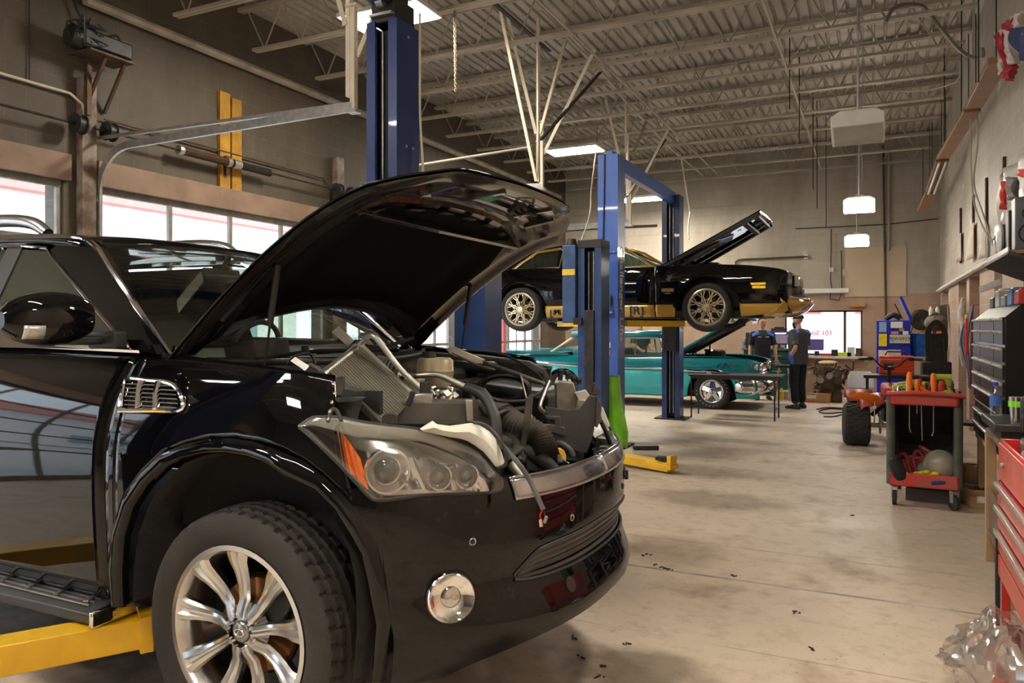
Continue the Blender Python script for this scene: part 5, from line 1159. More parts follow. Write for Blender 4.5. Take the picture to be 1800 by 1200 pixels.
for y in (-1, 1):
    for nm, a, b in (('rear_quarter', -3.86, -2.02), ('door', -2.0, -.72), ('front_fender', -.70, 1.02)):
        m = MB(FM); flank(m, a, b, lambda x: max(fbot(x), gz + .0), ftop, fW, 60 if nm != 'door' else 14, 12, y); o = m.build(nm, black_paint, fb, 60, solid=.01)
        m = MB(FM); flank(m, a, b, fbot, lambda x: max(fbot(x), gz), fW, 60 if nm != 'door' else 14, 4, y, .002); m.build('gold_sill', gold, o, 60, solid=.01)
    for cx, r in ((0, .43), (-2.77, .41)):
        m = MB(FM); rows = []
        for o, q in ((.0, 1.03), (.012, 1.0), (-.02, .98)): rows.append([V((cx + math.cos(a) * r * q, y * (fW(cx, .6) + o + .004), .33 + math.sin(a) * r * q)) for a in [math.pi * (i / 24) for i in range(25)]])
        m.grid(rows if y > 0 else rows[::-1]); m.build('arch_lip', black_paint, fb, 60)
        m = MB(FM); rows = [[V((cx + math.cos(a) * r * .98, y * yy, .33 + math.sin(a) * r * .98)) for a in [math.pi * (i / 20) for i in range(21)]] for yy in (.90, .5)]
        m.grid(rows if y < 0 else rows[::-1]); m.build('wheel_well', dark_gap, fb)
    for cx in (0, -2.77): wheel_bg(FM, (cx, y * .79, .33), .335, .245, .22, y, fb, 'snow', gold_wheel)
    # greenhouse side: gold rimmed windows
    gy2 = lambda z: lerp(.80, .56, (z - .9) / .40)
    def gl(name, pts, ml, off, th, par=fb):
        m = MB(FM); vs = [V((a, y * (gy2(b) + off), b)) for a, b in pts]; n = len(vs); vs += [v - V((0, y * th, 0)) for v in vs]
        fs = [tuple(range(n)), tuple(range(n, 2 * n))[::-1]] + [(i, (i + 1) % n, n + (i + 1) % n, n + i) for i in range(n)]
        return m.add(vs, fs if y > 0 else [f[::-1] for f in fs]).build(name, ml, par, 30)
    gl('roof_side', [(-3.2, .92), (-2.7, 1.20), (-2.3, 1.285), (-2.0, 1.30), (-1.92, 1.30), (-1.99, .90)], black_paint, 0, .03)
    w1 = gl('door_window', [(-1.93, .93), (-1.93, 1.27), (-1.45, 1.275), (-1.30, 1.22), (-.80, .92)], window_glass('green car glass', (.55, .62, .56), .06), -.005, .006)
    w2 = gl('quarter_window', [(-2.85, .96), (-2.55, 1.17), (-2.25, 1.21), (-2.22, .96)], glass_dark, .004, .006)
    for pts in ([(-1.95, .90), (-1.95, 1.285), (-1.45, 1.292), (-1.27, 1.235), (-.74, .91)], [(-2.95, .935), (-2.6, 1.20), (-2.22, 1.24), (-2.17, 1.20), (-2.17, .935)]):
        m = MB(FM); m.tube([V((a, y * (gy2(b) + .006), b)) for a, b in pts], .017, 6, closed=True, flat=1.3); m.build('gold_pinstripe', gold, fb)
    m = MB(FM); m.tube([V((-1.86, y * .93, .75)), V((-1.72, y * .93, .75))], .012, 6, flat=2); m.build('door_handle', chrome, fb)
    for dz in (0, .045):
        m = MB(FM); m.box((.66, y * (fW(.66, .6) + .004), .585 + dz), (.20, .012, .030)); m.build('side_marker', mat('amber marker', (.95, .55, .03), .3, emit=.25), fb)
    m = MB(FM); m.box((-.52, y * (fW(-.5, .56) + .003), .57), (.17, .006, .045)); m.box((-.52, y * (fW(-.5, .56) + .003), .525), (.08, .006, .012)); m.build('fender_script', gold, fb)
Yt = 11.18 - fW(-1.5, .30) - .016
for bd, px in (('[M', 976), ('[R]', 1119)):
    p = at(px, 536, Y=Yt); text(bd, 'side_lettering', black_plastic, fb, (p.x, Yt, 1.49 + .292), .17, (1, 0, 0), (0, 0, 1), .003, True)
# top surfaces
def deck(name, x0, x1, zf, wfn, n, ml, crown=.03, k=12, parent=fb, M=FM):
    m = MB(M); m.grid([[V((lerp(x0, x1, i / n), v * wfn(lerp(x0, x1, i / n)), zf(lerp(x0, x1, i / n)) + crown * (1 - v * v))) for v in [-1 + 2 * j / k for j in range(k + 1)]][::1] for i in range(n + 1)][::-1]); return m.build(name, ml, parent, 60, solid=.01)
deck('roof', -2.75, -1.50, curve([(-2.75, 1.20), (-2.3, 1.285), (-1.9, 1.30), (-1.5, 1.275)]), lambda x: .57, 8, black_paint, .02)
deck('trunk_lid', -3.86, -3.15, ftop, lambda x: fW(x, .9) * .99, 6, black_paint)
for a, b in ((-.70, -.60), (.62, 1.0)): deck('cowl' if a < 0 else 'header_panel', a, b, ftop, lambda x: fW(x, .9), 4, black_paint, .02)
m = MB(FM); 
for y in (-1, 1): m.grid([[V((x, y * q * fW(x, .9), ftop(x) + (0 if q == 1 else .0))) for x in [lerp(-.62, .64, i / 12) for i in range(13)]] for q in ((1, .86) if y < 0 else (.86, 1))])
m.build('fender_top', black_paint, fb, 60, solid=.01)
m = MB(FM); m.box((0, 0, .55), (1.3, 1.1, .5)); m.build('engine', grime_black, fb, bevel=.05)
m = MB(FM); m.cyl((-.1, 0, .80), (-.1, 0, .93), .2, None, 24); m.box((-.12, -.02, .95), (.3, .3, .08)); m.build('air_cleaner', black_plastic, fb, bevel=.02)
m = MB(FM); m.grid([[V((lerp(-.70, -1.52, u), v * lerp(.78, .57, u), lerp(.91, 1.28, u) + .02 * (1 - v * v))) for v in (-1, -.5, 0, .5, 1)] for u in (0, .5, 1)]); m.build('windshield', MATS['green car glass'], fb, 60)
for y in (-1, 1): m = MB(FM); m.tube([V((-.68, y * .79, .91)), V((-1.50, y * .575, 1.285))], .02, 6); m.build('a_pillar', chrome, fb)
m = MB(FM); m.grid([[V((lerp(-3.3, -2.7, u), v * lerp(.72, .57, u), lerp(.93, 1.215, u))) for v in (-1, 0, 1)] for u in (0, 1)][::-1]); m.build('rear_glass', glass_dark, fb)
for y in (-.36, .36):
    m = MB(FM); m.box((-1.95, y, .58), (.5, .48, .18)); m.box((-2.2, y, .85), (.14, .46, .56), (0, -15, 0)); m.build('seat', black_plastic, fb, bevel=.04)
# nose: canted header, chrome grille surround, gold air dam
m = MB(FM); rows = []
for z, xx in ((.80, 1.02), (.74, 1.10), (.62, 1.12), (.50, 1.16), (.44, 1.24), (.38, 1.27), (.30, 1.20), (.22, 1.05)): rows.append([V((xx - .30 * abs(v) ** 2.6 - .02 * abs(v), v * .80 * (1 if z > .4 else 1.0), z)) for v in [-1 + 2 * j / 20 for j in range(21)]])
m.grid(rows[:5]); nz_ = m.build('nose', black_paint, fb, 60, solid=.01)
m = MB(FM); m.grid(rows[4:]); m.build('gold_bumper', gold, fb, 60, solid=.02)
for y in (-1, 1):
    for k in range(2):
        yy = y * (.34 + .20 * k); m = MB(FM); m.box((1.08 - .12 * k, yy, .68), (.06, .19, .16), (0, -8, -y * 10 * k)); hh = m.build('headlight', chrome, nz_, bevel=.01)
        m = MB(FM); m.box((1.115 - .12 * k, yy, .68), (.02, .16, .13), (0, -8, -y * 10 * k)); m.build('lens', clear_lens if False else mat('lamp lens', (.6, .6, .58), .1, .4), hh)
    m = MB(FM); m.tube([V((1.10, y * .10, .76)), V((1.03, y * .55, .75)), V((.86, y * .78, .73)), V((.92, y * .79, .48)), V((1.20, y * .50, .43)), V((1.27, y * .12, .43))], .014, 6); m.build('grille_trim', chrome, nz_)
for y in (-1, 1): m = MB(FM); flank(m, .98, 1.06, .24, .78, lambda x, z: .60 if x > 1.02 else .74, 2, 3, y); m.build('nose_side', black_paint, nz_)
m = MB(FM); m.grid([[V((-3.86 - .08 * (1 - v * v), v * .79, z)) for v in [-1 + 2 * j / 8 for j in range(9)]] for z in (.3, .6, .88)][::-1]); m.build('tail_panel', black_paint, fb, 60)
m = MB(FM); m.box((-1.4, 0, .24), (4.2, 1.3, .10)); m.tube([(-3.5, .3, .2), (-2, .25, .16), (-.6, .25, .18)], .035, 8, smooth=4); m.tube([(-.6, 0, .16), (-2.6, 0, .2)], .04, 8); m.build('underbody', grime_black, fb)
for x in (0, -2.77): m = MB(FM); m.tube([(x, -.75, .33), (x, .75, .33)], .045, 10); m.ball((x, 0, .33), (.13, .16, .13), 12) if x else None; m.build('axle', dark_steel, fb)
# raised hood
Hh = V((-.67, 0, .91)); ang = math.atan2(.72, 1.36)
def fh(s, v, o=0): z = .02 * (1 - v * v) - o; yy = v * (.76 - .05 * s); return Hh + V((s * math.cos(ang) - z * math.sin(ang), yy, s * math.sin(ang) + z * math.cos(ang)))
m = MB(FM); m.grid([[fh(1.52 * i / 10, -1 + 2 * j / 12) for j in range(13)] for i in range(11)]); hd = m.build('hood', black_paint, fb, 60, solid=.008)
for v in (-.93, .93): m = MB(FM); m.bar(fh(.05, v, .03), fh(1.5, v, .03), .10, .05, (-math.sin(ang), 0, math.cos(ang))); m.build('hood_frame', black_plastic, hd, bevel=.008)
for s in (.08, 1.42, 1.25): m = MB(FM); m.bar(fh(s, -.9, .03), fh(s, .9, .03), .09, .04); m.build('cross_frame', dusty_plastic, hd, bevel=.006)
m = MB(FM); m.tube([fh(.45 + .32 * math.cos(a), .0 + .20 * math.sin(a), .012) for a in [2 * math.pi * i / 20 for i in range(20)]], .012, 6, closed=True); m.add([fh(.45 + .31 * math.cos(a), .19 * math.sin(a), .006) for a in [2 * math.pi * i / 20 for i in range(20)]], [tuple(range(20))]); m.build('scoop_opening', mat('bare inner hood', (.42, .38, .32), .5), hd)
m = MB(FM); m.box(fh(1.38, -.2, .05), (.10, .2, .05), (0, -28, 0)); m.box(fh(1.4, .25, .05), (.08, .12, .06), (0, -28, 0)); m.build('hood_latch', dusty_plastic, hd)
for y in (-1, 1): m = MB(FM); m.tube([fh(.18, y * .9, .03), V((-.38, y * .70, .90)), V((-.52, y * .70, .84))], .02, 8, smooth=4); m.tube([fh(.32, y * .88, .03), V((-.20, y * .72, .88))], .014, 8); m.build('hood_hinge', black_plastic, fb)
# ------------------------------------------------- teal classic on the floor
CM = Matrix.Translation((-2.78, 15.36, 0)); cv = thing('classic_car', (-2.78, 15.36, 0), 'teal two-tone classic hardtop with chrome bumper and open hood parked under the raised coupe', 'car')
cw_ = curve([(-4.35, .80), (-3.6, .96), (-2, .97), (0, .97), (.6, .95), (.85, .86)]); czw = curve([(.2, .93), (.4, .99), (.65, 1.0), (.82, .985), (.93, .93), (1.02, .86)])
cW = lambda x, z: cw_(x) * czw(z)
ctop = curve([(-4.4, .98), (-3.9, 1.03), (-3.2, .99), (-1.6, .965), (-.9, .99), (.2, 1.00), (.7, .95), (.86, .90)])
cbot = lambda x: max(farch(x, 0, .44, .22), farch(x, -2.99, .38, .22))
spear = curve([(-4.4, .88), (-2.2, .76), (-1.2, .76), (-.4, .73), (.2, .70), (.86, .68)])
for y in (-1, 1):
    for nm, a, b in (('rear_quarter', -4.36, -2.1), ('door', -2.08, -.86), ('front_fender', -.84, .86)):
        m = MB(CM); flank(m, a, b, lambda x: max(cbot(x), spear(x)), ctop, cW, 50 if nm != 'door' else 12, 8, y); o = m.build(nm, teal, cv, 60, solid=.01)
        m = MB(CM); flank(m, a, b, cbot, lambda x: max(cbot(x), spear(x)), cW, 50 if nm != 'door' else 12, 8, y); m.build('lower_panel', teal_lt if nm != 'front_fender' else teal_lt, o, 60, solid=.01)
    m = MB(CM); m.tube([V((x, y * (cW(x, spear(x)) + .006), spear(x))) for x in [lerp(-4.3, .84, i / 20) for i in range(21)]], .013, 6, flat=1.6); m.build('side_spear', chrome, cv)
    m = MB(CM)
    for k in range(4): x = .12 + .09 * k; m.bar(V((x, y * (cW(x, .85) + .01), .80)), V((x + .06, y * (cW(x, .85) + .006), .88)), .028, .012, (0, 1, 0))
    m.build('fender_hash', chrome, cv)
    for cx in (0, -2.99):
        wheel_bg(CM, (cx, y * .80, .345), .345, .215, .22, y, cv, 'mag', chrome, True)
        m = MB(CM); rows = [[V((cx + math.cos(a) * .42, y * yy, .345 + math.sin(a) * .42)) for a in [math.pi * (i / 20) for i in range(21)]] for yy in (.93, .5)]; m.grid(rows if y < 0 else rows[::-1]); m.build('wheel_well', dark_gap, cv)
    gy3 = lambda z: lerp(.83, .62, (z - .98) / .42)
    m = MB(CM); pts = [(-2.62, .97), (-2.33, 1.33), (-1.10, 1.33), (-.92, .98)]; m.add([V((a, y * gy3(b), b)) for a, b in pts], [(0, 1, 2, 3)]); m.build('side_window', window_glass('pale car glass', (.8, .86, .84), .08), cv)
    m = MB(CM)
    for a, b in (((-2.62, .98), (-2.33, 1.335)), ((-2.33, 1.335), (-1.08, 1.335)), ((-1.08, 1.335), (-.90, .99)), ((-1.52, .98), (-1.52, 1.33)), ((-.90, .99), (-2.62, .98))): m.tube([V((a[0], y * (gy3(a[1]) + .006), a[1])), V((b[0], y * (gy3(b[1]) + .006), b[1]))], .016, 6)
    m.build('window_trim', chrome, cv)
    m = MB(CM); m.tube([V((-4.3, y * .88, 1.02)), V((-3.6, y * .90, 1.03)), V((-2.9, y * .86, .99))], [.05, .04, .02], 8, smooth=4); m.build('tail_fin', teal, cv)
    m = MB(CM)
    for k in range(2): m.lathe([(.001, .03), (.075, .02), (.09, 0), (.095, -.05)], (.86 - .05 * k, y * (.60 + .19 * k), .80), (1, -y * .0, 0), 20)
    m.build('headlight', chrome, cv)
for y in (-1, 1): m = MB(CM); m.grid([[V((x, y * a, z)) for x in (-2.92, -2.4, -1.6, -.98)] for a, z in ((.655, 1.34), (.675, 1.40), (.655, 1.455), (.60, 1.475))][::y]); m.build('roof_side', teal, cv, 60, solid=.01)
deck('roof', -2.95, -.98, curve([(-2.95, 1.30), (-2.4, 1.44), (-1.8, 1.47), (-1.0, 1.40)]), lambda x: .64, 10, teal, .03, parent=cv, M=CM)
deck('trunk_lid', -4.36, -3.2, ctop, lambda x: cW(x, .95) * .97, 8, teal, .03, parent=cv, M=CM)
m = MB(CM); m.grid([[V((lerp(-3.35, -2.85, u), v * lerp(.74, .63, u), lerp(1.0, 1.33, u))) for v in (-1, -.5, 0, .5, 1)] for u in (0, 1)]); m.build('rear_glass', MATS['pale car glass'], cv)
for y in (-1, 1): m = MB(CM); m.tube([V((-3.40, y * .76, .99)), V((-2.90, y * .64, 1.33))], .03, 6); m.build('rear_pillar', cream, cv)
m = MB(CM); m.grid([[V((lerp(-.72 - .22 * abs(v) ** 3, -1.05, u), v * lerp(.82, .62, u), lerp(.99, 1.39, u))) for v in [-1 + j / 5 for j in range(11)]] for u in (0, .5, 1)]); m.build('windshield', MATS['pale car glass'], cv, 60)
m = MB(CM); m.tube([V((lerp(-.72 - .22 * abs(v) ** 3, -1.05, u), v * lerp(.82, .62, u), lerp(.99, 1.39, u))) for u, v in ((0, -1), (1, -1), (1, 0), (1, 1), (0, 1))], .018, 6); m.build('windshield_frame', chrome, cv)
m = MB(CM); 
for y in (-1, 1): m.grid([[V((x, y * q * cW(x, .95), ctop(x) + (.0 if q == 1 else -.01))) for x in [lerp(-.80, .86, i / 12) for i in range(13)]] for q in ((1, .80) if y < 0 else (.80, 1))])
m.box((-.75, 0, .97), (.12, 1.4, .04)); m.build('fender_top', teal, cv, 60, solid=.01)
m = MB(CM); m.box((-.05, 0, .70), (1.0, .62, .42)); m.cyl((-.1, 0, .9), (-.1, 0, 1.08), .2, None, 24); m.box((-.05, -.35, .93), (.5, .12, .1)); m.build('engine', grime_black, cv, bevel=.03)
m = MB(CM); m.cyl((-.1, 0, 1.08), (-.1, 0, 1.11), .215, None, 24); m.build('air_cleaner', chrome, cv)
def bowy(x, v): return x - .13 * abs(v) ** 3
m = MB(CM); m.grid([[V((bowy(xx, v), v * .93, z)) for v in [-1 + j / 8 for j in range(17)]] for z, xx in ((.88, .86), (.72, .84), (.58, .80), (.44, .84))][::-1]); gr = m.build('grille_panel', mat('chrome grille', (.55, .55, .54), .2, .9, .4, 40), cv, 60)
m = MB(CM); m.grid([[V((bowy(xx, v) - .05 * abs(v) ** 6, v * 1.0, z)) for v in [-1 + j / 10 for j in range(21)]] for z, xx in ((.58, .92), (.56, 1.0), (.48, 1.04), (.40, 1.03), (.33, .96), (.30, .88))][::-1]); m.build('front_bumper', chrome, cv, 60, solid=.01)
for y in (-1, 1): m = MB(CM); m.grid([[V((x, y * (1.0 + o), z)) for x in (.45, .6, .75, .80)] for z, o in ((.58, -.02), (.48, .01), (.38, 0), (.32, -.03))] if y > 0 else [[V((x, y * (1.0 + o), z)) for x in (.45, .6, .75, .80)] for z, o in ((.58, -.02), (.48, .01), (.38, 0), (.32, -.03))][::-1]); m.build('bumper_end', chrome, cv, 60, solid=.01)
m = MB(CM)
for k in range(5): m.tube([V((bowy(.88, v) , v * .80, .50 + k * .06 + .0)) for v in [-1 + j / 6 for j in range(13)]], .011, 5)
m.build('grille_bar', chrome, gr)
m = MB(CM); m.grid([[V((-4.40 - .04 * (1 - v * v), v * .82, z)) for v in [-1 + j / 4 for j in range(9)]] for z in (.3, .6, .98)]); m.tube([V((-4.46 + .1 * abs(v) ** 3, v * .95, .45)) for v in [-1 + j / 4 for j in range(9)]], .07, 8); m.build('tail_panel', chrome, cv, 60)
m = MB(CM); m.box((-1.8, 0, .28), (4.6, 1.5, .12)); m.build('underbody', dark_gap, cv)
for x in (-1.7, -2.5): m = MB(CM); m.box((x, 0, .62), (.55, 1.3, .2)); m.box((x - .3, 0, .86), (.15, 1.3, .5), (0, -12, 0)); m.build('bench_seat', mat('teal vinyl', (.03, .2, .2), .5), cv, bevel=.04)
m = MB(CM); c = V((-1.15, .40, .99)); m.tube([c + V((.06 * math.sin(a), .19 * math.cos(a), .17 * math.sin(a))) for a in [2 * math.pi * k / 20 for k in range(20)]], .012, 6, closed=True); m.tube([c, c + V((.3, 0, -.12))], .02, 6); m.build('steering_wheel', black_plastic, cv)
ca = R(30); Ch = V((-.78, 0, 1.01))
def chd(s, v, o=0): z = .05 * (1 - v * v) - o - .03 * max(0, s - 1) * 5 * .3; return Ch + V((s * math.cos(ca) - z * math.sin(ca), v * .78, s * math.sin(ca) + z * math.cos(ca)))
m = MB(CM); m.grid([[chd(1.50 * i / 10, -1 + 2 * j / 12) for j in range(13)] for i in range(11)]); hd = m.build('hood', teal, cv, 60, solid=.008)
for v in (-.9, .9): m = MB(CM); m.bar(chd(.05, v, .05), chd(1.3, v, .05), .07, .05); m.build('hood_frame', black_plastic, hd)
m = MB(CM); m.grid([[chd(1.45 * i / 6, (-1 + 2 * j / 8) * .9, .035) for j in range(9)] for i in range(7)][::-1]); m.build('inner_panel', black_plastic, hd, 60)
m = MB(CM); m.tube([chd(1.50, v, .02) for v in (-1, -.6, 0, .6, 1)], .085, 10, smooth=4, flat=.6); m.tube([chd(s, -1, .01) for s in (0, .5, 1, 1.5)], .028, 8); m.build('hood_lip', teal, hd)
for y in (-1, 1): m = MB(CM); m.tube([chd(.5, y * .8, .05), V((-.35, y * .70, .96))], .015, 6); m.build('hood_hinge', dark_steel, cv)
# ------------------------------------------------- pale cars parked outside, beyond the glass doors
def lot_car(x, y, rz, ml, label):
    t = thing('parked_car', (x, y, -.1), label, 'car', 'cars parked outside', rz)
    M = Matrix.Translation((x, y, -.1)) @ Matrix.Rotation(rz, 4, 'Z'); top = curve([(-2.2, .85), (-1.9, 1.0), (-1.5, 1.38), (-.9, 1.45), (-.1, 1.42), (.7, 1.02), (1.6, .92), (2.2, .7)]); hw = curve([(-2.25, .7), (-1.6, .88), (1.4, .88), (2.25, .65)])
    m = MB(M); rows = []
    for i in range(31):
        x_ = -2.2 + 4.4 * i / 30; w = hw(x_); T = top(x_); b = min(T, .95); rows.append([V((x_, q * w * k, z)) for q, k, z in ((-1, .95, .25), (-1, 1, .6), (-1, .95, b), (-1, .70 if T > 1.05 else .85, T), (0, 1, T + .03), (1, .70 if T > 1.05 else .85, T), (1, .95, b), (1, 1, .6), (1, .95, .25))])
    m.grid(rows[::-1]); m.build('body', ml, t, 60)
    m = MB(M)
    for q in (-1, 1): m.add([V((-1.45, q * .86, .98)), V((-1.2, q * .70, 1.33)), V((-.1, q * .70, 1.33)), V((.55, q * .86, .98))], [(0, 1, 2, 3)])
    m.build('window', glass_dark, t)
    for wx in (-1.35, 1.4):
        for q in (-1, 1): m = MB(M); m.cyl((wx, q * .72, .32), (wx, q * .90, .32), .32, None, 24); w_ = m.build('wheel', rubber, t); m = MB(M); m.cyl((wx, q * .89, .32), (wx, q * .905, .32), .2, None, 16); m.build('hub_cap', silver, w_)
    return t
lot_car(-12.2, 16.5, R(95), mat('pale silver paint', (.45, .50, .56), .2, .3, coat=1), 'pale silver car parked outside beyond the far garage door')
lot_car(-14.5, 14.0, R(88), mat('white car paint', (.75, .76, .78), .2, coat=1), 'white car parked outside left of the silver one')
for k, (x, y, w_) in enumerate(((-8.6, 13.1, 'beside the white car'), (-8.6, 17.2, 'beside the silver car'))):
    tag(MB().box((x, y, 1.1), (.34, .34, 2.4)).build('red_post', mat('red post paint', (.62, .12, .10), .5), bevel=.01), 'red square post outside the far glass doors, %s' % w_, 'post')
# ================================================================== people
def skinned(name, nodes, edges, ml, parent, M, sub=2, root=0):
    import bmesh
    me = bpy.data.meshes.new(name); bm = bmesh.new(); ly = bm.verts.layers.skin.verify(); keys = list(nodes); vs = {}
    Mi = ROOTM[parent.name].inverted() @ M
    for k in keys:
        p, r = nodes[k]; v = bm.verts.new(Mi @ V(p)); r = r if hasattr(r, '__len__') else (r, r); v[ly].radius = r; vs[k] = v
    vs[keys[root]][ly].use_root = True
    for a, b in edges: bm.edges.new((vs[a], vs[b]))
    bm.to_mesh(me); bm.free(); me.materials.append(ml); o = bpy.data.objects.new(name, me); COL.objects.link(o); o.parent = parent; ROOTM[o.name] = ROOTM[parent.name]
    a = o.modifiers.new('skin', 'SKIN'); a.use_smooth_shade = True; a.branch_smoothing = .4
    b = o.modifiers.new('sub', 'SUBSURF'); b.levels = sub; b.render_levels = sub
    return o
def chain(nd, ed, pre, pts, start=None):
    prev = start
    for i, (p, r) in enumerate(pts):
        k = '%s%d' % (pre, i); nd[k] = (p, r)
        if prev is not None: ed.append((prev, k))
        prev = k
    return prev
def person(loc, rz, label, arms, legs, shirt, panel, hairc, H=1.78, lean=0, cap=None, beard=None, hair_len=1, bulk=1, head_rz=0, sleeve=True):
    """arms = {side: (elbow, wrist, hand_dir, curl)}; legs = {side: (hip, knee, ankle)}; local frame: +x forward, +y left"""
    t = thing('person', loc, label, 'person', None, rz); M = ROOTM[t.name] @ Matrix.Scale(H / 1.78, 4); nd = {}; ed = []
    chain(nd, ed, 'sp', [((0, 0, .96), (.10, .08)), ((.01, 0, 1.10), (.10, .08)), ((.015, 0, 1.26), (.11, .085)), ((.0, 0, 1.40), (.11, .085)), ((-.01, 0, 1.475), (.065, .06)), ((.0, 0, 1.52), (.054, .056))])
    hr = Matrix.Rotation(head_rz, 3, 'Z'); hp = lambda x, y, z: tuple(hr @ V((x, y, 0)) + V((.01, 0, z)))
    chain(nd, ed, 'hd', [(hp(.0, 0, 1.565), (.050, .054)), (hp(.028, 0, 1.60), (.074, .072)), (hp(.012, 0, 1.66), (.098, .104)), (hp(.0, 0, 1.72), (.092, .104)), (hp(-.004, 0, 1.765), (.05, .06))], 'sp5')
    for sd, (elb, wri, hdr, curl) in arms.items():
        s = 1 if sd == 'l' else -1; sh = V((-.01, s * .185, 1.425)); e = V(elb); w_ = V(wri); h = V(hdr).normalized()
        last = chain(nd, ed, 'a' + sd, [(tuple(sh), .045), (tuple(sh.lerp(e, .5)), .042), (tuple(e), .042), (tuple(e.lerp(w_, .35)), .043), (tuple(w_), .028)], 'sp3')
        pal = w_ + h * .05; side = h.cross(V((1, 0, 0)) if abs(h.x) < .7 else V((0, 1, 0))).normalized(); nrm = h.cross(side).normalized()
        nd['p' + sd] = (tuple(pal), (.036, .020)); ed.append((last, 'p' + sd))
        for q in range(4):
            b = pal + h * .035 + side * (-.027 + .018 * q); L = (.060, .070, .066, .052)[q]
            chain(nd, ed, 'f%s%d' % (sd, q), [(tuple(b), .0095), (tuple(b + h * L * .5 + nrm * curl * .015), .0085), (tuple(b + h * L * (1 - curl * .3) + nrm * curl * .045), .007)], 'p' + sd)
        b = pal - side * .036; chain(nd, ed, 't' + sd, [(tuple(b), .012), (tuple(b - side * .022 + h * .032), .010), (tuple(b - side * .028 + h * .056), .008)], 'p' + sd)
    for sd, (hip, knee, ank) in legs.items():
        hi, kn, an = V(hip), V(knee), V(ank); chain(nd, ed, 'l' + sd, [(tuple(hi), .07), (tuple(hi.lerp(kn, .5)), .065), (tuple(kn), .052), (tuple(kn.lerp(an, .35)), .058), (tuple(an), .038), (tuple(an + V((.05, 0, -.05))), .038), (tuple(an + V((.14, 0, -.065))), .030)], 'sp0')
    skinned('body', nd, ed, skin, t, M)
    # work shirt with short sleeves
    m = MB(M); rows = []
    for z, rx, ry, cx in ((.84, .115, .165, 0), (.95, .125, .17, .008), (1.08, .122, .165, .014), (1.22, .125, .175, .018), (1.34, .125, .188, .012), (1.41, .112, .185, .0), (1.455, .09, .150, -.008), (1.485, .07, .095, -.01), (1.505, .062, .070, -.008), (1.50, .055, .06, -.006)):
        rows.append([V((cx + rx * bulk * math.copysign(abs(math.cos(a)) ** .8, math.cos(a)) * (1 + .02 * math.sin(5 * a + z * 30)), ry * (bulk if z < 1.4 else 1 + (bulk - 1) * .5) * math.copysign(abs(math.sin(a)) ** .8, math.sin(a)), z)) for a in [2 * math.pi * k / 28 for k in range(28)]])
    m.grid(rows, cu=True)
    for sd, (elb, wri, hdr, curl) in arms.items():
        s = 1 if sd == 'l' else -1; sh = V((-.01, s * .185, 1.425)); e = V(elb); m.tube([V((-.005, s * .09, 1.405)), V((-.008, s * .15, 1.412)), sh + V((0, s * .012, -.02)), sh.lerp(e, .35), sh.lerp(e, .65), sh.lerp(e, .88)], [.05, .072 * bulk, .074 * bulk, .070 * bulk, .068, .070], 14, smooth=4)
    shr = m.build('work_shirt', shirt, t, 60)
    for s in (-1, 1):
        m = MB(M); rows = []
        for i in range(9):
            u = i / 8; rows.append([V((lerp(-.10, .115, u) * bulk, s * lerp(.08, .225, v) * (1 + .3 * (bulk - 1)), 1.485 + .13 * (bulk - 1) - .05 * v ** 2 - .62 * (u - .5) ** 2 * .55 + .004)) for v in [j / 6 for j in range(7)]])
        m.grid(rows if s < 0 else [r[::-1] for r in rows]); m.build('shoulder_panel', panel, shr, 60, solid=.01)
    if panel: m = MB(M); m.box((.135 * bulk, .08, 1.36), (.006, .07, .02)); m.build('name_patch', paper, shr); m = MB(M); m.box((.135 * bulk, -.08, 1.36), (.006, .07, .02)); m.build('name_patch', paper, shr)
    nd, ed = {}, []; chain(nd, ed, 'sp', [((0, 0, .97), (.165, .13)), ((0, 0, .90), (.165, .135))])
    for sd, (hip, knee, ank) in legs.items():
        hi, kn, an = V(hip), V(knee), V(ank); chain(nd, ed, 'l' + sd, [(tuple(hi), .105), (tuple(hi.lerp(kn, .5)), .098), (tuple(kn), .082), (tuple(kn.lerp(an, .5)), .080), (tuple(an + V((0, 0, .0))), .076)], 'sp1')
    skinned('trousers', nd, ed, mat('navy work trousers', (.012, .014, .022), .8, 0, .3, 14, .3, 60), t, M)
    for sd, (hip, knee, ank) in legs.items():
        an = V(ank); m = MB(M); rows = []
        for x, wd, h_ in ((-.085, .030, .07), (-.06, .042, .10), (.0, .045, .11), (.06, .046, .085), (.12, .048, .062), (.18, .042, .055), (.215, .025, .04)): rows.append([V((an.x + x, an.y + wd * math.cos(a), max(.004, h_ / 2 + h_ / 2 * math.sin(a)))) for a in [2 * math.pi * i / 14 for i in range(14)]])
        m.grid(rows, cu=True); m.add(rows[0], [tuple(range(14))[::-1]]); m.add(rows[-1], [tuple(range(14))]); m.build('shoe', mat('worn work boot', (.05, .045, .04), .6, 0, .3, 20), t, 50)
    m = MB(M)      # nose, brows, ears
    f = lambda x, y, z: V(hp(x, y, z))
    m.tube([f(.098, 0, 1.676), f(.116, 0, 1.645), f(.102, 0, 1.638)], [.008, .013, .009], 8)
    for s in (-1, 1): m.ball(f(.0, s * .080, 1.648), (.018, .008, .030), 10)
    m.build('nose_and_ears', skin, t, 60)
    m = MB(M)
    for s in (-1, 1): m.ball(f(.098, s * .032, 1.668), (.008, .012, .007), 8); m.tube([f(.104, s * .016, 1.688), f(.092, s * .050, 1.690)], .005, 5)
    m.build('eyes_and_brows', mat('dark hair', (.03, .02, .014), .7), t)
    m = MB(M); m.tube([f(.091, -.022, 1.610), f(.098, 0, 1.612), f(.091, .022, 1.610)], .005, 5); m.build('mouth', mat('lips', (.38, .16, .13), .5), t)
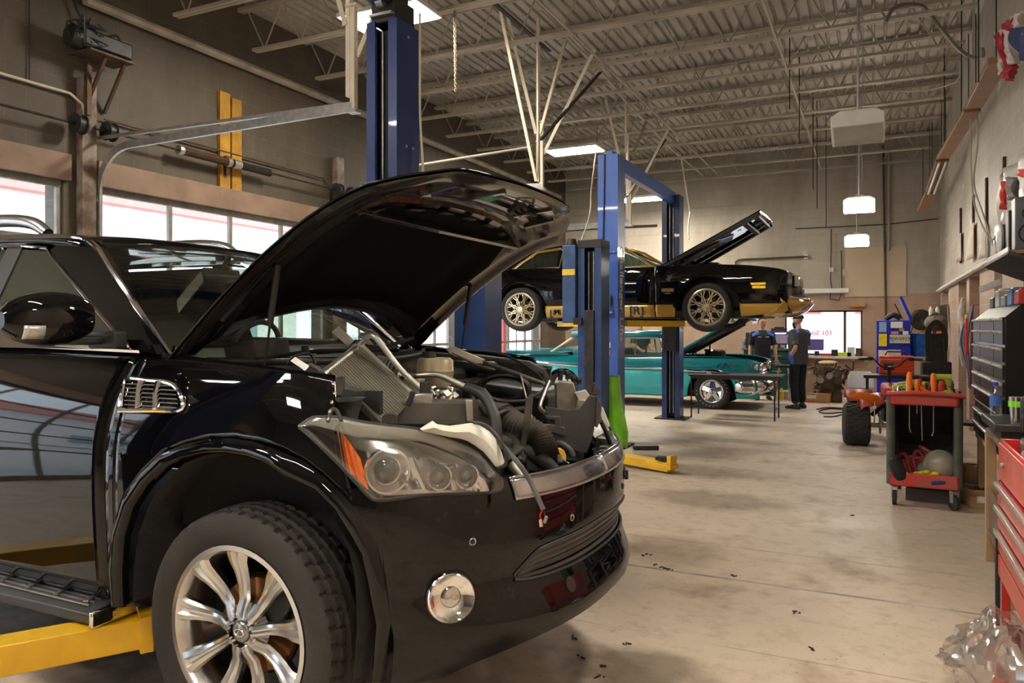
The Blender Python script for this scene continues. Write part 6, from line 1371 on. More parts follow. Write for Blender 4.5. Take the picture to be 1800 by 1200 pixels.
    if not cap:
        m = MB(M); rows = []
        for i in range(9):
            th = math.pi * .56 * i / 8; rows.append([f(-.012 + (.108 + .003 * math.sin(7 * a)) * math.sin(th) * math.cos(a) * (.96 if math.cos(a) > 0 else 1), .094 * math.sin(th) * math.sin(a), 1.695 + .100 * math.cos(th) * 1.0 - (.045 * hair_len * (math.cos(a) < .2) * (th > 1.2))) for a in [2 * math.pi * k / 24 for k in range(24)]])
        m.grid(rows[::-1], cu=True); m.build('hair', hairc, t, 70, solid=.006)
    else:
        m = MB(M); rows = []
        for i in range(8):
            th = math.pi * .52 * i / 7; rows.append([f(-.005 + .106 * math.sin(th) * math.cos(a), .092 * math.sin(th) * math.sin(a), 1.700 + .095 * math.cos(th)) for a in [2 * math.pi * k / 24 for k in range(24)]])
        m.grid(rows[::-1], cu=True); c_ = m.build('cap', cap, t, 70, solid=.006)
        m = MB(M); rows = [[f(.092 + .085 * u * math.cos(a * .9) , .082 * math.sin(a) * (1 - .1 * u), 1.700 - .010 * u) for a in [R(-75) + R(150) * k / 12 for k in range(13)]] for u in (0, .5, 1)]
        m.grid(rows); m.build('cap_brim', cap, c_, 60, solid=.006)
    if beard:
        m = MB(M); rows = []
        for i in range(8):
            u = i / 7; rows.append([f(.022 + .075 * math.cos(a) * (1 - .55 * u * u) + .028 * u, .074 * math.sin(a) * (1 - .65 * u * u), 1.622 - .115 * u) for a in [R(-95) + R(190) * k / 12 for k in range(13)]])
        m.grid(rows); m.build('beard', beard, t, 70, solid=.012)
    return t
navy_shirt = mat('navy work shirt', (.020, .021, .027), .8, 0, .25, 12, .3, 50); char_shirt = mat('charcoal work shirt', (.055, .058, .066), .8, 0, .25, 12, .3, 50); blue_panel = mat('blue shirt panel', (.05, .15, .60), .7, 0, .15, 12)
hair_b = mat('brown hair', (.07, .04, .02), .75, 0, .3, 30); beard_c = mat('brown beard', (.06, .025, .012), .85, 0, .3, 40, .4, 80)
pa = at(1340, 600, d=16.2)
person((pa.x, pa.y, 0), R(-72), 'person in black work shirt with blue shoulders facing the camera, arms down',
       {'l': ((.02, .25, 1.15), (.05, .28, .90), (.1, .0, -1), .35), 'r': ((-.02, -.25, 1.15), (.05, -.27, .91), (.1, 0, -1), .35)},
       {'l': ((0, .10, .92), (.02, .12, .50), (0, .13, .09)), 'r': ((0, -.10, .92), (.02, -.12, .50), (0, -.14, .09))}, navy_shirt, blue_panel, hair_b, 1.76, head_rz=R(8))
pb = at(1404, 718, Z=0)
person((pb.x, pb.y, 0), R(148), 'bearded person in cap and charcoal shirt standing side-on with one hand at the hip',
       {'l': ((-.16, .30, 1.16), (.0, .23, .98), (.7, -.5, -.35), .6), 'r': ((.02, -.27, 1.17), (.20, -.40, 1.05), (.75, -.6, .1), .2)},
       {'l': ((0, .10, .92), (.02, .115, .50), (-.02, .12, .09)), 'r': ((0, -.10, .92), (.03, -.11, .50), (.03, -.13, .09))}, char_shirt, blue_panel, hair_b, 1.80, bulk=1.18, cap=mat('dark brown cap', (.03, .022, .018), .7, 0, .2, 20), beard=beard_c)
bp = bpy.data.objects['person.001']; m = MB(ROOTM[bp.name]); m.ball((-.02, .24, .97), (.05, .04, .13), 12, (0, 12, 0)); m.build('blue_rag', blue_panel, bp)
pc = at(1125, 590, d=18.0)
person((pc.x, pc.y, 0), R(-30), 'person in grey shirt half hidden behind the teal classic car',
       {'l': ((.02, .25, 1.15), (.22, .20, 1.02), (.9, -.2, -.2), .4), 'r': ((.02, -.25, 1.15), (.22, -.20, 1.02), (.9, .2, -.2), .4)},
       {'l': ((0, .10, .92), (.02, .12, .50), (0, .13, .09)), 'r': ((0, -.10, .92), (.02, -.12, .50), (0, -.14, .09))}, char_shirt, char_shirt, hair_b, 1.78)
# ================================================================== along the back wall
def boxat(px, py, d, size, ml, label, cat, name, rot=None, bevel=.006, group=None):
    """box standing with its bottom centre at the given spot"""
    p = at(px, py, d=d); return tag(MB().box((p.x, p.y, p.z + size[2] / 2), size, rot).build(name, ml, bevel=bevel), label, cat, group)
def bx(m, p, size, rot=None): return m.box(p, size, rot)
p0, p1 = at(1485, 437, Y=YB - .02), at(1593, 520, Y=YB - .02)
tag(MB().box(((p0.x + p1.x) / 2, YB - .02, (p0.z + p1.z) / 2), (p1.x - p0.x, .02, p0.z - p1.z)).build('wall_board', mat('tan hardboard', (.56, .44, .31), .7, 0, .08, 2)), 'tan hardboard sheet fixed high on the back wall', 'board')
p0, p1 = at(1380, 507, Y=YB - .06), at(1492, 516, Y=YB - .06)
fx = thing('tube_light', ((p0.x + p1.x) / 2, YB, p0.z), 'long white tube light fixture on the back wall above the window', 'light fixture')
MB().box(((p0.x + p1.x) / 2, YB - .05, (p0.z + p1.z) / 2), (p1.x - p0.x, .10, .11)).build('housing', white_plastic, fx, bevel=.01)
MB().box(((p0.x * .8 + p1.x * .2), YB - .105, (p0.z + p1.z) / 2), (.30, .01, .08)).build('end_label', black_plastic, fx)
p0 = at(1507, 536, Y=YB - .05); tag(MB().box((p0.x, YB - .05, p0.z), (.34, .06, .08)).build('wooden_block', mat('orange pine', (.45, .22, .09), .6), bevel=.006), 'small orange-brown wooden block on the back wall right of the tube light', 'block')
def wallpipe(pts, r, ml, label, nm='wall_pipe', cat='pipe'): return tag(MB().tube([at(a, b, Y=YB - .05) for a, b in pts], r, 8).build(nm, ml), label, cat)
wallpipe([(1553, 255), (1553, 300), (1557, 562)], .022, rusty, 'dark upright pipe on the back wall right of the hanging lights')
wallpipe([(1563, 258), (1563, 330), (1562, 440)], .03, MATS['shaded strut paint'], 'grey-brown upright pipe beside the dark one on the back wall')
wallpipe([(1293, 468), (1293, 460), (1300, 456), (1412, 451), (1420, 451)], .022, rusty, 'brown conduit bending along the back wall above the coupe nose')
wallpipe([(980, 405), (1060, 400), (1155, 396)], .028, dark_steel, 'dark pipe running along the back wall behind the blue columns')
wallpipe([(1398, 402), (1460, 399), (1560, 394), (1650, 384)], .010, dark_steel, 'thin dark conduit crossing the upper back wall')
wallpipe([(1461, 402), (1461, 440), (1460, 490), (1462, 505), (1459, 525), (1475, 527), (1480, 510), (1479, 440)], .012, black_plastic, 'black cable looping down the back wall by its thermostat', 'wall_cable', 'cable')
for px, py, lb_ in ((1462, 474, 'small white thermostat box on the back wall cable'), (1417, 451, 'small square junction box at the end of the brown conduit')):
    p = at(px, py, Y=YB - .04); tag(MB().box((p.x, YB - .03, p.z), (.09, .06, .11)).build('junction_box', white_plastic, bevel=.008), lb_, 'box')
p = at(1332, 559, Y=YB - .01); tag(MB().box((p.x, YB - .008, p.z), (.24, .008, .26)).build('notice', paper), 'white paper notice on the back wall over the first person\'s shoulder', 'paper')
# round black lid on the wall
p = at(1619, 562, Y=YB - .05); wd = thing('round_pan', p, 'big round dark metal pan hung on the back wall near the corner', 'pan')
MB().lathe([(.001, .0), (.10, .0), (.12, .02), (.19, .03), (.225, .0), (.225, .02)], p, (0, -1, 0), 40).build('dish', mat('black pan metal', (.05, .045, .035), .4, .5, .3, 10), wd, 50)
# green cabinet with monitor and things on it
c = at(1352, 612, d=17.3); g = thing('green_cabinet', (c.x, c.y, 0), 'dark green work cabinet against the back wall holding the monitor', 'cabinet'); hz = c.z
gm = mat('dark green enamel', (.012, .06, .045), .4, 0, .2, 4); m = MB(); m.box((c.x, c.y, hz / 2 - .02), (1.05, .55, hz - .04)); m.build('carcass', gm, g, bevel=.008)
m = MB(); m.box((c.x, c.y, hz - .02), (1.12, .60, .04)); m.build('top', mat('worn green top', (.05, .10, .08), .5), g, bevel=.004)
for k in range(3): m = MB(); m.box((c.x + .2, c.y - .285, hz - .16 - .17 * k), (.55, .02, .14)); dr_ = m.build('drawer', gm, g, bevel=.004); m = MB(); m.tube([(c.x + .1, c.y - .31, hz - .16 - .17 * k), (c.x + .3, c.y - .31, hz - .16 - .17 * k)], .008, 6); m.build('handle', chrome, dr_)
mo = thing('monitor', (c.x + .22, c.y, hz), 'wide dark computer monitor with a pale screen bar, on the green cabinet', 'monitor'); m = MB(); m.box((c.x + .22, c.y, hz + .24), (.42, .05, .30)); m.build('screen_case', black_plastic, mo, bevel=.01)
m = MB(); m.box((c.x + .22, c.y - .028, hz + .24), (.38, .006, .25)); m.build('screen', mat('dim screen', (.16, .14, .20), .2, 0, .2, 4, emit=.5), mo); m = MB(); m.box((c.x + .22, c.y - .033, hz + .345), (.38, .004, .03)); m.build('screen_bar', mat('lit screen bar', (.6, .6, 1), .3, emit=1.0), mo)
m = MB(); m.box((c.x + .22, c.y, hz + .045), (.06, .05, .09)); m.box((c.x + .22, c.y, hz + .01), (.22, .16, .02)); m.build('stand', black_plastic, mo)
tag(MB().box((c.x + .22, c.y, hz + .43), (.34, .14, .06)).box((c.x + .22, c.y, hz + .475), (.20, .10, .03), (0, 0, 6)).build('label_printer', black_plastic, bevel=.01), 'black device lying on top of the computer monitor', 'printer')
tag(MB().box((c.x - .38, c.y, hz + .18), (.22, .4, .36)).box((c.x - .38, c.y - .205, hz + .18), (.18, .01, .32)).build('computer_tower', black_plastic, bevel=.01), 'black computer tower on the green cabinet behind the first person', 'computer')
def bottle(p, h, r, ml, capm, label, cat='bottle', group=None, band=None):
    t = thing('bottle', p, label, cat, group); m = MB(); m.lathe([(.001, 0), (r, .004), (r, h * .25), (r * .95, h * .28), (r, h * .31), (r, h * .62), (r * .8, h * .74), (r * .38, h * .86), (r * .38, h * .92), (.001, h * .92)], p, (0, 0, 1), 20); m.build('bottle_body', ml, t, 50)
    m = MB(); m.cyl(V(p) + V((0, 0, h * .91)), V(p) + V((0, 0, h)), r * .45, None, 14); m.build('bottle_cap', capm, t)
    if band: m = MB(); m.lathe([(r * 1.01, h * .32), (r * 1.01, h * .60)], p, (0, 0, 1), 20); m.build('bottle_label', band, t)
    return t
pet = window_glass('clear bottle plastic', (.88, .92, .96), .12)
bottle(V((c.x - .52, c.y - .2, hz)), .24, .035, pet, white_plastic, 'small clear water bottle on the green cabinet edge', band=mat('blue label', (.05, .15, .5), .5))
# shop stool with chrome legs
s_ = at(1377, 702, d=15.9); s_.z = 0; st = thing('shop_stool', s_, 'round black-topped stool with thin chrome legs between the two people', 'stool')
m = MB(); m.cyl(s_ + V((0, 0, .70)), s_ + V((0, 0, .76)), .19, .19, 28); m.build('seat', black_plastic, st, bevel=.012)
for k in range(4): a = math.pi / 4 + math.pi / 2 * k; m = MB(); m.tube([s_ + V((math.cos(a) * .13, math.sin(a) * .13, .70)), s_ + V((math.cos(a) * .20, math.sin(a) * .20, 0))], .011, 8); m.build('leg', chrome, st)
m = MB(); m.tube([s_ + V((math.cos(a) * .18, math.sin(a) * .18, .22)) for a in [2 * math.pi * k / 24 for k in range(24)]], .009, 6, closed=True); m.build('foot_ring', chrome, st)
for px, ml, lb_ in ((1371, mat('yellow jug', (.75, .68, .05), .4), 'yellow-labelled oil jug on the floor by the stool legs'), (1384, mat('tan jug', (.55, .45, .30), .4), 'tan oil jug on the floor beside the yellow one')):
    p = at(px, 701, Z=0.0) if False else at(px, 700, d=16.2); p.z = 0
    t = thing('oil_jug', p, lb_, 'jug', 'oil jugs by the stool'); m = MB(); m.box(p + V((0, 0, .10)), (.15, .10, .20)); m.build('jug_body', ml, t, bevel=.015); m = MB(); m.cyl(p + V((-.03, 0, .20)), p + V((-.03, 0, .25)), .022, None, 12); m.build('jug_cap', black_plastic, t); m = MB(); m.tube([p + V((.0, 0, .20)), p + V((.04, 0, .24)), p + V((.065, 0, .17))], .010, 6, smooth=3); m.build('jug_handle', ml, t)
# the black folding table in front
ta = at(1361, 741, Z=0); tb_ = at(1209, 736, Z=0); zt = .745; dx = (ta - tb_); ux = V((1, 0, 0)); L = (ta.x - tb_.x); y0 = (ta.y + tb_.y) / 2
tb = thing('folding_table', (ta.x - L / 2, y0 + .35, 0), 'long black folding table in front of the teal classic car', 'table')
xl = at(1195, 656, Y=y0 - .02).x + .12; y0 += .12; xr = ta.x + .10; m = MB(); m.box(((xl + xr) / 2, y0 + .34, zt - .015), (xr - xl, .74, .03)); m.box(((xl + xr) / 2, y0 + .02, zt - .05), (xr - xl - .1, .03, .05)); m.build('tabletop', mat('worn black tabletop', (.045, .04, .035), .5, 0, .3, 5), tb, bevel=.005)
for x_ in (ta.x, tb_.x):
    for yy in (y0 + .04, y0 + .62): m = MB(); m.tube([(x_, yy, 0), (x_, yy, zt - .03)], .014, 8); m.build('leg', black_plastic, tb)
    m = MB(); m.tube([(x_, y0 + .04, .18), (x_, y0 + .62, .18)], .011, 8); m.tube([(x_, y0 + .04, .42), (x_ + (.22 if x_ < -1.5 else -.22), y0 + .04, zt - .05)], .009, 6); m.build('leg_brace', black_plastic, tb)
for k, (px, nm, lb_) in enumerate(((1222, 'wrench', 'dark wrench lying on the left end of the black folding table'), (1263, 'pry_bar', 'dark bar lying in the middle of the black folding table'))):
    p = at(px, 655, Y=y0 + .2); m = MB(); m.tube([(p.x - .12, p.y, zt + .012), (p.x + .14, p.y + .03, zt + .012)], .010, 6); m.lathe([(.014, -.008), (.026, -.008), (.026, .008), (.014, .008)], (p.x + .16, p.y + .03, zt + .012), (0, 0, 1), 12, close=True); tag(m.build(nm, dark_steel), lb_, 'tool')
# sill things in the back window
sz = z0 if False else at(1440, 624, Y=YB - .05).z; p = at(1432, 613, Y=YB - .35)
tag(MB().box((p.x, YB - .12, at(1432, 607, Y=YB).z + .02), (.36, .03, .26), (-12, 0, 0)).build('purple_folder', mat('purple plastic', (.10, .07, .28), .4), bevel=.01), 'purple folder propped on the window sill beside the bearded person', 'folder')
random.seed(21); sx = wfr
zs_ = bpy.data.objects['window_sill'].dimensions; sillz = at(1447, 626, Y=YB).z
def sillbox(px, w_, h_, ml, label, nm, cat): x = at(px, 620, Y=YB - .1).x; return tag(MB().box((x, YB - .09, sillz + .002 + h_ / 2), (w_, .09, h_)).build(nm, ml, bevel=.006), label, cat)
sillbox(1452, .22, .07, mat('red toolbox paint', (.5, .04, .03), .4), 'small red box on the back window sill', 'parts_box', 'box')
sillbox(1467, .14, .16, dark_steel, 'dark metal part on the back window sill, right of the red box', 'metal_part', 'part')
sillbox(1485, .28, .10, mat('lime cloth', (.55, .62, .03), .7), 'lime yellow cloth bundle on the back window sill', 'cloth', 'cloth')
sillbox(1496, .16, .22, mat('frosted bin', (.55, .55, .52), .4), 'frosted plastic bin on the back window sill behind the lime cloth', 'plastic_bin', 'bin')
sillbox(1509, .12, .20, rusty, 'rust-brown can at the right end of the back window sill', 'can', 'can')
sillbox(1436, .10, .12, black_plastic, 'black box at the left of the back window sill', 'small_box', 'box')
# old engine on the floor
e = at(1457, 706, Z=0); en_ = thing('old_engine', (e.x, e.y, 0), 'rusty old engine standing on the floor under the back window', 'engine'); om = rust_mat('rusty cast iron', (.16, .13, .10), (.08, .045, .025))
m = MB(); m.box(e + V((0, .2, .34)), (.46, .55, .42)); m.box(e + V((-.16, .2, .60)), (.18, .5, .16), (0, 35, 0)); m.box(e + V((.16, .2, .60)), (.18, .5, .16), (0, -35, 0)); m.box(e + V((0, .2, .68)), (.22, .4, .12)); m.build('block', om, en_, bevel=.02)
for (dx_, dz, r) in ((0, .30, .12), (-.16, .46, .07), (.17, .44, .08), (.02, .55, .07), (-.22, .2, .06)):
    m = MB(); m.lathe([(.001, .03), (r * .3, .03), (r * .35, .01), (r * .9, .01), (r, .03), (r, -.03), (r * .7, -.03)], e + V((dx_, -.12, dz)), (0, -1, 0), 24); m.build('pulley', alu if r < .08 else om, en_)
m = MB(); random.seed(4)
for k in range(40):
    a = e + V((random.uniform(-.34, .34), random.uniform(-.12, .45), random.uniform(.15, .80))); m.tube([a, a + V((random.uniform(-.15, .15), random.uniform(-.1, .1), random.uniform(-.12, .12))), a + V((random.uniform(-.2, .2), random.uniform(-.1, .1), random.uniform(-.2, .1)))], random.uniform(.01, .028), 6, smooth=3)
o = m.build('manifold_pipes', om, en_); o['kind'] = 'stuff'
m = MB(); m.ball(e + V((-.02, .15, .80)), (.20, .16, .06), 12); m.build('shop_rag', mat('tan rag', (.55, .42, .22), .9, 0, .2, 20), en_)
m = MB(); m.box(e + V((-.14, -.10, .12)), (.3, .1, .2)); m.box(e + V((.16, -.10, .12)), (.2, .1, .2)); m.build('engine_feet', rusty, en_, bevel=.02)
def carton(name, p, size, label, stripe=None, rz=0):
    t = thing(name, p, label, 'box', None, rz); M = ROOTM[t.name]; w_, d_, h_ = size
    m = MB(M); m.box((0, 0, h_ / 2), size); m.build('carton', card, t, bevel=.003); m = MB(M); m.box((0, -d_ / 2 - .001, h_ * .5), (.05, .002, h_)); m.build('tape', mat('parcel tape', (.55, .38, .2), .3), t)
    if stripe: m = MB(M); m.box((-w_ * .22, -d_ / 2 - .002, h_ * .62), (w_ * .42, .002, h_ * .40)); m.build('label', paper, t); m = MB(M); m.box((-w_ * .25, -d_ / 2 - .002, h_ * .25), (w_ * .40, .002, h_ * .26)); m.build('label_stripe', stripe, t)
    return t
b = at(1438, 708, Z=0); carton('cardboard_box', (b.x, b.y + .15, 0), (.44, .3, .19), 'small closed cardboard box with an orange label on the floor by the old engine', mat('orange print', (.85, .25, .05), .5), R(-14))
b = at(1508, 714, Z=0); tag(MB().box((b.x + .05, b.y + .6, .12), (.5, .35, .24)).build('red_crate', mat('red crate plastic', (.5, .03, .05), .5), bevel=.02), 'red plastic crate on the floor behind the big knobbly tyre', 'crate')
f_ = thing('foam_panel', (b.x - .0, b.y + 1.4, 0), 'white foam panel standing on a crate between the old engine and the blue chest', 'panel')
pz0, pz1 = at(1490, 680, d=14.3), at(1536, 652, d=14.3); m = MB(); w_ = pz1.x - pz0.x; zc, h_ = (pz0.z + pz1.z) / 2, pz1.z - pz0.z; m.prism([(-w_ / 2, -h_ / 2), (w_ / 2, -h_ / 2), (w_ / 2, h_ * .3), (w_ * .36, h_ / 2), (-w_ * .36, h_ / 2), (-w_ / 2, h_ * .2)], ((pz0.x + pz1.x) / 2, pz0.y, zc), (1, 0, 0), (0, 0, 1), .05); m.build('foam_sheet', paper, f_, bevel=.006)
m = MB(); m.box(((pz0.x + pz1.x) / 2, pz0.y + .1, (zc - h_ / 2) / 2), (w_ * .95, .3, zc - h_ / 2)); m.build('crate', mat('grey crate', (.45, .44, .42), .5), f_, bevel=.01)
tag(MB().tube([at(a, b_, Z=.012) for a, b_ in ((1436, 719), (1455, 716), (1485, 718), (1480, 724), (1450, 726), (1440, 722), (1460, 718), (1490, 722), (1470, 731), (1448, 732))], .012, 6, smooth=6).build('floor_cable', black_plastic), 'black cable coiled loosely on the floor left of the quad bike', 'cable')
# blue tool chest with open lid
c = at(1570, 690, d=13.6); cx, cy = c.x, c.y; bc = thing('tool_chest', (cx, cy, 0), 'royal blue tool chest covered in stickers with its lid propped open', 'tool chest')
zT = at(1570, 563, d=13.6).z; W_ = .54; m = MB(); m.box((cx, cy, .45), (W_, .45, .80)); m.box((cx, cy, (zT + .92) / 2), (W_, .42, zT - .92)); m.build('cabinet', royal, bc, bevel=.008)
m = MB(); m.box((cx + .20, cy + .05, zT + .21), (.05, .42, .46), (0, -22, 0)); m.build('lid', royal, bc, bevel=.01); m = MB(); m.bar((cx + .02, cy - .1, zT + .30), (cx + .15, cy - .1, zT + .02), .02, .02); m.build('lid_stay', black_plastic, bc)
for k in range(4): m = MB(); m.box((cx, cy - .23, .16 + .18 * k), (W_ - .04, .02, .15)); dr_ = m.build('drawer', royal, bc, bevel=.004)
for (dx_, z_, w_, h_, ml) in ((-.17, zT - .12, .12, .18, mat('pale blue sticker', (.25, .42, .75), .5)), (.05, zT - .08, .19, .11, paper), (-.17, zT - .35, .13, .22, mat('yellow sticker', (.85, .68, .03), .5)), (.13, zT - .17, .08, .05, mat('brown sticker', (.45, .25, .15), .5)), (.19, zT - .22, .09, .06, paper), (.02, zT - .22, .12, .05, mat('rose sticker', (.55, .3, .28), .5)), (-.16, zT - .58, .16, .10, paper), (.02, zT - .58, .20, .12, mat('grey sticker', (.5, .5, .48), .5)), (-.10, zT - .72, .24, .12, paper), (.16, zT - .70, .10, .1, mat('yellow sticker 2', (.7, .5, .1), .5))):
    m = MB(); m.box((cx + dx_, cy - .245, z_), (w_, .012, h_)); m.build('sticker', ml, bc)
m = MB(); m.box((cx + .10, cy - .255, zT - .33), (.32, .008, .15)); pl = m.build('licence_plate', mat('plate cream', (.62, .58, .48), .5), bc, bevel=.004); text('9JW0929', 'plate_number', black_plastic, pl, (cx + .10, cy - .261, zT - .33), .085, (1, 0, 0), (0, 0, 1), .002)
m = MB(); m.tube([(cx - .12, cy - .01, zT + .02), (cx, cy, zT + .10), (cx + .12, cy, zT + .03)], .05, 8, smooth=4); tag(m.build('rag_heap', black_plastic), 'dark rag heap on top of the blue tool chest', 'rag')
# red welder in front of it, and yellow-green saw
c = at(1575, 658, d=11.6); wz = thing('bench_cart', (c.x, c.y, 0), 'plain dark bench holding the red welding machine', 'bench'); m = MB(); m.box((c.x, c.y, c.z - .03), (.9, .45, .05)); m.build('bench_top', dark_steel, wz, bevel=.005)
for sx_ in (-.4, .4):
    for sy in (-.18, .18): MB().box((c.x + sx_, c.y + sy, (c.z - .05) / 2), (.04, .04, c.z - .05)).build('leg', dark_steel, wz)
wd_ = thing('welder', c, 'orange-red welding machine on the bench in front of the blue chest', 'welder'); m = MB(); m.box(c + V((0, 0, .15)), (.48, .28, .28)); m.build('case', mat('orange red enamel', (.75, .07, .02), .35, coat=.4), wd_, bevel=.02)
m = MB(); m.box(c + V((-.10, -.143, .12)), (.15, .006, .10)); m.build('control_panel', black_plastic, wd_); m = MB(); m.tube([c + V((-.15, 0, .29)), c + V((-.12, 0, .35)), c + V((.12, 0, .35)), c + V((.15, 0, .29))], .012, 8); m.build('carry_handle', black_plastic, wd_)
# blue tarp bag and hose stand by the corner
c = at(1617, 606, d=13.5); t = thing('hanging_bag', c, 'bright blue tarp bag hanging right of the blue tool chest', 'bag'); m = MB(); random.seed(8); rows = [[c + V(((.20 - .05 * i / 6) * math.cos(a), .10 * math.sin(a), .20 - .40 * i / 6 + random.uniform(-.01, .01) )) * 1 for a in [2 * math.pi * k / 18 for k in range(18)]] for i in range(7)]; m.grid(rows, cu=True); m.add(rows[-1], [tuple(range(18))]); m.build('bag_body', mat('blue tarp', (.01, .13, .55), .3, 0, .4, 14, .5, 20), t, 60)
m = MB(); m.tube([c + V((-.15, 0, .2)), c + V((0, 0, .55)), c + V((.15, 0, .2))], .008, 6, smooth=4); m.build('strap', black_plastic, t)
c = at(1645, 700, d=12.2); c.z = 0; t = thing('hose_stand', c, 'upright dark shop machine draped with black hoses near the corner', 'machine'); m = MB(); m.box(c + V((0, 0, .5)), (.42, .4, 1.0)); m.box(c + V((0, 0, 1.2)), (.30, .28, .5)); m.build('cabinet', grime_black, t, bevel=.02)
m = MB(); m.ball(c + V((0, -.05, 1.62)), (.17, .15, .14), 14); m.tube([c + V((-.12, -.05, 1.66)), c + V((-.02, -.1, 1.78)), c + V((.1, -.05, 1.68))], .02, 8, smooth=4); m.build('motor_head', mat('dusty motor', (.20, .16, .12), .6, 0, .4, 12), t)
for k in range(4): m = MB(); m.tube([c + V((-.15 + .03 * k, -.22, 1.1)), c + V((-.15 + .02 * k, -.24, 1.50)), c + V((.0, -.25, 1.66 - .02 * k)), c + V((.14 - .02 * k, -.24, 1.45)), c + V((.12, -.23, 1.05 - .05 * k))], .012, 6, smooth=5); m.build('hose', rubber, t)
for k, (a, lb_) in enumerate(((-.07, 'white spray can on the machine by the corner, left one'), (.02, 'white spray can on the machine by the corner, right one'))): p = c + V((a, -.02, 1.745)); tag(MB().lathe([(.001, 0), (.03, 0), (.03, .10), (.015, .12), (.015, .14), (.001, .14)], p, (0, 0, 1), 14).build('spray_can', white_plastic), lb_, 'can', 'spray cans on the machine')
# ================================================================== along the right wall
hs = thing('hose_coil', (XR - .05, 15.0, 1.6), 'thick coil of black hoses hanging on the right wall pilaster', 'hose'); m = MB(); y_ = at(1668, 575, X=XR).y
for k in range(9): m.tube([V((XR - .06 - .022 * k, y_ + .26 * math.cos(a) + .01 * k, 1.55 + .42 * math.sin(a) - .01 * k)) for a in [2 * math.pi * i / 24 for i in range(24)]], .016, 6, closed=True)
m.build('coil', rubber, hs); m = MB(); m.box((XR - .18, y_ - .3, 1.55), (.10, .06, .34), (8, 0, 0)); m.build('orange_strap', orange, hs, bevel=.01); m = MB(); m.tube([(XR + .0, y_, 1.97), (XR - .25, y_, 1.97), (XR - .25, y_, 2.03)], .012, 6); m.build('hook', steel, hs)
for px, y1_, z_a, z_b, r, ml, lb_ in ((1694, 0, 2.0, .95, .04, mat('dusty white rag', (.50, .47, .42), .8, 0, .3, 12), 'dusty white rag bundle hanging on the right wall'), ):
    y_ = at(px, 575, X=XR - .05).y; tag(MB().tube([(XR - .06, y_, z_a), (XR - .07, y_ + .05, 1.75), (XR - .06, y_ - .05, 1.5), (XR - .07, y_, 1.25), (XR - .05, y_ + .03, z_b)], [.02, .06, .04, .06, .02], 10, smooth=4).build('rag_bundle', ml), lb_, 'rag')
cb = thing('cord_bundle', (XR - .1, 9, 1.5), 'bundle of purple, grey and red cords hanging beside the black tool chest', 'cord'); y_ = at(1706, 575, X=XR - .08).y
for k in range(7): m = MB(); m.tube([(XR - .05, y_ + .02 * k, 1.85), (XR - .12 - .01 * k, y_ - .10 + .05 * k, 1.4), (XR - .1, y_ - .12 + .04 * k, .95), (XR - .08, y_ + .0 + .03 * k, .70), (XR - .06, y_ + .08 + .02 * k, 1.0), (XR - .05, y_ + .05, 1.8)], .011, 6, smooth=6); m.build('cord', (mat('purple cord', (.12, .08, .20), .5), mat('grey cord', (.20, .19, .19), .5), black_plastic)[k % 3], cb)
m = MB(); m.tube([(XR + .17, y_ + .03, 1.86), (XR - .06, y_ + .03, 1.86)], .012, 6); m.build('hook', steel, cb); m = MB(); m.box((XR - .14, y_ - .12, 1.42), (.03, .05, .50)); m.build('red_strap', mat('bright red strap', (.75, .02, .02), .5), cb, bevel=.006); m = MB(); m.box((XR - .12, y_ + .12, 1.62), (.03, .08, .2), (20, 0, 0)); m.build('yellow_tag', mat('yellow tag', (.9, .65, .02), .5), cb, bevel=.006)
# tall black roller chest, drawers facing the aisle
X0, X1, Y0, Y1 = .80, 1.255, 6.12, 7.85; ws_ = thing('low_workbench', (1.03, 7, 0), 'low wooden workbench under the tall black tool chest', 'bench'); MB().box((1.03, 6.985, .60), (.45, 1.78, .05)).build('bench_top', wood, ws_, bevel=.004)
for x_ in (.85, 1.21):
    for y_ in (6.16, 7.80): MB().box((x_, y_, .287), (.07, .07, .575)).build('leg', wood, ws_, bevel=.003)
tc_ = thing('drawer_chest', (1.03, 7, 0), 'tall black tool chest with rows of silver drawer pulls along the right wall', 'tool chest')
bk = mat('black chest enamel', (.006, .006, .007), .35, 0, .2, 4, coat=.1, spec=.25); m = MB(); m.box(((X0 + X1) / 2, (Y0 + Y1) / 2, .77), (X1 - X0, Y1 - Y0, .28)); m.prism([(0, .92), (X1 - X0, .92), (X1 - X0, 1.71), (.10, 1.71), (0, 1.62)], (X0, Y1, 0), (1, 0, 0), (0, 0, 1), Y1 - Y0); m.box(((X0 + X1) / 2, (Y0 + Y1) / 2, .91), (X1 - X0 + .02, Y1 - Y0 + .02, .02)); m.build('cabinet', bk, tc_, bevel=.006)
pull = mat('satin pull', (.62, .60, .56), .3, .8, .1, 20); cols = ((Y0 + .02, Y0 + .44), (Y0 + .46, Y1 - .50), (Y1 - .48, Y1 - .02))
zrow = [.69, .80, 1.00, 1.12, 1.24, 1.36, 1.48, 1.57]
for ci, (a, b) in enumerate(cols):
    for z in zrow:
        h_ = .10; m = MB(); m.box((X0 - .006, (a + b) / 2, z), (.014, b - a, h_)); d_ = m.build('drawer', bk if z < 1.1 else mat('grey drawer front', (.016, .015, .014), .4, .1, .4, 6), tc_, bevel=.003)
        m = MB(); m.tube([(X0 - .022, a + .01, z + .036), (X0 - .022, b - .01, z + .036)], .011, 8); m.build('drawer_pull', pull, d_)
for z_ in (.9 + .60, 1.08):
    m = MB(); m.cyl((X0 + .17, Y0 - .001, z_), (X0 + .17, Y0 - .012, z_), .042, None, 20); m.box((X0 + .21, Y0 - .006, z_ - .03), (.05, .012, .03)); m.build('side_hook', pull, tc_)
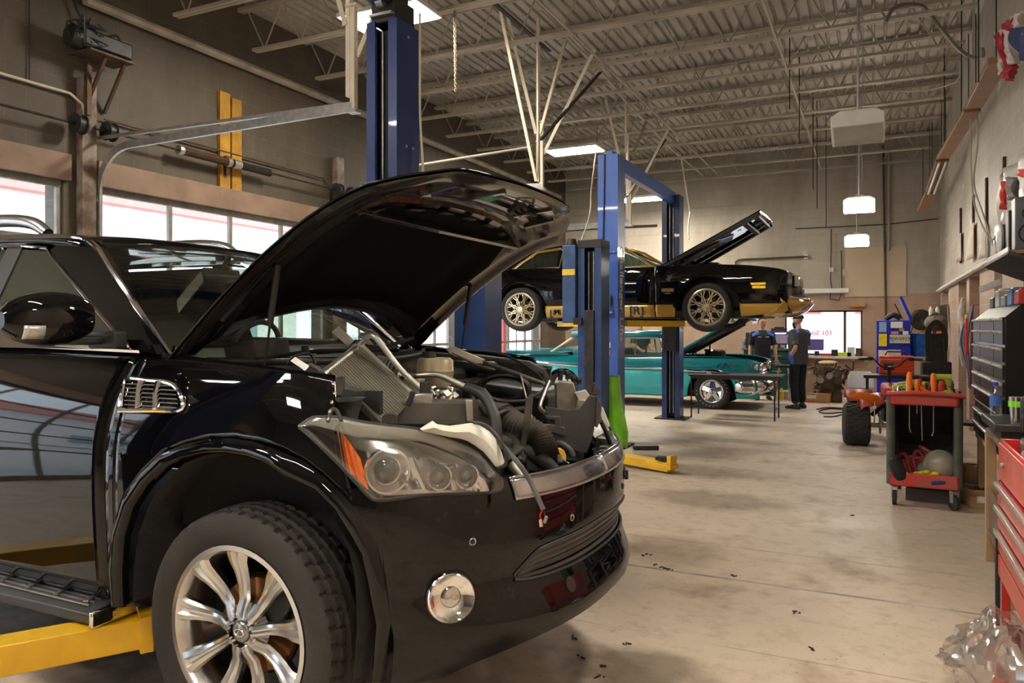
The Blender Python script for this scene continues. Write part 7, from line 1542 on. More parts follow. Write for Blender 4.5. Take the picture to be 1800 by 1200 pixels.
m = MB(); m.box(((X0 + X1) / 2 + .02, 6.9, 1.98), (.46, 1.3, .03), (0, 24, 0)); m.build('lid', dusty_plastic, tc_, bevel=.004); m = MB(); m.bar((.80, 6.3, 1.87), (.80, 7.5, 1.87), .012, .05); m.build('lid_edge', steel, tc_); m = MB()
for y_ in (6.35, 7.4): m.bar((1.18, y_, 1.70), (1.18, y_, 2.02), .02, .02)
m.build('lid_prop', steel, tc_)
random.seed(33); cc = [('red tin', (.5, .05, .04)), ('blue tub', (.10, .22, .45)), ('grey case', (.25, .25, .25)), ('pale bottle', (.6, .6, .55)), ('dark case', (.05, .05, .05))]
for k in range(5): nm, cl_ = cc[k]; h_ = (.10, .12, .08, .14, .09)[k]; tag(MB().box((.98, Y0 + .25 + k * .32, 1.712 + h_ / 2), (.16, .20, h_)).box((.98, Y0 + .25 + k * .32, 1.712 + h_ + .008), (.12, .14, .015)).build(('tin', 'tub', 'case', 'bottle_crate', 'case')[k], mat(nm, cl_, .4), bevel=.008), '%s on top of the tall black roller chest' % ('small red tin', 'blue plastic tub', 'grey plastic case', 'pale squat container', 'flat dark case')[k], 'container')
# wall shelf with speakers
sf = thing('wall_shelf', (1.1, 7.75, 2.15), 'wooden wall shelf with dark bracket holding the speakers', 'shelf'); m = MB(); m.box((1.11, 7.75, 2.15), (.32, 1.26, .03)); m.build('board', mat('brown shelf board', (.42, .25, .11), .5, 0, .25, 5), sf, bevel=.003); m = MB(); m.box((.955, 7.75, 2.165), (.012, 1.26, .05)); m.build('edge_strip', steel, sf); m = MB(); m.box((1.11, 7.15, 2.11), (.32, .03, .05)); m.box((1.11, 8.3, 2.11), (.32, .03, .05)); m.box((1.25, 7.75, 2.0), (.03, 1.2, .25)); m.build('bracket', black_plastic, sf)
for y_, h_, ml, lb_ in ((7.22, .42, mat('grey speaker case', (.14, .14, .16), .45), 'large grey speaker at the front end of the wall shelf'), (7.55, .36, black_plastic, 'tall black speaker standing behind the grey one on the wall shelf'), (8.2, .32, mat('navy speaker case', (.04, .045, .07), .4), 'dark blue-grey speaker at the far end of the wall shelf')):
    t = thing('speaker', (1.10, y_, 2.165), lb_, 'speaker', 'speakers on the wall shelf'); m = MB(); m.box((1.10, y_, 2.166 + h_ / 2), (.20, .17, h_)); m.build('cabinet', ml, t, bevel=.01)
    for q, r in ((.68, .05), (.3, .075)): m = MB(); m.lathe([(.001, .0), (r * .3, .004), (r * .8, -.01), (r, .006), (r * 1.1, .002)], (1.10, y_ - .088, 2.166 + h_ * q), (0, -1, 0), 24); m.build('cone', rubber, t)
p = V((.99, 7.86, 2.166)); tag(MB().ball(p + V((0, 0, .16)), (.03, .09, .155), 20).box(p + V((0, 0, .006)), (.06, .08, .012)).build('white_lamp', mat('frosted white glass', (.72, .72, .70), .3, coat=.5)), 'oval frosted white lamp shade standing on the wall shelf', 'lamp')
p = V((.99, 8.05, 2.166)); m = MB(); m.lathe([(.001, 0), (.035, 0), (.035, .01), (.010, .03), (.012, .08), (.035, .12), (.04, .17), (.02, .20), (.001, .24)], p, (0, 0, 1), 16); tag(m.build('chrome_figure', chrome), 'small chrome trophy on the wall shelf beside the oval lamp', 'trophy')
# flag and banner draped on the wall
fl = thing('flag', (1.0, 8.9, 4.3), 'draped red, white and blue flag hanging high on the right wall', 'flag'); m = MB(); rows = []
PTS = [((1757, 62), (1776, 26)), ((1757, 75), (1790, 30)), ((1762, 95), (1800, 60)), ((1768, 118), (1795, 95)), ((1764, 133), (1780, 142))]
redc, whc, blc = mat('flag red cloth', (.42, .02, .04), .8), mat('flag white cloth', (.55, .50, .46), .8), mat('flag blue cloth', (.03, .035, .11), .8)
def drape(name, quads, ml, X, par):
    m = MB(); 
    for q in quads:
        P = [at(a, b, X=X - .02 * (i % 2)) for i, (a, b) in enumerate(q)]; n = 8; rows = [[P[0].lerp(P[1], u / n).lerp(P[3].lerp(P[2], u / n), v / n) + V((-.04 * math.sin(u * 1.6 + v * .4), 0, 0)) for u in range(n + 1)] for v in range(n + 1)]; m.grid(rows)
    return m.build(name, ml, par, 70, solid=.006)
drape('red_stripe', [((1755, 62), (1765, 52), (1783, 118), (1774, 122)), ((1768, 42), (1785, 30), (1792, 48), (1772, 55)), ((1772, 120), (1783, 118), (1780, 142), (1764, 134))], redc, 1.0, fl)
drape('white_stripe', [((1765, 52), (1778, 50), (1787, 112), (1779, 112)), ((1784, 28), (1799, 20), (1799, 48), (1790, 48)), ((1763, 98), (1766, 104), (1770, 126), (1762, 133))], whc, 1.0, fl)
drape('blue_canton', [((1779, 50), (1830, 44), (1835, 130), (1790, 92))], blc, .96, fl)
m = MB(); 
for (a, b) in ((1798, 66), (1803, 86)):
    p = at(a, b, X=.925); m.add([p + V((0, math.cos(R(90 + 36 * k)) * (.055 if k % 2 == 0 else .022), math.sin(R(90 + 36 * k)) * (.055 if k % 2 == 0 else .022))) for k in range(10)], [tuple(range(10))])
m.build('star', whc, fl, solid=.004)
ban = thing('banner', (1.1, 8, 3.2), 'crumpled white banner with red print hanging above the wall shelf', 'banner')
wb = mat('white banner vinyl', (.66, .62, .58), .35, 0, .12, 5); drape('banner_sheet', [((1765, 300), (1830, 250), (1835, 330), (1790, 372)), ((1765, 300), (1790, 372), (1782, 402), (1757, 395)), ((1782, 365), (1835, 335), (1835, 400), (1782, 402))], wb, 1.13, ban)
drape('red_print', [((1768, 318), (1773, 322), (1770, 368), (1764, 366)), ((1797, 300), (1830, 280), (1833, 292), (1798, 312))], mat('red print', (.75, .05, .03), .5), 1.10, ban); drape('grey_print', [((1776, 310), (1786, 316), (1788, 350), (1777, 352))], mat('grey print', (.25, .22, .22), .5), 1.10, ban)
# dark slats and papers on the wall
for px, ya, yb, w_ in ((1688, 366, 462, 'farthest'), (1710, 343, 392, 'second farthest'), (1733, 313, 400, 'third farthest'), (1764, 276, 330, 'nearest')):
    a, b = at(px, ya, X=XR - .02), at(px, yb, X=XR - .02); tag(MB().box((XR - .015, a.y, (a.z + b.z) / 2), (.03, .09 if px < 1760 else .08, a.z - b.z)).build('wall_slat', mat('dark brown slat', (.06, .03, .022), .6), bevel=.003), 'upright dark brown slat on the upper right wall, the %s of the four' % w_, 'slat', 'dark slats on the right wall')
for px, py, w_, h_, lb_ in ((1706, 425, .55, .50, 'large printed sheet curling off the right wall between the dark slats'), (1686, 435, .3, .45, 'pale printed sheet beside the farthest dark slat'), (1728, 425, .35, .42, 'printed sheet under the white cord, left of the wall shelf')):
    p = at(px, py, X=XR - .05); m = MB(); rows = [[V((XR - .035 - .05 * (1 - u) * v , p.y + w_ * (v - .5), p.z + h_ * (u - .5))) for v in [k / 6 for k in range(7)]] for u in [k / 6 for k in range(7)]]; m.grid(rows); t = m.build('poster', mat('aged poster paper', (.60, .48, .39), .7, 0, .15, 6), smooth=60, solid=.004); tag(t, lb_, 'poster')
# brown hung strip fixtures, one with bare tubes
def strip(px0, py0, d0, px1, py1, d1, tubes, label):
    a, b = at(px0, py0, d=d0), at(px1, py1, d=d1); t = thing('strip_light', (a + b) / 2, label, 'strip light', 'hung strip lights near the right wall'); m = MB(); m.bar(a, b, .18, .06); m.build('trough', mat('brown strip reflector', (.26, .135, .065), .5, 0, .15, 3), t, bevel=.005)
    if tubes:
        for q in (-.045, .045): m = MB(); o = V((q, 0, -.055)); m.tube([a + o, b + o], .018, 10); m.build('tube', white_plastic, t)
    for k in (.1, .9): p = a.lerp(b, k); m = MB(); m.tube([p, V((p.x, p.y, ZC - .6))], .006, 5); m.build('hanger_rod', dark_steel, t)
strip(1757, 105, 6.7, 1712, 186, 8.9, False, 'brown strip light trough nearest the flag'); strip(1709, 192, 9.0, 1658, 276, 11.7, False, 'brown strip light trough in the middle of the row by the right wall')
strip(1657, 280, 11.8, 1637, 335, 13.4, True, 'strip light with two bare white tubes by the right wall'); strip(1636, 338, 13.5, 1621, 370, 15.2, False, 'brown strip light end piece nearest the back wall')
# long tube fixtures on the wall above the recesses
y1_ = at(1644, 513, X=XR - .08).y; y2_ = at(1712, 488, X=XR - .08).y; y3_ = at(1760, 466, X=XR - .08).y
for a, b, lb_ in ((y2_ + .05, y1_ - .3, 'long white tube light on the right wall toward the corner'), (y3_, y2_ - .02, 'long white tube light on the right wall below the wall shelf')):
    t = thing('tube_light', (XR - .06, (a + b) / 2, 2.31), lb_, 'light fixture', 'tube lights on the right wall'); m = MB(); m.prism([(-.08, 0), (0, 0), (0, .10), (-.03, .08), (-.08, .03)], (XR - .012, max(a, b), 2.31), (1, 0, 0), (0, 0, 1), abs(b - a)); m.build('housing', white_plastic, t, bevel=.004); m = MB(); m.tube([(XR - .06, a, 2.315), (XR - .06, b, 2.315)], .016, 8); m.build('tube', paper, t)
for k, pts in enumerate(([(1711, -20, 9.4), (1709, 120, 9.4), (1706, 240, 9.2), (1710, 340, 8.8), (1722, 385, 8.5), (1741, 425, 8.3)], [(1713, -20, 9.5), (1713, 130, 9.5), (1719, 240, 9.3), (1712, 320, 8.9), (1728, 375, 8.6), (1745, 430, 8.4)], [(1700, 95, 9.6), (1690, 110, 9.7), (1686, 135, 9.8), (1672, 148, 10), (1620, 160, 10.4), (1560, 160, 10.8)])):
    tag(MB().tube(path(pts), .009, 6, smooth=6).build('electric_cable', mat('beige cord', (.55, .49, .42), .5)), ('white cord hanging down the right wall to the wall shelf, left strand', 'white cord hanging down the right wall to the wall shelf, right strand', 'beige cord swinging across under the joists from the right wall')[k], 'cord')
for k, (px, ya, yb, d) in enumerate(((1405, -40, 248, 11.5), (1388, -40, 192, 10.5), (1429, 120, 333, 13.5), (1436, 150, 366, 14), (1452, 240, 400, 15), (1720, -60, 145, 7.2), (1660, 100, 250, 11.0), (1690, 30, 200, 9.5))):
    a, b = at(px, ya, d=d), at(px, yb, d=d); a.z = ZC + .02; tag(MB().tube([a, b], .008, 5).build('hanger_rod', dark_steel), 'thin black rod hanging straight down from the roof joists, %s' % ('second over the coupe nose', 'leftmost over the coupe nose', 'third from the left', 'fourth from the left', 'fifth, before the lit lamps', 'next to the flag', 'near the bare strip tubes', 'by the brown trough')[k], 'rod', 'thin rods under the joists')
tag(MB().tube(path([(1556, 40, 8.5), (1575, 12, 8.6), (1620, 10, 8.8), (1650, 45, 9), (1690, 90, 9.2), (1715, 102, 9.2), (1728, 98, 9.0), (1727, 85, 9.0)]), .022, 8, smooth=6).build('air_hose', mat('grey hose', (.25, .22, .19), .5)), 'thick grey hose arching below the joists to the right wall', 'hose')
# ================================================================== the red and grey service cart
A0, B0 = at(1567, 872, Z=.08), at(1682, 878, Z=.08); rzc = R(-4); mid0 = (A0 + B0) / 2; Wc = (B0 - A0).length
ct = thing('service_cart', (mid0.x, mid0.y, 0), 'red and grey plastic service cart loaded with tools in front of the quad bike', 'cart', None, rzc); KM = ROOTM[ct.name]
dust_red = mat('dusty red plastic', (.50, .035, .03), .5, 0, .3, 7, dirt=(.42, .10, .08)); grey_p = mat('grey green post', (.085, .088, .075), .5, 0, .25, 8)
def tray(m, z0, z1, w, y0, y1, wall=.03, floor=.02):
    m.box((0, (y0 + y1) / 2, z0 + floor / 2), (w, y1 - y0, floor)); m.box((-w / 2 + wall / 2, (y0 + y1) / 2, (z0 + z1) / 2), (wall, y1 - y0, z1 - z0)); m.box((w / 2 - wall / 2, (y0 + y1) / 2, (z0 + z1) / 2), (wall, y1 - y0, z1 - z0))
    m.box((0, y0 + wall / 2, (z0 + z1) / 2), (w, wall, z1 - z0)); m.box((0, y1 - wall / 2, (z0 + z1) / 2), (w, wall, z1 - z0))
zt_ = at(1620, 690, d=6.6).z; DP = .78
m = MB(KM); tray(m, .17, .29, Wc + .02, -.04, DP); m.build('bottom_tray', dust_red, ct, bevel=.012)
m = MB(KM); tray(m, zt_ - .10, zt_, Wc + .02, -.06, DP + .02); m.build('top_tray', dust_red, ct, bevel=.012)
m = MB(KM); rows = [[V((lerp(-Wc / 2 - .03, Wc / 2 + .05, i / 16), -.06 - .035 * math.sin(math.pi * i / 16) + y_, zt_ + .02 * math.sin(math.pi * i / 16) + z_)) for i in range(17)] for y_, z_ in ((0, -.03), (-.02, -.012), (-.005, .008), (.05, .008), (.05, -.03))]; m.grid(rows, cv=True); m.build('push_rim', dust_red, ct, 50)
for sx in (-1, 1):
    for y_ in (0, DP - .04): m = MB(KM); m.cyl((sx * Wc / 2, y_, .18), (sx * Wc / 2, y_, zt_ - .02), .036, None, 20); m.build('post', grey_p, ct)
    for y_, ro in ((-.01, 0 if sx < 0 else 35), (DP - .06, 10)):
        m = MB(KM); c = V((sx * (Wc / 2 - .03), y_, .065)); m.cyl(c + V((-.016, -.0, 0)), c + V((.016, 0, 0)), .063, None, 24)
        M2 = Matrix.Translation(c) @ Matrix.Rotation(R(ro), 4, 'Z') @ Matrix.Translation(-c); m.v = [M2 @ v for v in m.v]; w_ = m.build('caster_wheel', rubber, ct); m = MB(KM); m.bar(c + V((.022, 0, .0)), c + V((.022, 0, .10)), .006, .04, (0, 1, 0)); m.bar(c + V((-.022, 0, .0)), c + V((-.022, 0, .10)), .006, .04, (0, 1, 0)); m.box(c + V((0, 0, .09)), (.05, .05, .012)); m.v = [M2 @ v for v in m.v]; m.build('caster_fork', steel, w_)
m = MB(KM); m.box((0, DP - .02, (zt_ + .2) / 2), (Wc - .03, .015, zt_ - .35))
for k in range(9):
    for j in range(7): x_ = lerp(-Wc / 2 + .06, Wc / 2 - .06, k / 8) + (.03 if j % 2 else 0); z_ = lerp(.32, .62, j / 6); m.box((min(x_, Wc / 2 - .05), DP - .035, z_), (.028, .012, .028), (0, 45, 0))
m.build('back_panel', black_plastic, ct)
m = MB(KM); m.box((-Wc / 2 - .0, DP / 2, .62), (.012, DP - .1, .55)); m.build('side_panel', black_plastic, ct); m = MB(KM); m.box((Wc / 2, DP / 2, .62), (.012, DP - .1, .55)); m.build('side_panel', black_plastic, ct)
def K(x, y, z): return KM @ V((x, y, z))
def kx(px): return (px - 1567) / (1682 - 1567) * Wc - Wc / 2
for k, (px, h, L, tilt) in enumerate(((1600, .175, .30, 0), (1613, .115, .17, 0), (1641, .170, .32, 0))):
    x = kx(px); t = thing('screwdriver', K(x, -.035, zt_), ('long orange-handled tool in the left of the cart rim', 'shorter orange-handled tool second from the left in the cart rim', 'long orange-handled tool at the right of the cart rim')[k], 'screwdriver', 'orange handled tools', rzc)
    m = MB(KM); m.lathe([(.001, 0), (.017, .0), (.020, h * .1), (.017, h * .25), (.025, h * .5), (.023, h * .85), (.013, h), (.001, h)], (x, -.035, zt_ + .01), (0, 0, 1), 10); m.build('handle', orange, t)
    m = MB(KM); q = [(x, -.035, zt_), (x, -.04, zt_ - L)]; q += [(x + (.012, .0, -.012)[k], -.045, zt_ - L - .035)] if k != 1 else []; m.tube(q, .0045, 8); m.build('shaft', steel, t)
t = thing('screwdriver', K(kx(1624), -.03, zt_), 'stubby orange-handled tool lying tilted in the middle of the cart rim', 'screwdriver', 'orange handled tools', rzc); m = MB(KM); m.tube([(kx(1618), -.03, zt_ + .06), (kx(1630), -.02, zt_ + .018)], [.016, .015], 10); m.build('handle', orange, t); m = MB(KM); m.tube([(kx(1620), -.035, zt_), (kx(1622), -.04, zt_ - .40)], .0045, 8); m.build('shaft', steel, t)
t = thing('pry_bar', K(kx(1620), .02, zt_), 'red-handled tool standing between the orange ones in the cart', 'tool', None, rzc); m = MB(KM); m.tube([(kx(1620), .02, zt_ + .0), (kx(1618), .03, zt_ + .13)], [.012, .009], 10); m.build('handle', red_plastic, t)
for k in range(3):
    x = kx(1628) + .03 * k; tag(MB(KM).lathe([(.001, 0), (.011, 0), (.014, .03), (.010, .10), (.001, .11)], (x, .12, zt_ - .02), (0, 0, 1), 10).build('screwdriver', mat('dark red handle', (.16, .015, .015), .3)), 'dark red screwdriver in the cart tray behind the orange ones, %s of three' % ('left', 'middle', 'right')[k], 'screwdriver', 'dark red screwdrivers')
# drill, jars and sockets in the top tray
p = V((kx(1652), .30, zt_ - .06)); dl = thing('cordless_drill', K(*p), 'lime and black cordless drill standing in the top tray of the cart', 'drill', None, rzc); lg = mat('lime tool plastic', (.42, .50, .04), .4); m = MB(KM); m.cyl(p + V((-.07, 0, .19)), p + V((.09, 0, .19)), .026, .028, 18); m.bar(p + V((.05, 0, .18)), p + V((.07, 0, .05)), .036, .032, (0, 1, 0)); m.build('drill_body', lg, dl, bevel=.004)
m = MB(KM); m.cyl(p + V((-.12, 0, .19)), p + V((-.07, 0, .19)), .010, .022, 14); m.build('chuck', black_plastic, dl); m = MB(KM); m.box(p + V((.07, 0, .03)), (.11, .07, .05)); m.build('battery', black_plastic, dl, bevel=.006)
p = V((kx(1592), .42, zt_ - .07)); tag(MB(KM).bar(p + V((-.12, 0, .08)), p + V((.10, 0, .12)), .06, .05).bar(p + V((-.09, 0, .12)), p + V((.05, .0, .15)), .03, .02).cyl(p + V((.1, 0, .12)), p + V((.16, 0, .13)), .02).build('reciprocating_saw', lg, bevel=.012), 'lime green power tool lying in the top tray of the cart, left side', 'power tool')
p = V((kx(1660), .16, zt_ - .07)); tag(MB(KM).tube([p + V((-.05, 0, .05)), p + V((.02, 0, .08)), p + V((.06, 0, .05)), p + V((.03, 0, .12))], [.008, .02, .02, .01], 8, smooth=4).build('lime_nozzle', lg), 'small lime plastic nozzle in the cart tray right of the orange tools', 'tool')
random.seed(15); MM = (chrome, steel, black_plastic, mat('brass jar', (.45, .36, .16), .3, .6), mat('blue grey cap', (.22, .32, .42), .4), red_plastic); nm_ = ('chrome socket', 'steel socket', 'black can', 'brass-coloured jar', 'blue-grey dome', 'red cap')
for k in range(14):
    x = lerp(-Wc / 2 + .06, Wc / 2 - .05, (k % 7) / 6); y_ = .22 + .30 * (k // 7) + random.uniform(-.03, .03); h_ = random.uniform(.08, .15); r = random.uniform(.018, .034); i = k % 6
    tag(MB(KM).lathe([(.001, 0), (r, 0), (r, h_ * .8), (r * .8, h_ * .85), (r * .8, h_), (.001, h_)], (x, y_, zt_ - .04), (0, 0, 1), 14).build('tool_jar' if i > 1 else 'socket', MM[i]), '%s in the cart top tray, %s row, %s from left' % (nm_[i], 'front' if k < 7 else 'back', ('first', 'second', 'third', 'fourth', 'fifth', 'sixth', 'seventh')[k % 7]), 'container' if i > 1 else 'socket', 'small things in the top tray')
# bottom tray contents
zb = .20
def kt(name, m, ml, label, cat, **k): return tag(m.build(name, ml, **k), label, cat)
kt('dust_cover', MB(KM).ball((.12, .12, zb + .15), (.135, .10, .14), 18, (0, 10, 0)), mat('cloudy plastic tub', (.34, .31, .25), .3, 0, .25, 6), 'cloudy rounded plastic tub lying in the bottom tray of the cart', 'tub')
kt('black_canister', MB(KM).lathe([(.001, 0), (.05, .01), (.058, .04), (.058, .17), (.04, .21), (.001, .22)], (-.17, .00, zb + .03), (-.35, -.35, 1), 20), black_plastic, 'shiny black canister leaning in the left of the cart bottom tray', 'canister')
m = MB(KM); [m.ball((-.05 + .035 * k, .03 + .01 * (k % 2), zb + .08 + .01 * (k % 3)), (.035, .03, .022), 8) for k in range(5)]; kt('yellow_gloves', m, mat('yellow glove', (.72, .62, .02), .6, 0, .3, 30), 'yellow gloves heaped in the middle of the cart bottom tray', 'gloves', smooth=60)
m = MB(KM); m.bar((-.06, -.01, zb + .06), (.10, -.01, zb + .045), .035, .03); m.cyl((.08, -.03, zb + .05), (.08, .02, zb + .05), .038, None, 18); kt('red_tool', m, mat('bright red tool', (.75, .04, .03), .4), 'bright red hand tool lying at the front of the cart bottom tray', 'tool', bevel=.004)
kt('blue_case', MB(KM).box((.16, -.0, zb + .035), (.22, .08, .035), (0, -6, 8)), mat('navy case', (.03, .05, .16), .4), 'navy blue case lying at the front right of the cart bottom tray', 'case', bevel=.006)
m = MB(KM); random.seed(2)
for k in range(7): a = V((random.uniform(-.16, .02), .18, zb + .06)); m.tube([a, a + V((random.uniform(-.05, .1), random.uniform(-.05, .08), .13)), a + V((random.uniform(-.06, .12), 0, .24 - .02 * k)), a + V((random.uniform(0, .12), 0, .08))], .017, 6, smooth=4)
kt('red_cable_heap', m, mat('dark red cable', (.22, .03, .025), .5), 'tangle of dark red cable heaped at the back of the cart bottom tray', 'cable')
kt('grey_rag', MB(KM).ball((.01, .13, zb + .11), (.07, .06, .06), 12), mat('blue grey rag', (.14, .16, .20), .9, 0, .3, 20), 'blue-grey rag beside the cloudy tub in the cart', 'rag', smooth=60)
kt('torch', MB(KM).cyl((.20, .04, zb + .03), (.40, .0, zb + .03), .014, None, 12), black_plastic, 'black rod sticking out of the right side of the cart bottom tray', 'rod')
m = MB(KM); m.tube([V((-.14 + .035 * math.cos(a), -.03, zb + .06 + .035 * math.sin(a))) for a in [2 * math.pi * k / 20 for k in range(20)]], .005, 6, closed=True); kt('key_ring', m, chrome, 'chrome ring at the front left of the cart bottom tray', 'ring')
kt('floor_box', MB().box(K(.02, .35, .055), (.34, .25, .11), (0, 0, math.degrees(rzc))), mat('grey floor box', (.10, .095, .09), .6), 'low grey box on the floor under the cart', 'box', bevel=.006)
# ================================================================== red quad bike
aq = at(1497, 780, Z=0); q0 = V((aq.x + .50, aq.y + .5, 0)); qd = thing('quad_bike', q0, 'red quad bike with fat knobbly tyres parked behind the service cart', 'quad bike', None, R(6)); QM = ROOTM[qd.name]
def fat(x, y, R1, W):
    t = tyre_mesh(MB(QM @ Matrix.Rotation(R(90), 4, 'Z')), (y, -x, R1), R1, R1 * .50, W, 1, 60, False)
    m = MB(QM)
    t2 = t.build('wheel', rubber, qd, 50)
    for k in range(22):
        for j, w_ in enumerate((-.36, -.12, .12, .36)):
            a = 2 * math.pi * (k + (.5 if j % 2 else 0)) / 22; c = V((x + w_ * W * .85, y + math.cos(a) * (R1 + .0), R1 + math.sin(a) * (R1 + .0))); m.box(c, (W * .17, .035, .022), Matrix(((1, 0, 0), (0, -math.sin(a), math.cos(a)), (0, math.cos(a), math.sin(a)))).transposed())
    m.build('tread_knob', rubber, t2)['kind'] = 'stuff'
    s = -1 if x < 0 else 1; m = MB(QM); m.lathe([(.001, .06), (R1 * .2, .05), (R1 * .42, -.02), (R1 * .50, .02), (R1 * .54, .04)], (x + s * W * .28, y, R1), (s, 0, 0), 28); m.build('rim', mat('dusty brown rim', (.17, .125, .085), .5, .3, .3, 8), t2, 50)
    return t2
fat(-.50, -.50, .27, .32); fat(.50, -.50, .27, .32); fat(-.42, .65, .25, .2); fat(.42, .65, .25, .2)
m = MB(QM); m.tube([(-.4, -.5, .27), (.4, -.5, .27)], .03, 10); m.lathe([(.05, 0), (.11, 0), (.11, .012), (.05, .012)], (-.22, -.5, .27), (1, 0, 0), 24); m.build('rear_axle', steel, qd)
for s in (-1, 1):
    m = MB(QM); rows = []
    for i in range(13):
        u = i / 12; a = lerp(R(165), R(35), u); rows.append([V((s * x_, -.40 + .36 * math.cos(a) * -1, .37 + .28 * math.sin(a) + dz)) for x_, dz in ((.18, .04), (.24, .04), (.32, .02), (.42, -.01), (.46, -.05))])
    m.grid(rows if s < 0 else rows[::-1]); m.build('rear_fender', mat('faded red fender', (.42, .05, .02), .4, 0, .25, 5), qd, 60, solid=.008)
    m = MB(QM); m.tube([(s * .62, -.86, .66), (s * .48, -.80, .68), (s * .26, -.60, .60), (s * .2, -.3, .56)], [.006, .022, .035, .04], 8, flat=2); m.build('fender_tip', orange, qd)
    m = MB(QM); rows = [[V((s * x_, .65 + .32 * math.cos(a), .36 + .28 * math.sin(a))) for x_ in (.2, .35, .55)] for a in [R(150) - R(120) * i / 8 for i in range(9)]]; m.grid(rows if s < 0 else rows[::-1]); m.build('front_fender', MATS['faded red fender'], qd, 60, solid=.008)
m = MB(QM); m.box((0, -.35, .64), (.22, .60, .09), (-4, 0, 0)); m.build('seat', black_plastic, qd, bevel=.03)
m = MB(QM); m.box((0, .15, .68), (.24, .42, .15), (8, 0, 0)); m.build('fuel_tank', red_plastic, qd, bevel=.04)
m = MB(QM); m.box((0, .05, .42), (.26, .36, .30)); m.cyl((0, .2, .45), (0, .3, .7), .07, None, 14); m.build('engine', grime_black, qd, bevel=.02)
m = MB(QM)
for s in (-1, 1): m.tube([(s * .12, -.62, .32), (s * .14, -.75, .55), (s * .15, -.3, .58), (s * .14, .2, .56), (s * .12, .7, .45), (s * .1, .7, .28), (s * .12, 0, .24), (s * .12, -.62, .28)], .014, 8, smooth=3)
m.tube([(-.15, -.75, .55), (.15, -.75, .55)], .014, 8); m.tube([(-.3, -.45, .40), (-.15, -.3, .52)], .03, 8); m.build('frame', grime_black, qd)
m = MB(QM); ch_ = [m.tube([V((-.30 + .004 * math.sin(k), -.72 + .004 * k, .60 - .018 * k)), V((-.30, -.715 + .004 * k, .584 - .018 * k))], .008, 5) for k in range(16)]; m.build('hanging_chain', chrome, qd)
zb_ = 1.10; m = MB(QM); m.tube([(-.40, .25, zb_), (-.22, .30, zb_ + .01), (-.10, .36, zb_ - .10), (.10, .36, zb_ - .10), (.22, .30, zb_ + .01), (.40, .25, zb_)], .012, 8, smooth=4); m.tube([(0, .5, .5), (0, .36, zb_ - .1)], .025, 8); m.build('handlebar', dark_steel, qd)
for s in (-1, 1): m = MB(QM); m.tube([(s * .40, .25, zb_), (s * .30, .275, zb_ + .005)], .019, 10); m.build('grip', black_plastic, qd); m = MB(QM); m.box((s * .25, .27, zb_ + .01), (.06, .05, .05)); m.tube([(s * .25, .22, zb_), (s * .42, .18, zb_ - .01)], .006, 6); m.build('brake_lever', dark_steel, qd)
m = MB(QM); m.tube([(-.12, .37, zb_ - .03), (.14, .37, zb_ - .03)], .035, 10); m.build('bar_pad', mat('worn red foam', (.5, .12, .06), .7), qd)
# ================================================================== black stool and open box
c = at(1706, 862, Z=0); c.y += .15; t = thing('black_stool', c, 'round black metal stool between the service cart and the wooden bench', 'stool'); zs = at(1706, 740, d=7.3).z; m = MB(); m.cyl(c + V((0, 0, zs - .03)), c + V((0, 0, zs)), .175, None, 32); m.build('seat', black_plastic, t, bevel=.01)
for k in range(4): a = math.pi / 4 + math.pi / 2 * k; m = MB(); m.tube([c + V((math.cos(a) * .12, math.sin(a) * .12, zs - .03)), c + V((math.cos(a) * .15, math.sin(a) * .15, zs - .2)), c + V((math.cos(a) * .21, math.sin(a) * .21, 0))], .012, 8, smooth=3); m.build('leg', black_plastic, t)
m = MB(); m.tube([c + V((math.cos(a) * .185, math.sin(a) * .185, .20)) for a in [2 * math.pi * k / 24 for k in range(24)]], .008, 6, closed=True); m.build('foot_ring', black_plastic, t)
c = at(1736, 894, Z=0); ob = thing('open_carton', c, 'open cardboard box with flaps up and a white label, on the floor by the bench', 'box', None, R(10)); OM = ROOTM[ob.name]; w_, d_, h_ = .27, .30, .155
m = MB(OM); tray(m, 0, h_, w_, 0, d_, .004, .004); m.build('carton', card, ob)
for pts in ([(-w_ / 2, 0, h_), (-w_ / 2, d_, h_), (-w_ / 2 - .17, d_ * .9, h_ + .05), (-w_ / 2 - .24, d_ * .3, h_ + .02)], [(-w_ / 2, d_, h_), (w_ / 2, d_, h_), (w_ / 2 - .0, d_ + .05, h_ + .12), (-w_ / 2 - .05, d_ + .1, h_ + .19)], [(w_ / 2, 0, h_), (w_ / 2, d_, h_), (w_ / 2 + .1, d_, h_ + .08), (w_ / 2 + .1, 0, h_ + .08)]): m = MB(OM); m.add(pts, [(0, 1, 2, 3)]); m.build('flap', card, ob, solid=.004)
m = MB(OM); m.box((.02, -.003, .075), (.20, .003, .055)); lb2 = m.build('label', paper, ob); m = MB(OM); [m.box((.06 + .006 * k, -.0055, .070), (.003, .002, .025)) for k in range(8)]; m.build('barcode_bars', black_plastic, lb2)
m = MB(OM); random.seed(6); [m.ball((random.uniform(-.09, .09), random.uniform(.05, .2), random.uniform(.06, .13)), random.uniform(.02, .04), 8) for k in range(14)]; m.build('packed_parts', mat('dark packed parts', (.06, .055, .05), .5, 0, .4, 30), ob)['kind'] = 'stuff'; m = MB(OM); m.box((.08, .05, .11), (.06, .05, .08), (10, 20, 0)); m.build('yellow_packet', mat('yellow packet', (.85, .55, .03), .5), ob)
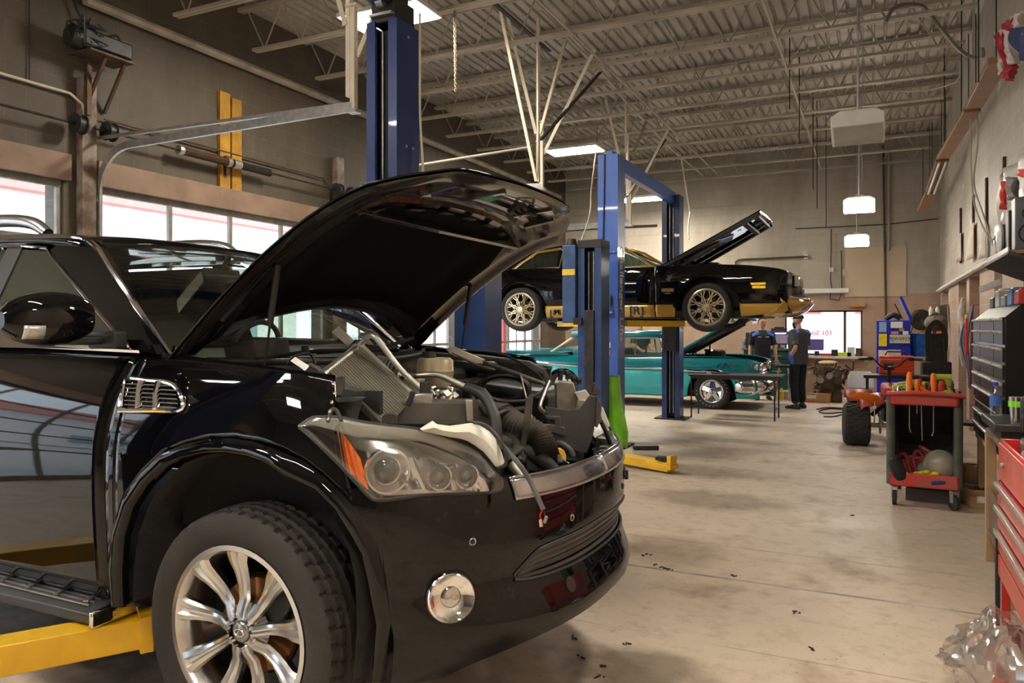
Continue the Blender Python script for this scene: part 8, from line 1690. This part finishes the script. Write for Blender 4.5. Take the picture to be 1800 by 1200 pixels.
# ================================================================== wooden bench with vise plate
wb_ = thing('wooden_bench', (1.0, 5.2, 0), 'rough wooden bench with a black top plate between stool and red tool cart', 'bench'); rough = mat('grimy bench wood', (.20, .14, .085), .7, 0, .35, 4, .2, 20); bx0 = at(1724, 700, d=5.95)
X0b = at(1735, 700, Y=5.9).x; m = MB(); m.box((X0b + .02, 5.9, .42), (.06, .06, .84)); m.box((X0b + .02, 4.95, .42), (.06, .06, .84)); m.box((1.2, 5.9, .42), (.06, .06, .84)); m.box((1.2, 4.95, .42), (.06, .06, .84)); m.build('post', mat('bench post wood', (.42, .27, .14), .6, 0, .3, 4), wb_, bevel=.004)
m = MB(); m.box(((X0b + 1.24) / 2, 5.42, .855), (1.24 - X0b, 1.1, .04)); m.build('bench_top', rough, wb_, bevel=.004); m = MB(); m.box(((X0b + 1.24) / 2, 5.42, .20), (1.24 - X0b, 1.0, .04)); m.box((X0b + .015, 5.42, .35), (.02, .92, .26)); m.build('shelf', rough, wb_, bevel=.004)
m = MB(); m.box((X0b + .20, 5.62, .95), (.46, .62, .05)); m.box((X0b + .20, 5.62, .905), (.38, .52, .05)); m.build('black_plate', mat('black bench plate', (.04, .038, .036), .35, 0, .25, 6), wb_, bevel=.008)
zp = .976
bottle(V((at(1723, 700, d=5.6).x, 5.75, zp)), .22, .034, pet, MATS['royal blue enamel'] if 'royal blue enamel' in MATS else royal, 'clear water bottle with blue label on the black bench plate', band=mat('blue label', (.05, .15, .5), .5))
p = V((at(1757, 700, d=5.3).x - .01, 5.48, zp)); t = thing('tumbler', p, 'steel tumbler with a bright green band on the black bench plate', 'cup'); m = MB(); m.lathe([(.001, 0), (.032, 0), (.042, .15), (.040, .15), (.031, .005)], p, (0, 0, 1), 28); m.build('cup_body', silver, t, 50); m = MB(); m.lathe([(.0395, .09), (.0435, .09), (.0445, .125), (.0405, .125)], p, (0, 0, 1), 28); m.build('green_band', lime, t)
for k, (px, h_, lb_) in enumerate(((1771, .21, 'dark blue-black jug standing right of the steel tumbler'), (1786, .24, 'black bottle with a shiny cap at the right edge, behind the green container'))):
    p = V((at(px, 700, d=5.2).x + .0, 5.36 - .1 * k, zp)); bottle(p, h_, .042, mat('dark jug plastic', (.02, .022, .04), .3), black_plastic, lb_)
# knobbly bits on the lower shelf
random.seed(9)
for k, (x_, y_, s_, ml, lb_) in enumerate(((X0b + .16, 5.2, (.10, .18, .30), dark_steel, 'dark metal block on the lower shelf of the wooden bench'), (X0b + .32, 5.55, (.2, .2, .12), rusty, 'rusty box on the lower shelf of the wooden bench'))): tag(MB().box((x_, y_, .222 + s_[2] / 2), s_, (0, 0, 12)).build(('metal_block', 'rusty_box')[k], ml, bevel=.012), lb_, 'box')
tag(MB().box((.93, 4.75, .10), (.16, .5, .20)).build('timber_block', mat('old timber', (.28, .22, .15), .7, 0, .3, 5), bevel=.006), 'weathered timber block on the floor against the wooden bench', 'block')
# ================================================================== red service cart at the right edge
XA_, XB_, YA_, YB_ = .545, 1.0, 3.15, 4.32; rd = thing('red_tool_cart', (.77, 3.8, 0), 'red steel tool cart with open top and silver-edged drawers at the right edge', 'tool cart')
rp = mat('bright red enamel', (.58, .022, .022), .32, 0, .12, 4, coat=.5); rpd = mat('faded red front', (.60, .085, .06), .4, 0, .2, 5, coat=.2)
m = MB(); 
for (x_, y_) in ((XA_ + .02, YB_ - .02), (XB_ - .02, YB_ - .02), (XA_ + .02, YA_ + .02), (XB_ - .02, YA_ + .02)): m.box((x_, y_, .55), (.035, .035, .86))
m.build('corner_post', rp, rd, bevel=.003)
m = MB(); zc = .70; m.box(((XA_ + XB_) / 2 + .02, (YA_ + YB_) / 2, .55), (XB_ - XA_ - .06, YB_ - YA_ - .02, .012)); m.box(((XA_ + XB_) / 2, YB_ - .004, .73), (XB_ - XA_, .008, .37)); m.box((XB_, (YA_ + YB_) / 2, .8), (.008, YB_ - YA_, .5)); m.build('carcass', rp, rd)
m = MB(); zt2 = at(1757, 770, Y=YB_).z; m.box(((XA_ + XB_) / 2, (YA_ + YB_) / 2, zt2 - .12), (XB_ - XA_, YB_ - YA_, .01))
for (a, b, c_, d_) in ((XA_, XA_ + .012, YA_, YB_), (XB_ - .012, XB_, YA_, YB_), (XA_, XB_, YA_, YA_ + .012), (XA_, XB_, YB_ - .012, YB_)): m.box(((a + b) / 2, (c_ + d_) / 2, zt2 - .10), (b - a, d_ - c_, .20))
m.build('top_tray', rp, rd, bevel=.004)
m = MB(); m.box((XA_ - .006, (YA_ + YB_) / 2, zt2 - .10), (.01, YB_ - YA_ - .06, .17)); m.build('front_panel', rpd, rd, bevel=.004); m = MB(); m.lathe([(.012, 0), (.014, .006), (.009, .014), (.001, .015)], (XA_ - .011, YB_ - .20, zt2 - .10), (-1, 0, 0), 16); m.build('lock', steel, rd)
for k in range(3):
    z_ = zt2 - .255 - .115 * k; m = MB(); m.box((XA_ - .004, (YA_ + YB_) / 2, z_), (.02, YB_ - YA_ - .05, .10)); d_ = m.build('drawer', rpd if k == 1 else rp, rd, bevel=.003); m = MB(); m.box((XA_ - .022, (YA_ + YB_) / 2, z_ + .043), (.022, YB_ - YA_ - .06, .022)); m.build('drawer_pull', pull, d_, bevel=.003)
m = MB(); tz = .40; m.box(((XA_ + XB_) / 2, (YA_ + YB_) / 2, tz), (XB_ - XA_, YB_ - YA_ - .02, .012)); m.box((XA_ - .004, (YA_ + YB_) / 2, tz + .01), (.016, YB_ - YA_ - .02, .10)); m.build('lower_shelf', rpd, rd, bevel=.004)
m = MB(); m.box((XA_ - .012, YB_ - .01, .32), (.02, .03, .42)); m.build('rubber_corner', black_plastic, rd, bevel=.003)
for (x_, y_) in ((XA_ + .05, YB_ - .06), (XB_ - .05, YB_ - .06), (XA_ + .05, YA_ + .06), (XB_ - .05, YA_ + .06)): m = MB(); m.cyl((x_ - .018, y_, .06), (x_ + .018, y_, .06), .06, None, 20); m.box((x_, y_, .125), (.06, .06, .01)); m.build('caster', rubber, rd)
zq = zt2 - .114
p = V((.66, YB_ - .16, zq)); tag(MB().lathe([(.001, 0), (.055, 0), (.06, .10), (.06, .13), (.055, .14), (.001, .14)], p, (0, 0, 1), 24).build('glass_jar', mat('brown jar glass', (.14, .11, .07), .15, 0, .2, 8, coat=.6)), 'brown glass jar in the open top of the red tool cart', 'jar')
p = V((.72, YB_ - .10, zq)); t = thing('gear_cluster', p, 'stack of dark toothed gears on a jar at the back of the red tool cart', 'gear'); m = MB()
m.cyl(p, p + V((0, 0, .17)), .075, .085, 28); m.build('drum', mat('amber drum', (.20, .15, .09), .3, .3, .3, 9), t); m = MB()
for k in range(28):
    a = 2 * math.pi * k / 28; m.box(p + V((math.cos(a) * .098, math.sin(a) * .098, .20)), (.014, .012, .045), (0, 0, math.degrees(a)))
m.cyl(p + V((0, 0, .175)), p + V((0, 0, .225)), .095, None, 28); m.build('gear', dark_steel, t)
p = V((.80, YB_ - .30, zq)); t = thing('green_container', p, 'bright green plastic container with a grip hole at the right edge', 'container'); m = MB(); m.box(p + V((0, 0, .18)), (.14, .14, .36)); m.build('body', green_plastic, t, bevel=.03); m = MB(); m.tube([p + V((-.075, 0, .26)), p + V((-.12, 0, .24)), p + V((-.12, 0, .12)), p + V((-.075, 0, .10))], .014, 8, smooth=4); m.build('grip', green_plastic, t)
p = V((.60, YB_ - .45, zq)); tag(MB().lathe([(.001, 0), (.035, 0), (.045, .03), (.045, .09), (.03, .12), (.001, .125)], p, (0, 0, 1), 20).build('glove_roll', mat('dusty mauve', (.30, .16, .17), .7)), 'mauve cylinder standing inside the open top of the red tool cart', 'roll')
m = MB(); a = V((.60, YB_ + .22, .90)); m.tube([(.62, 4.75, .91), (.70, 4.65, .96), (.80, 4.6, 1.0), (.9, 4.6, 1.02)], [.012, .022, .03, .03], 10, smooth=3); tag(m.build('air_ratchet', alu), 'aluminium air tool on the bench behind the green container', 'tool')
# clear plastic bag on the floor
c = at(1752, 1190, d=3.15); c.z = .17; bg_ = thing('plastic_bag', (c.x, c.y, 0), 'crumpled clear plastic bag on the floor at the bottom right', 'bag'); m = MB(); rows = []
for i in range(22):
    th = math.pi * (i / 21) * .98 + .02; rows.append([])
    for k in range(40):
        a = 2 * math.pi * k / 40; d_ = V((math.sin(th) * math.cos(a), math.sin(th) * math.sin(a), math.cos(th))); n = mnoise.noise(d_ * 2.2) * .35 + mnoise.noise(d_ * 6) * .18; rr = 1 + n
        top = max(0, d_.z); p = V((d_.x * .19 * rr * (1 - .45 * top), d_.y * .16 * rr * (1 - .45 * top), d_.z * .17 * (1 + .25 * top) * (1 + n * .5))); rows[-1].append(V((c.x, c.y, .165)) + p)
m.grid(rows[::-1], cu=True)
for v in m.v: v.z = max(v.z, .003)
m.build('film', window_glass('bag film', (.93, .92, .92), .26, .12), bg_, 25)
m = MB(); random.seed(31); m.grid([[c + V((0, 0, -.05)) + (q - c).cross(V((.3, 1, .2))) * .75 * (1 + .3 * mnoise.noise(q * 19)) for q in r] for r in rows[::2]], cu=True); m.v = [V((v.x, v.y, max(v.z, .01))) for v in m.v]; m.build('white_wrapping', window_glass('white wrapping film', (.8, .79, .79), .5, .3), bg_); m = MB(); m.box(c + V((.01, -.03, -.10)), (.06, .04, .03), (20, 20, 0)); m.build('red_lid', red_paint, bg_)
# crumbs of debris on the floor near the bumper
random.seed(17); db = MB()
for px, py in ((1425, 1140), (1165, 997), (1140, 975), (1150, 992), (1400, 1075), (1052, 1190), (1020, 1155), (1060, 1170), (1100, 1130), (1130, 975), (1180, 1000), (1010, 1120), (1290, 1010), (1500, 905)):
    p = at(px, py, Z=.004)
    for k in range(3): db.box(p + V((random.uniform(-.02, .02), random.uniform(-.02, .02), 0)), (random.uniform(.006, .03), random.uniform(.004, .008), .006), (0, 0, random.uniform(0, 180)))
o = db.build('floor_debris', mat('dark crumbs', (.03, .025, .02), .8)); tag(o, 'dark crumbs of debris scattered on the concrete near the SUV bumper', 'debris'); o['kind'] = 'stuff'
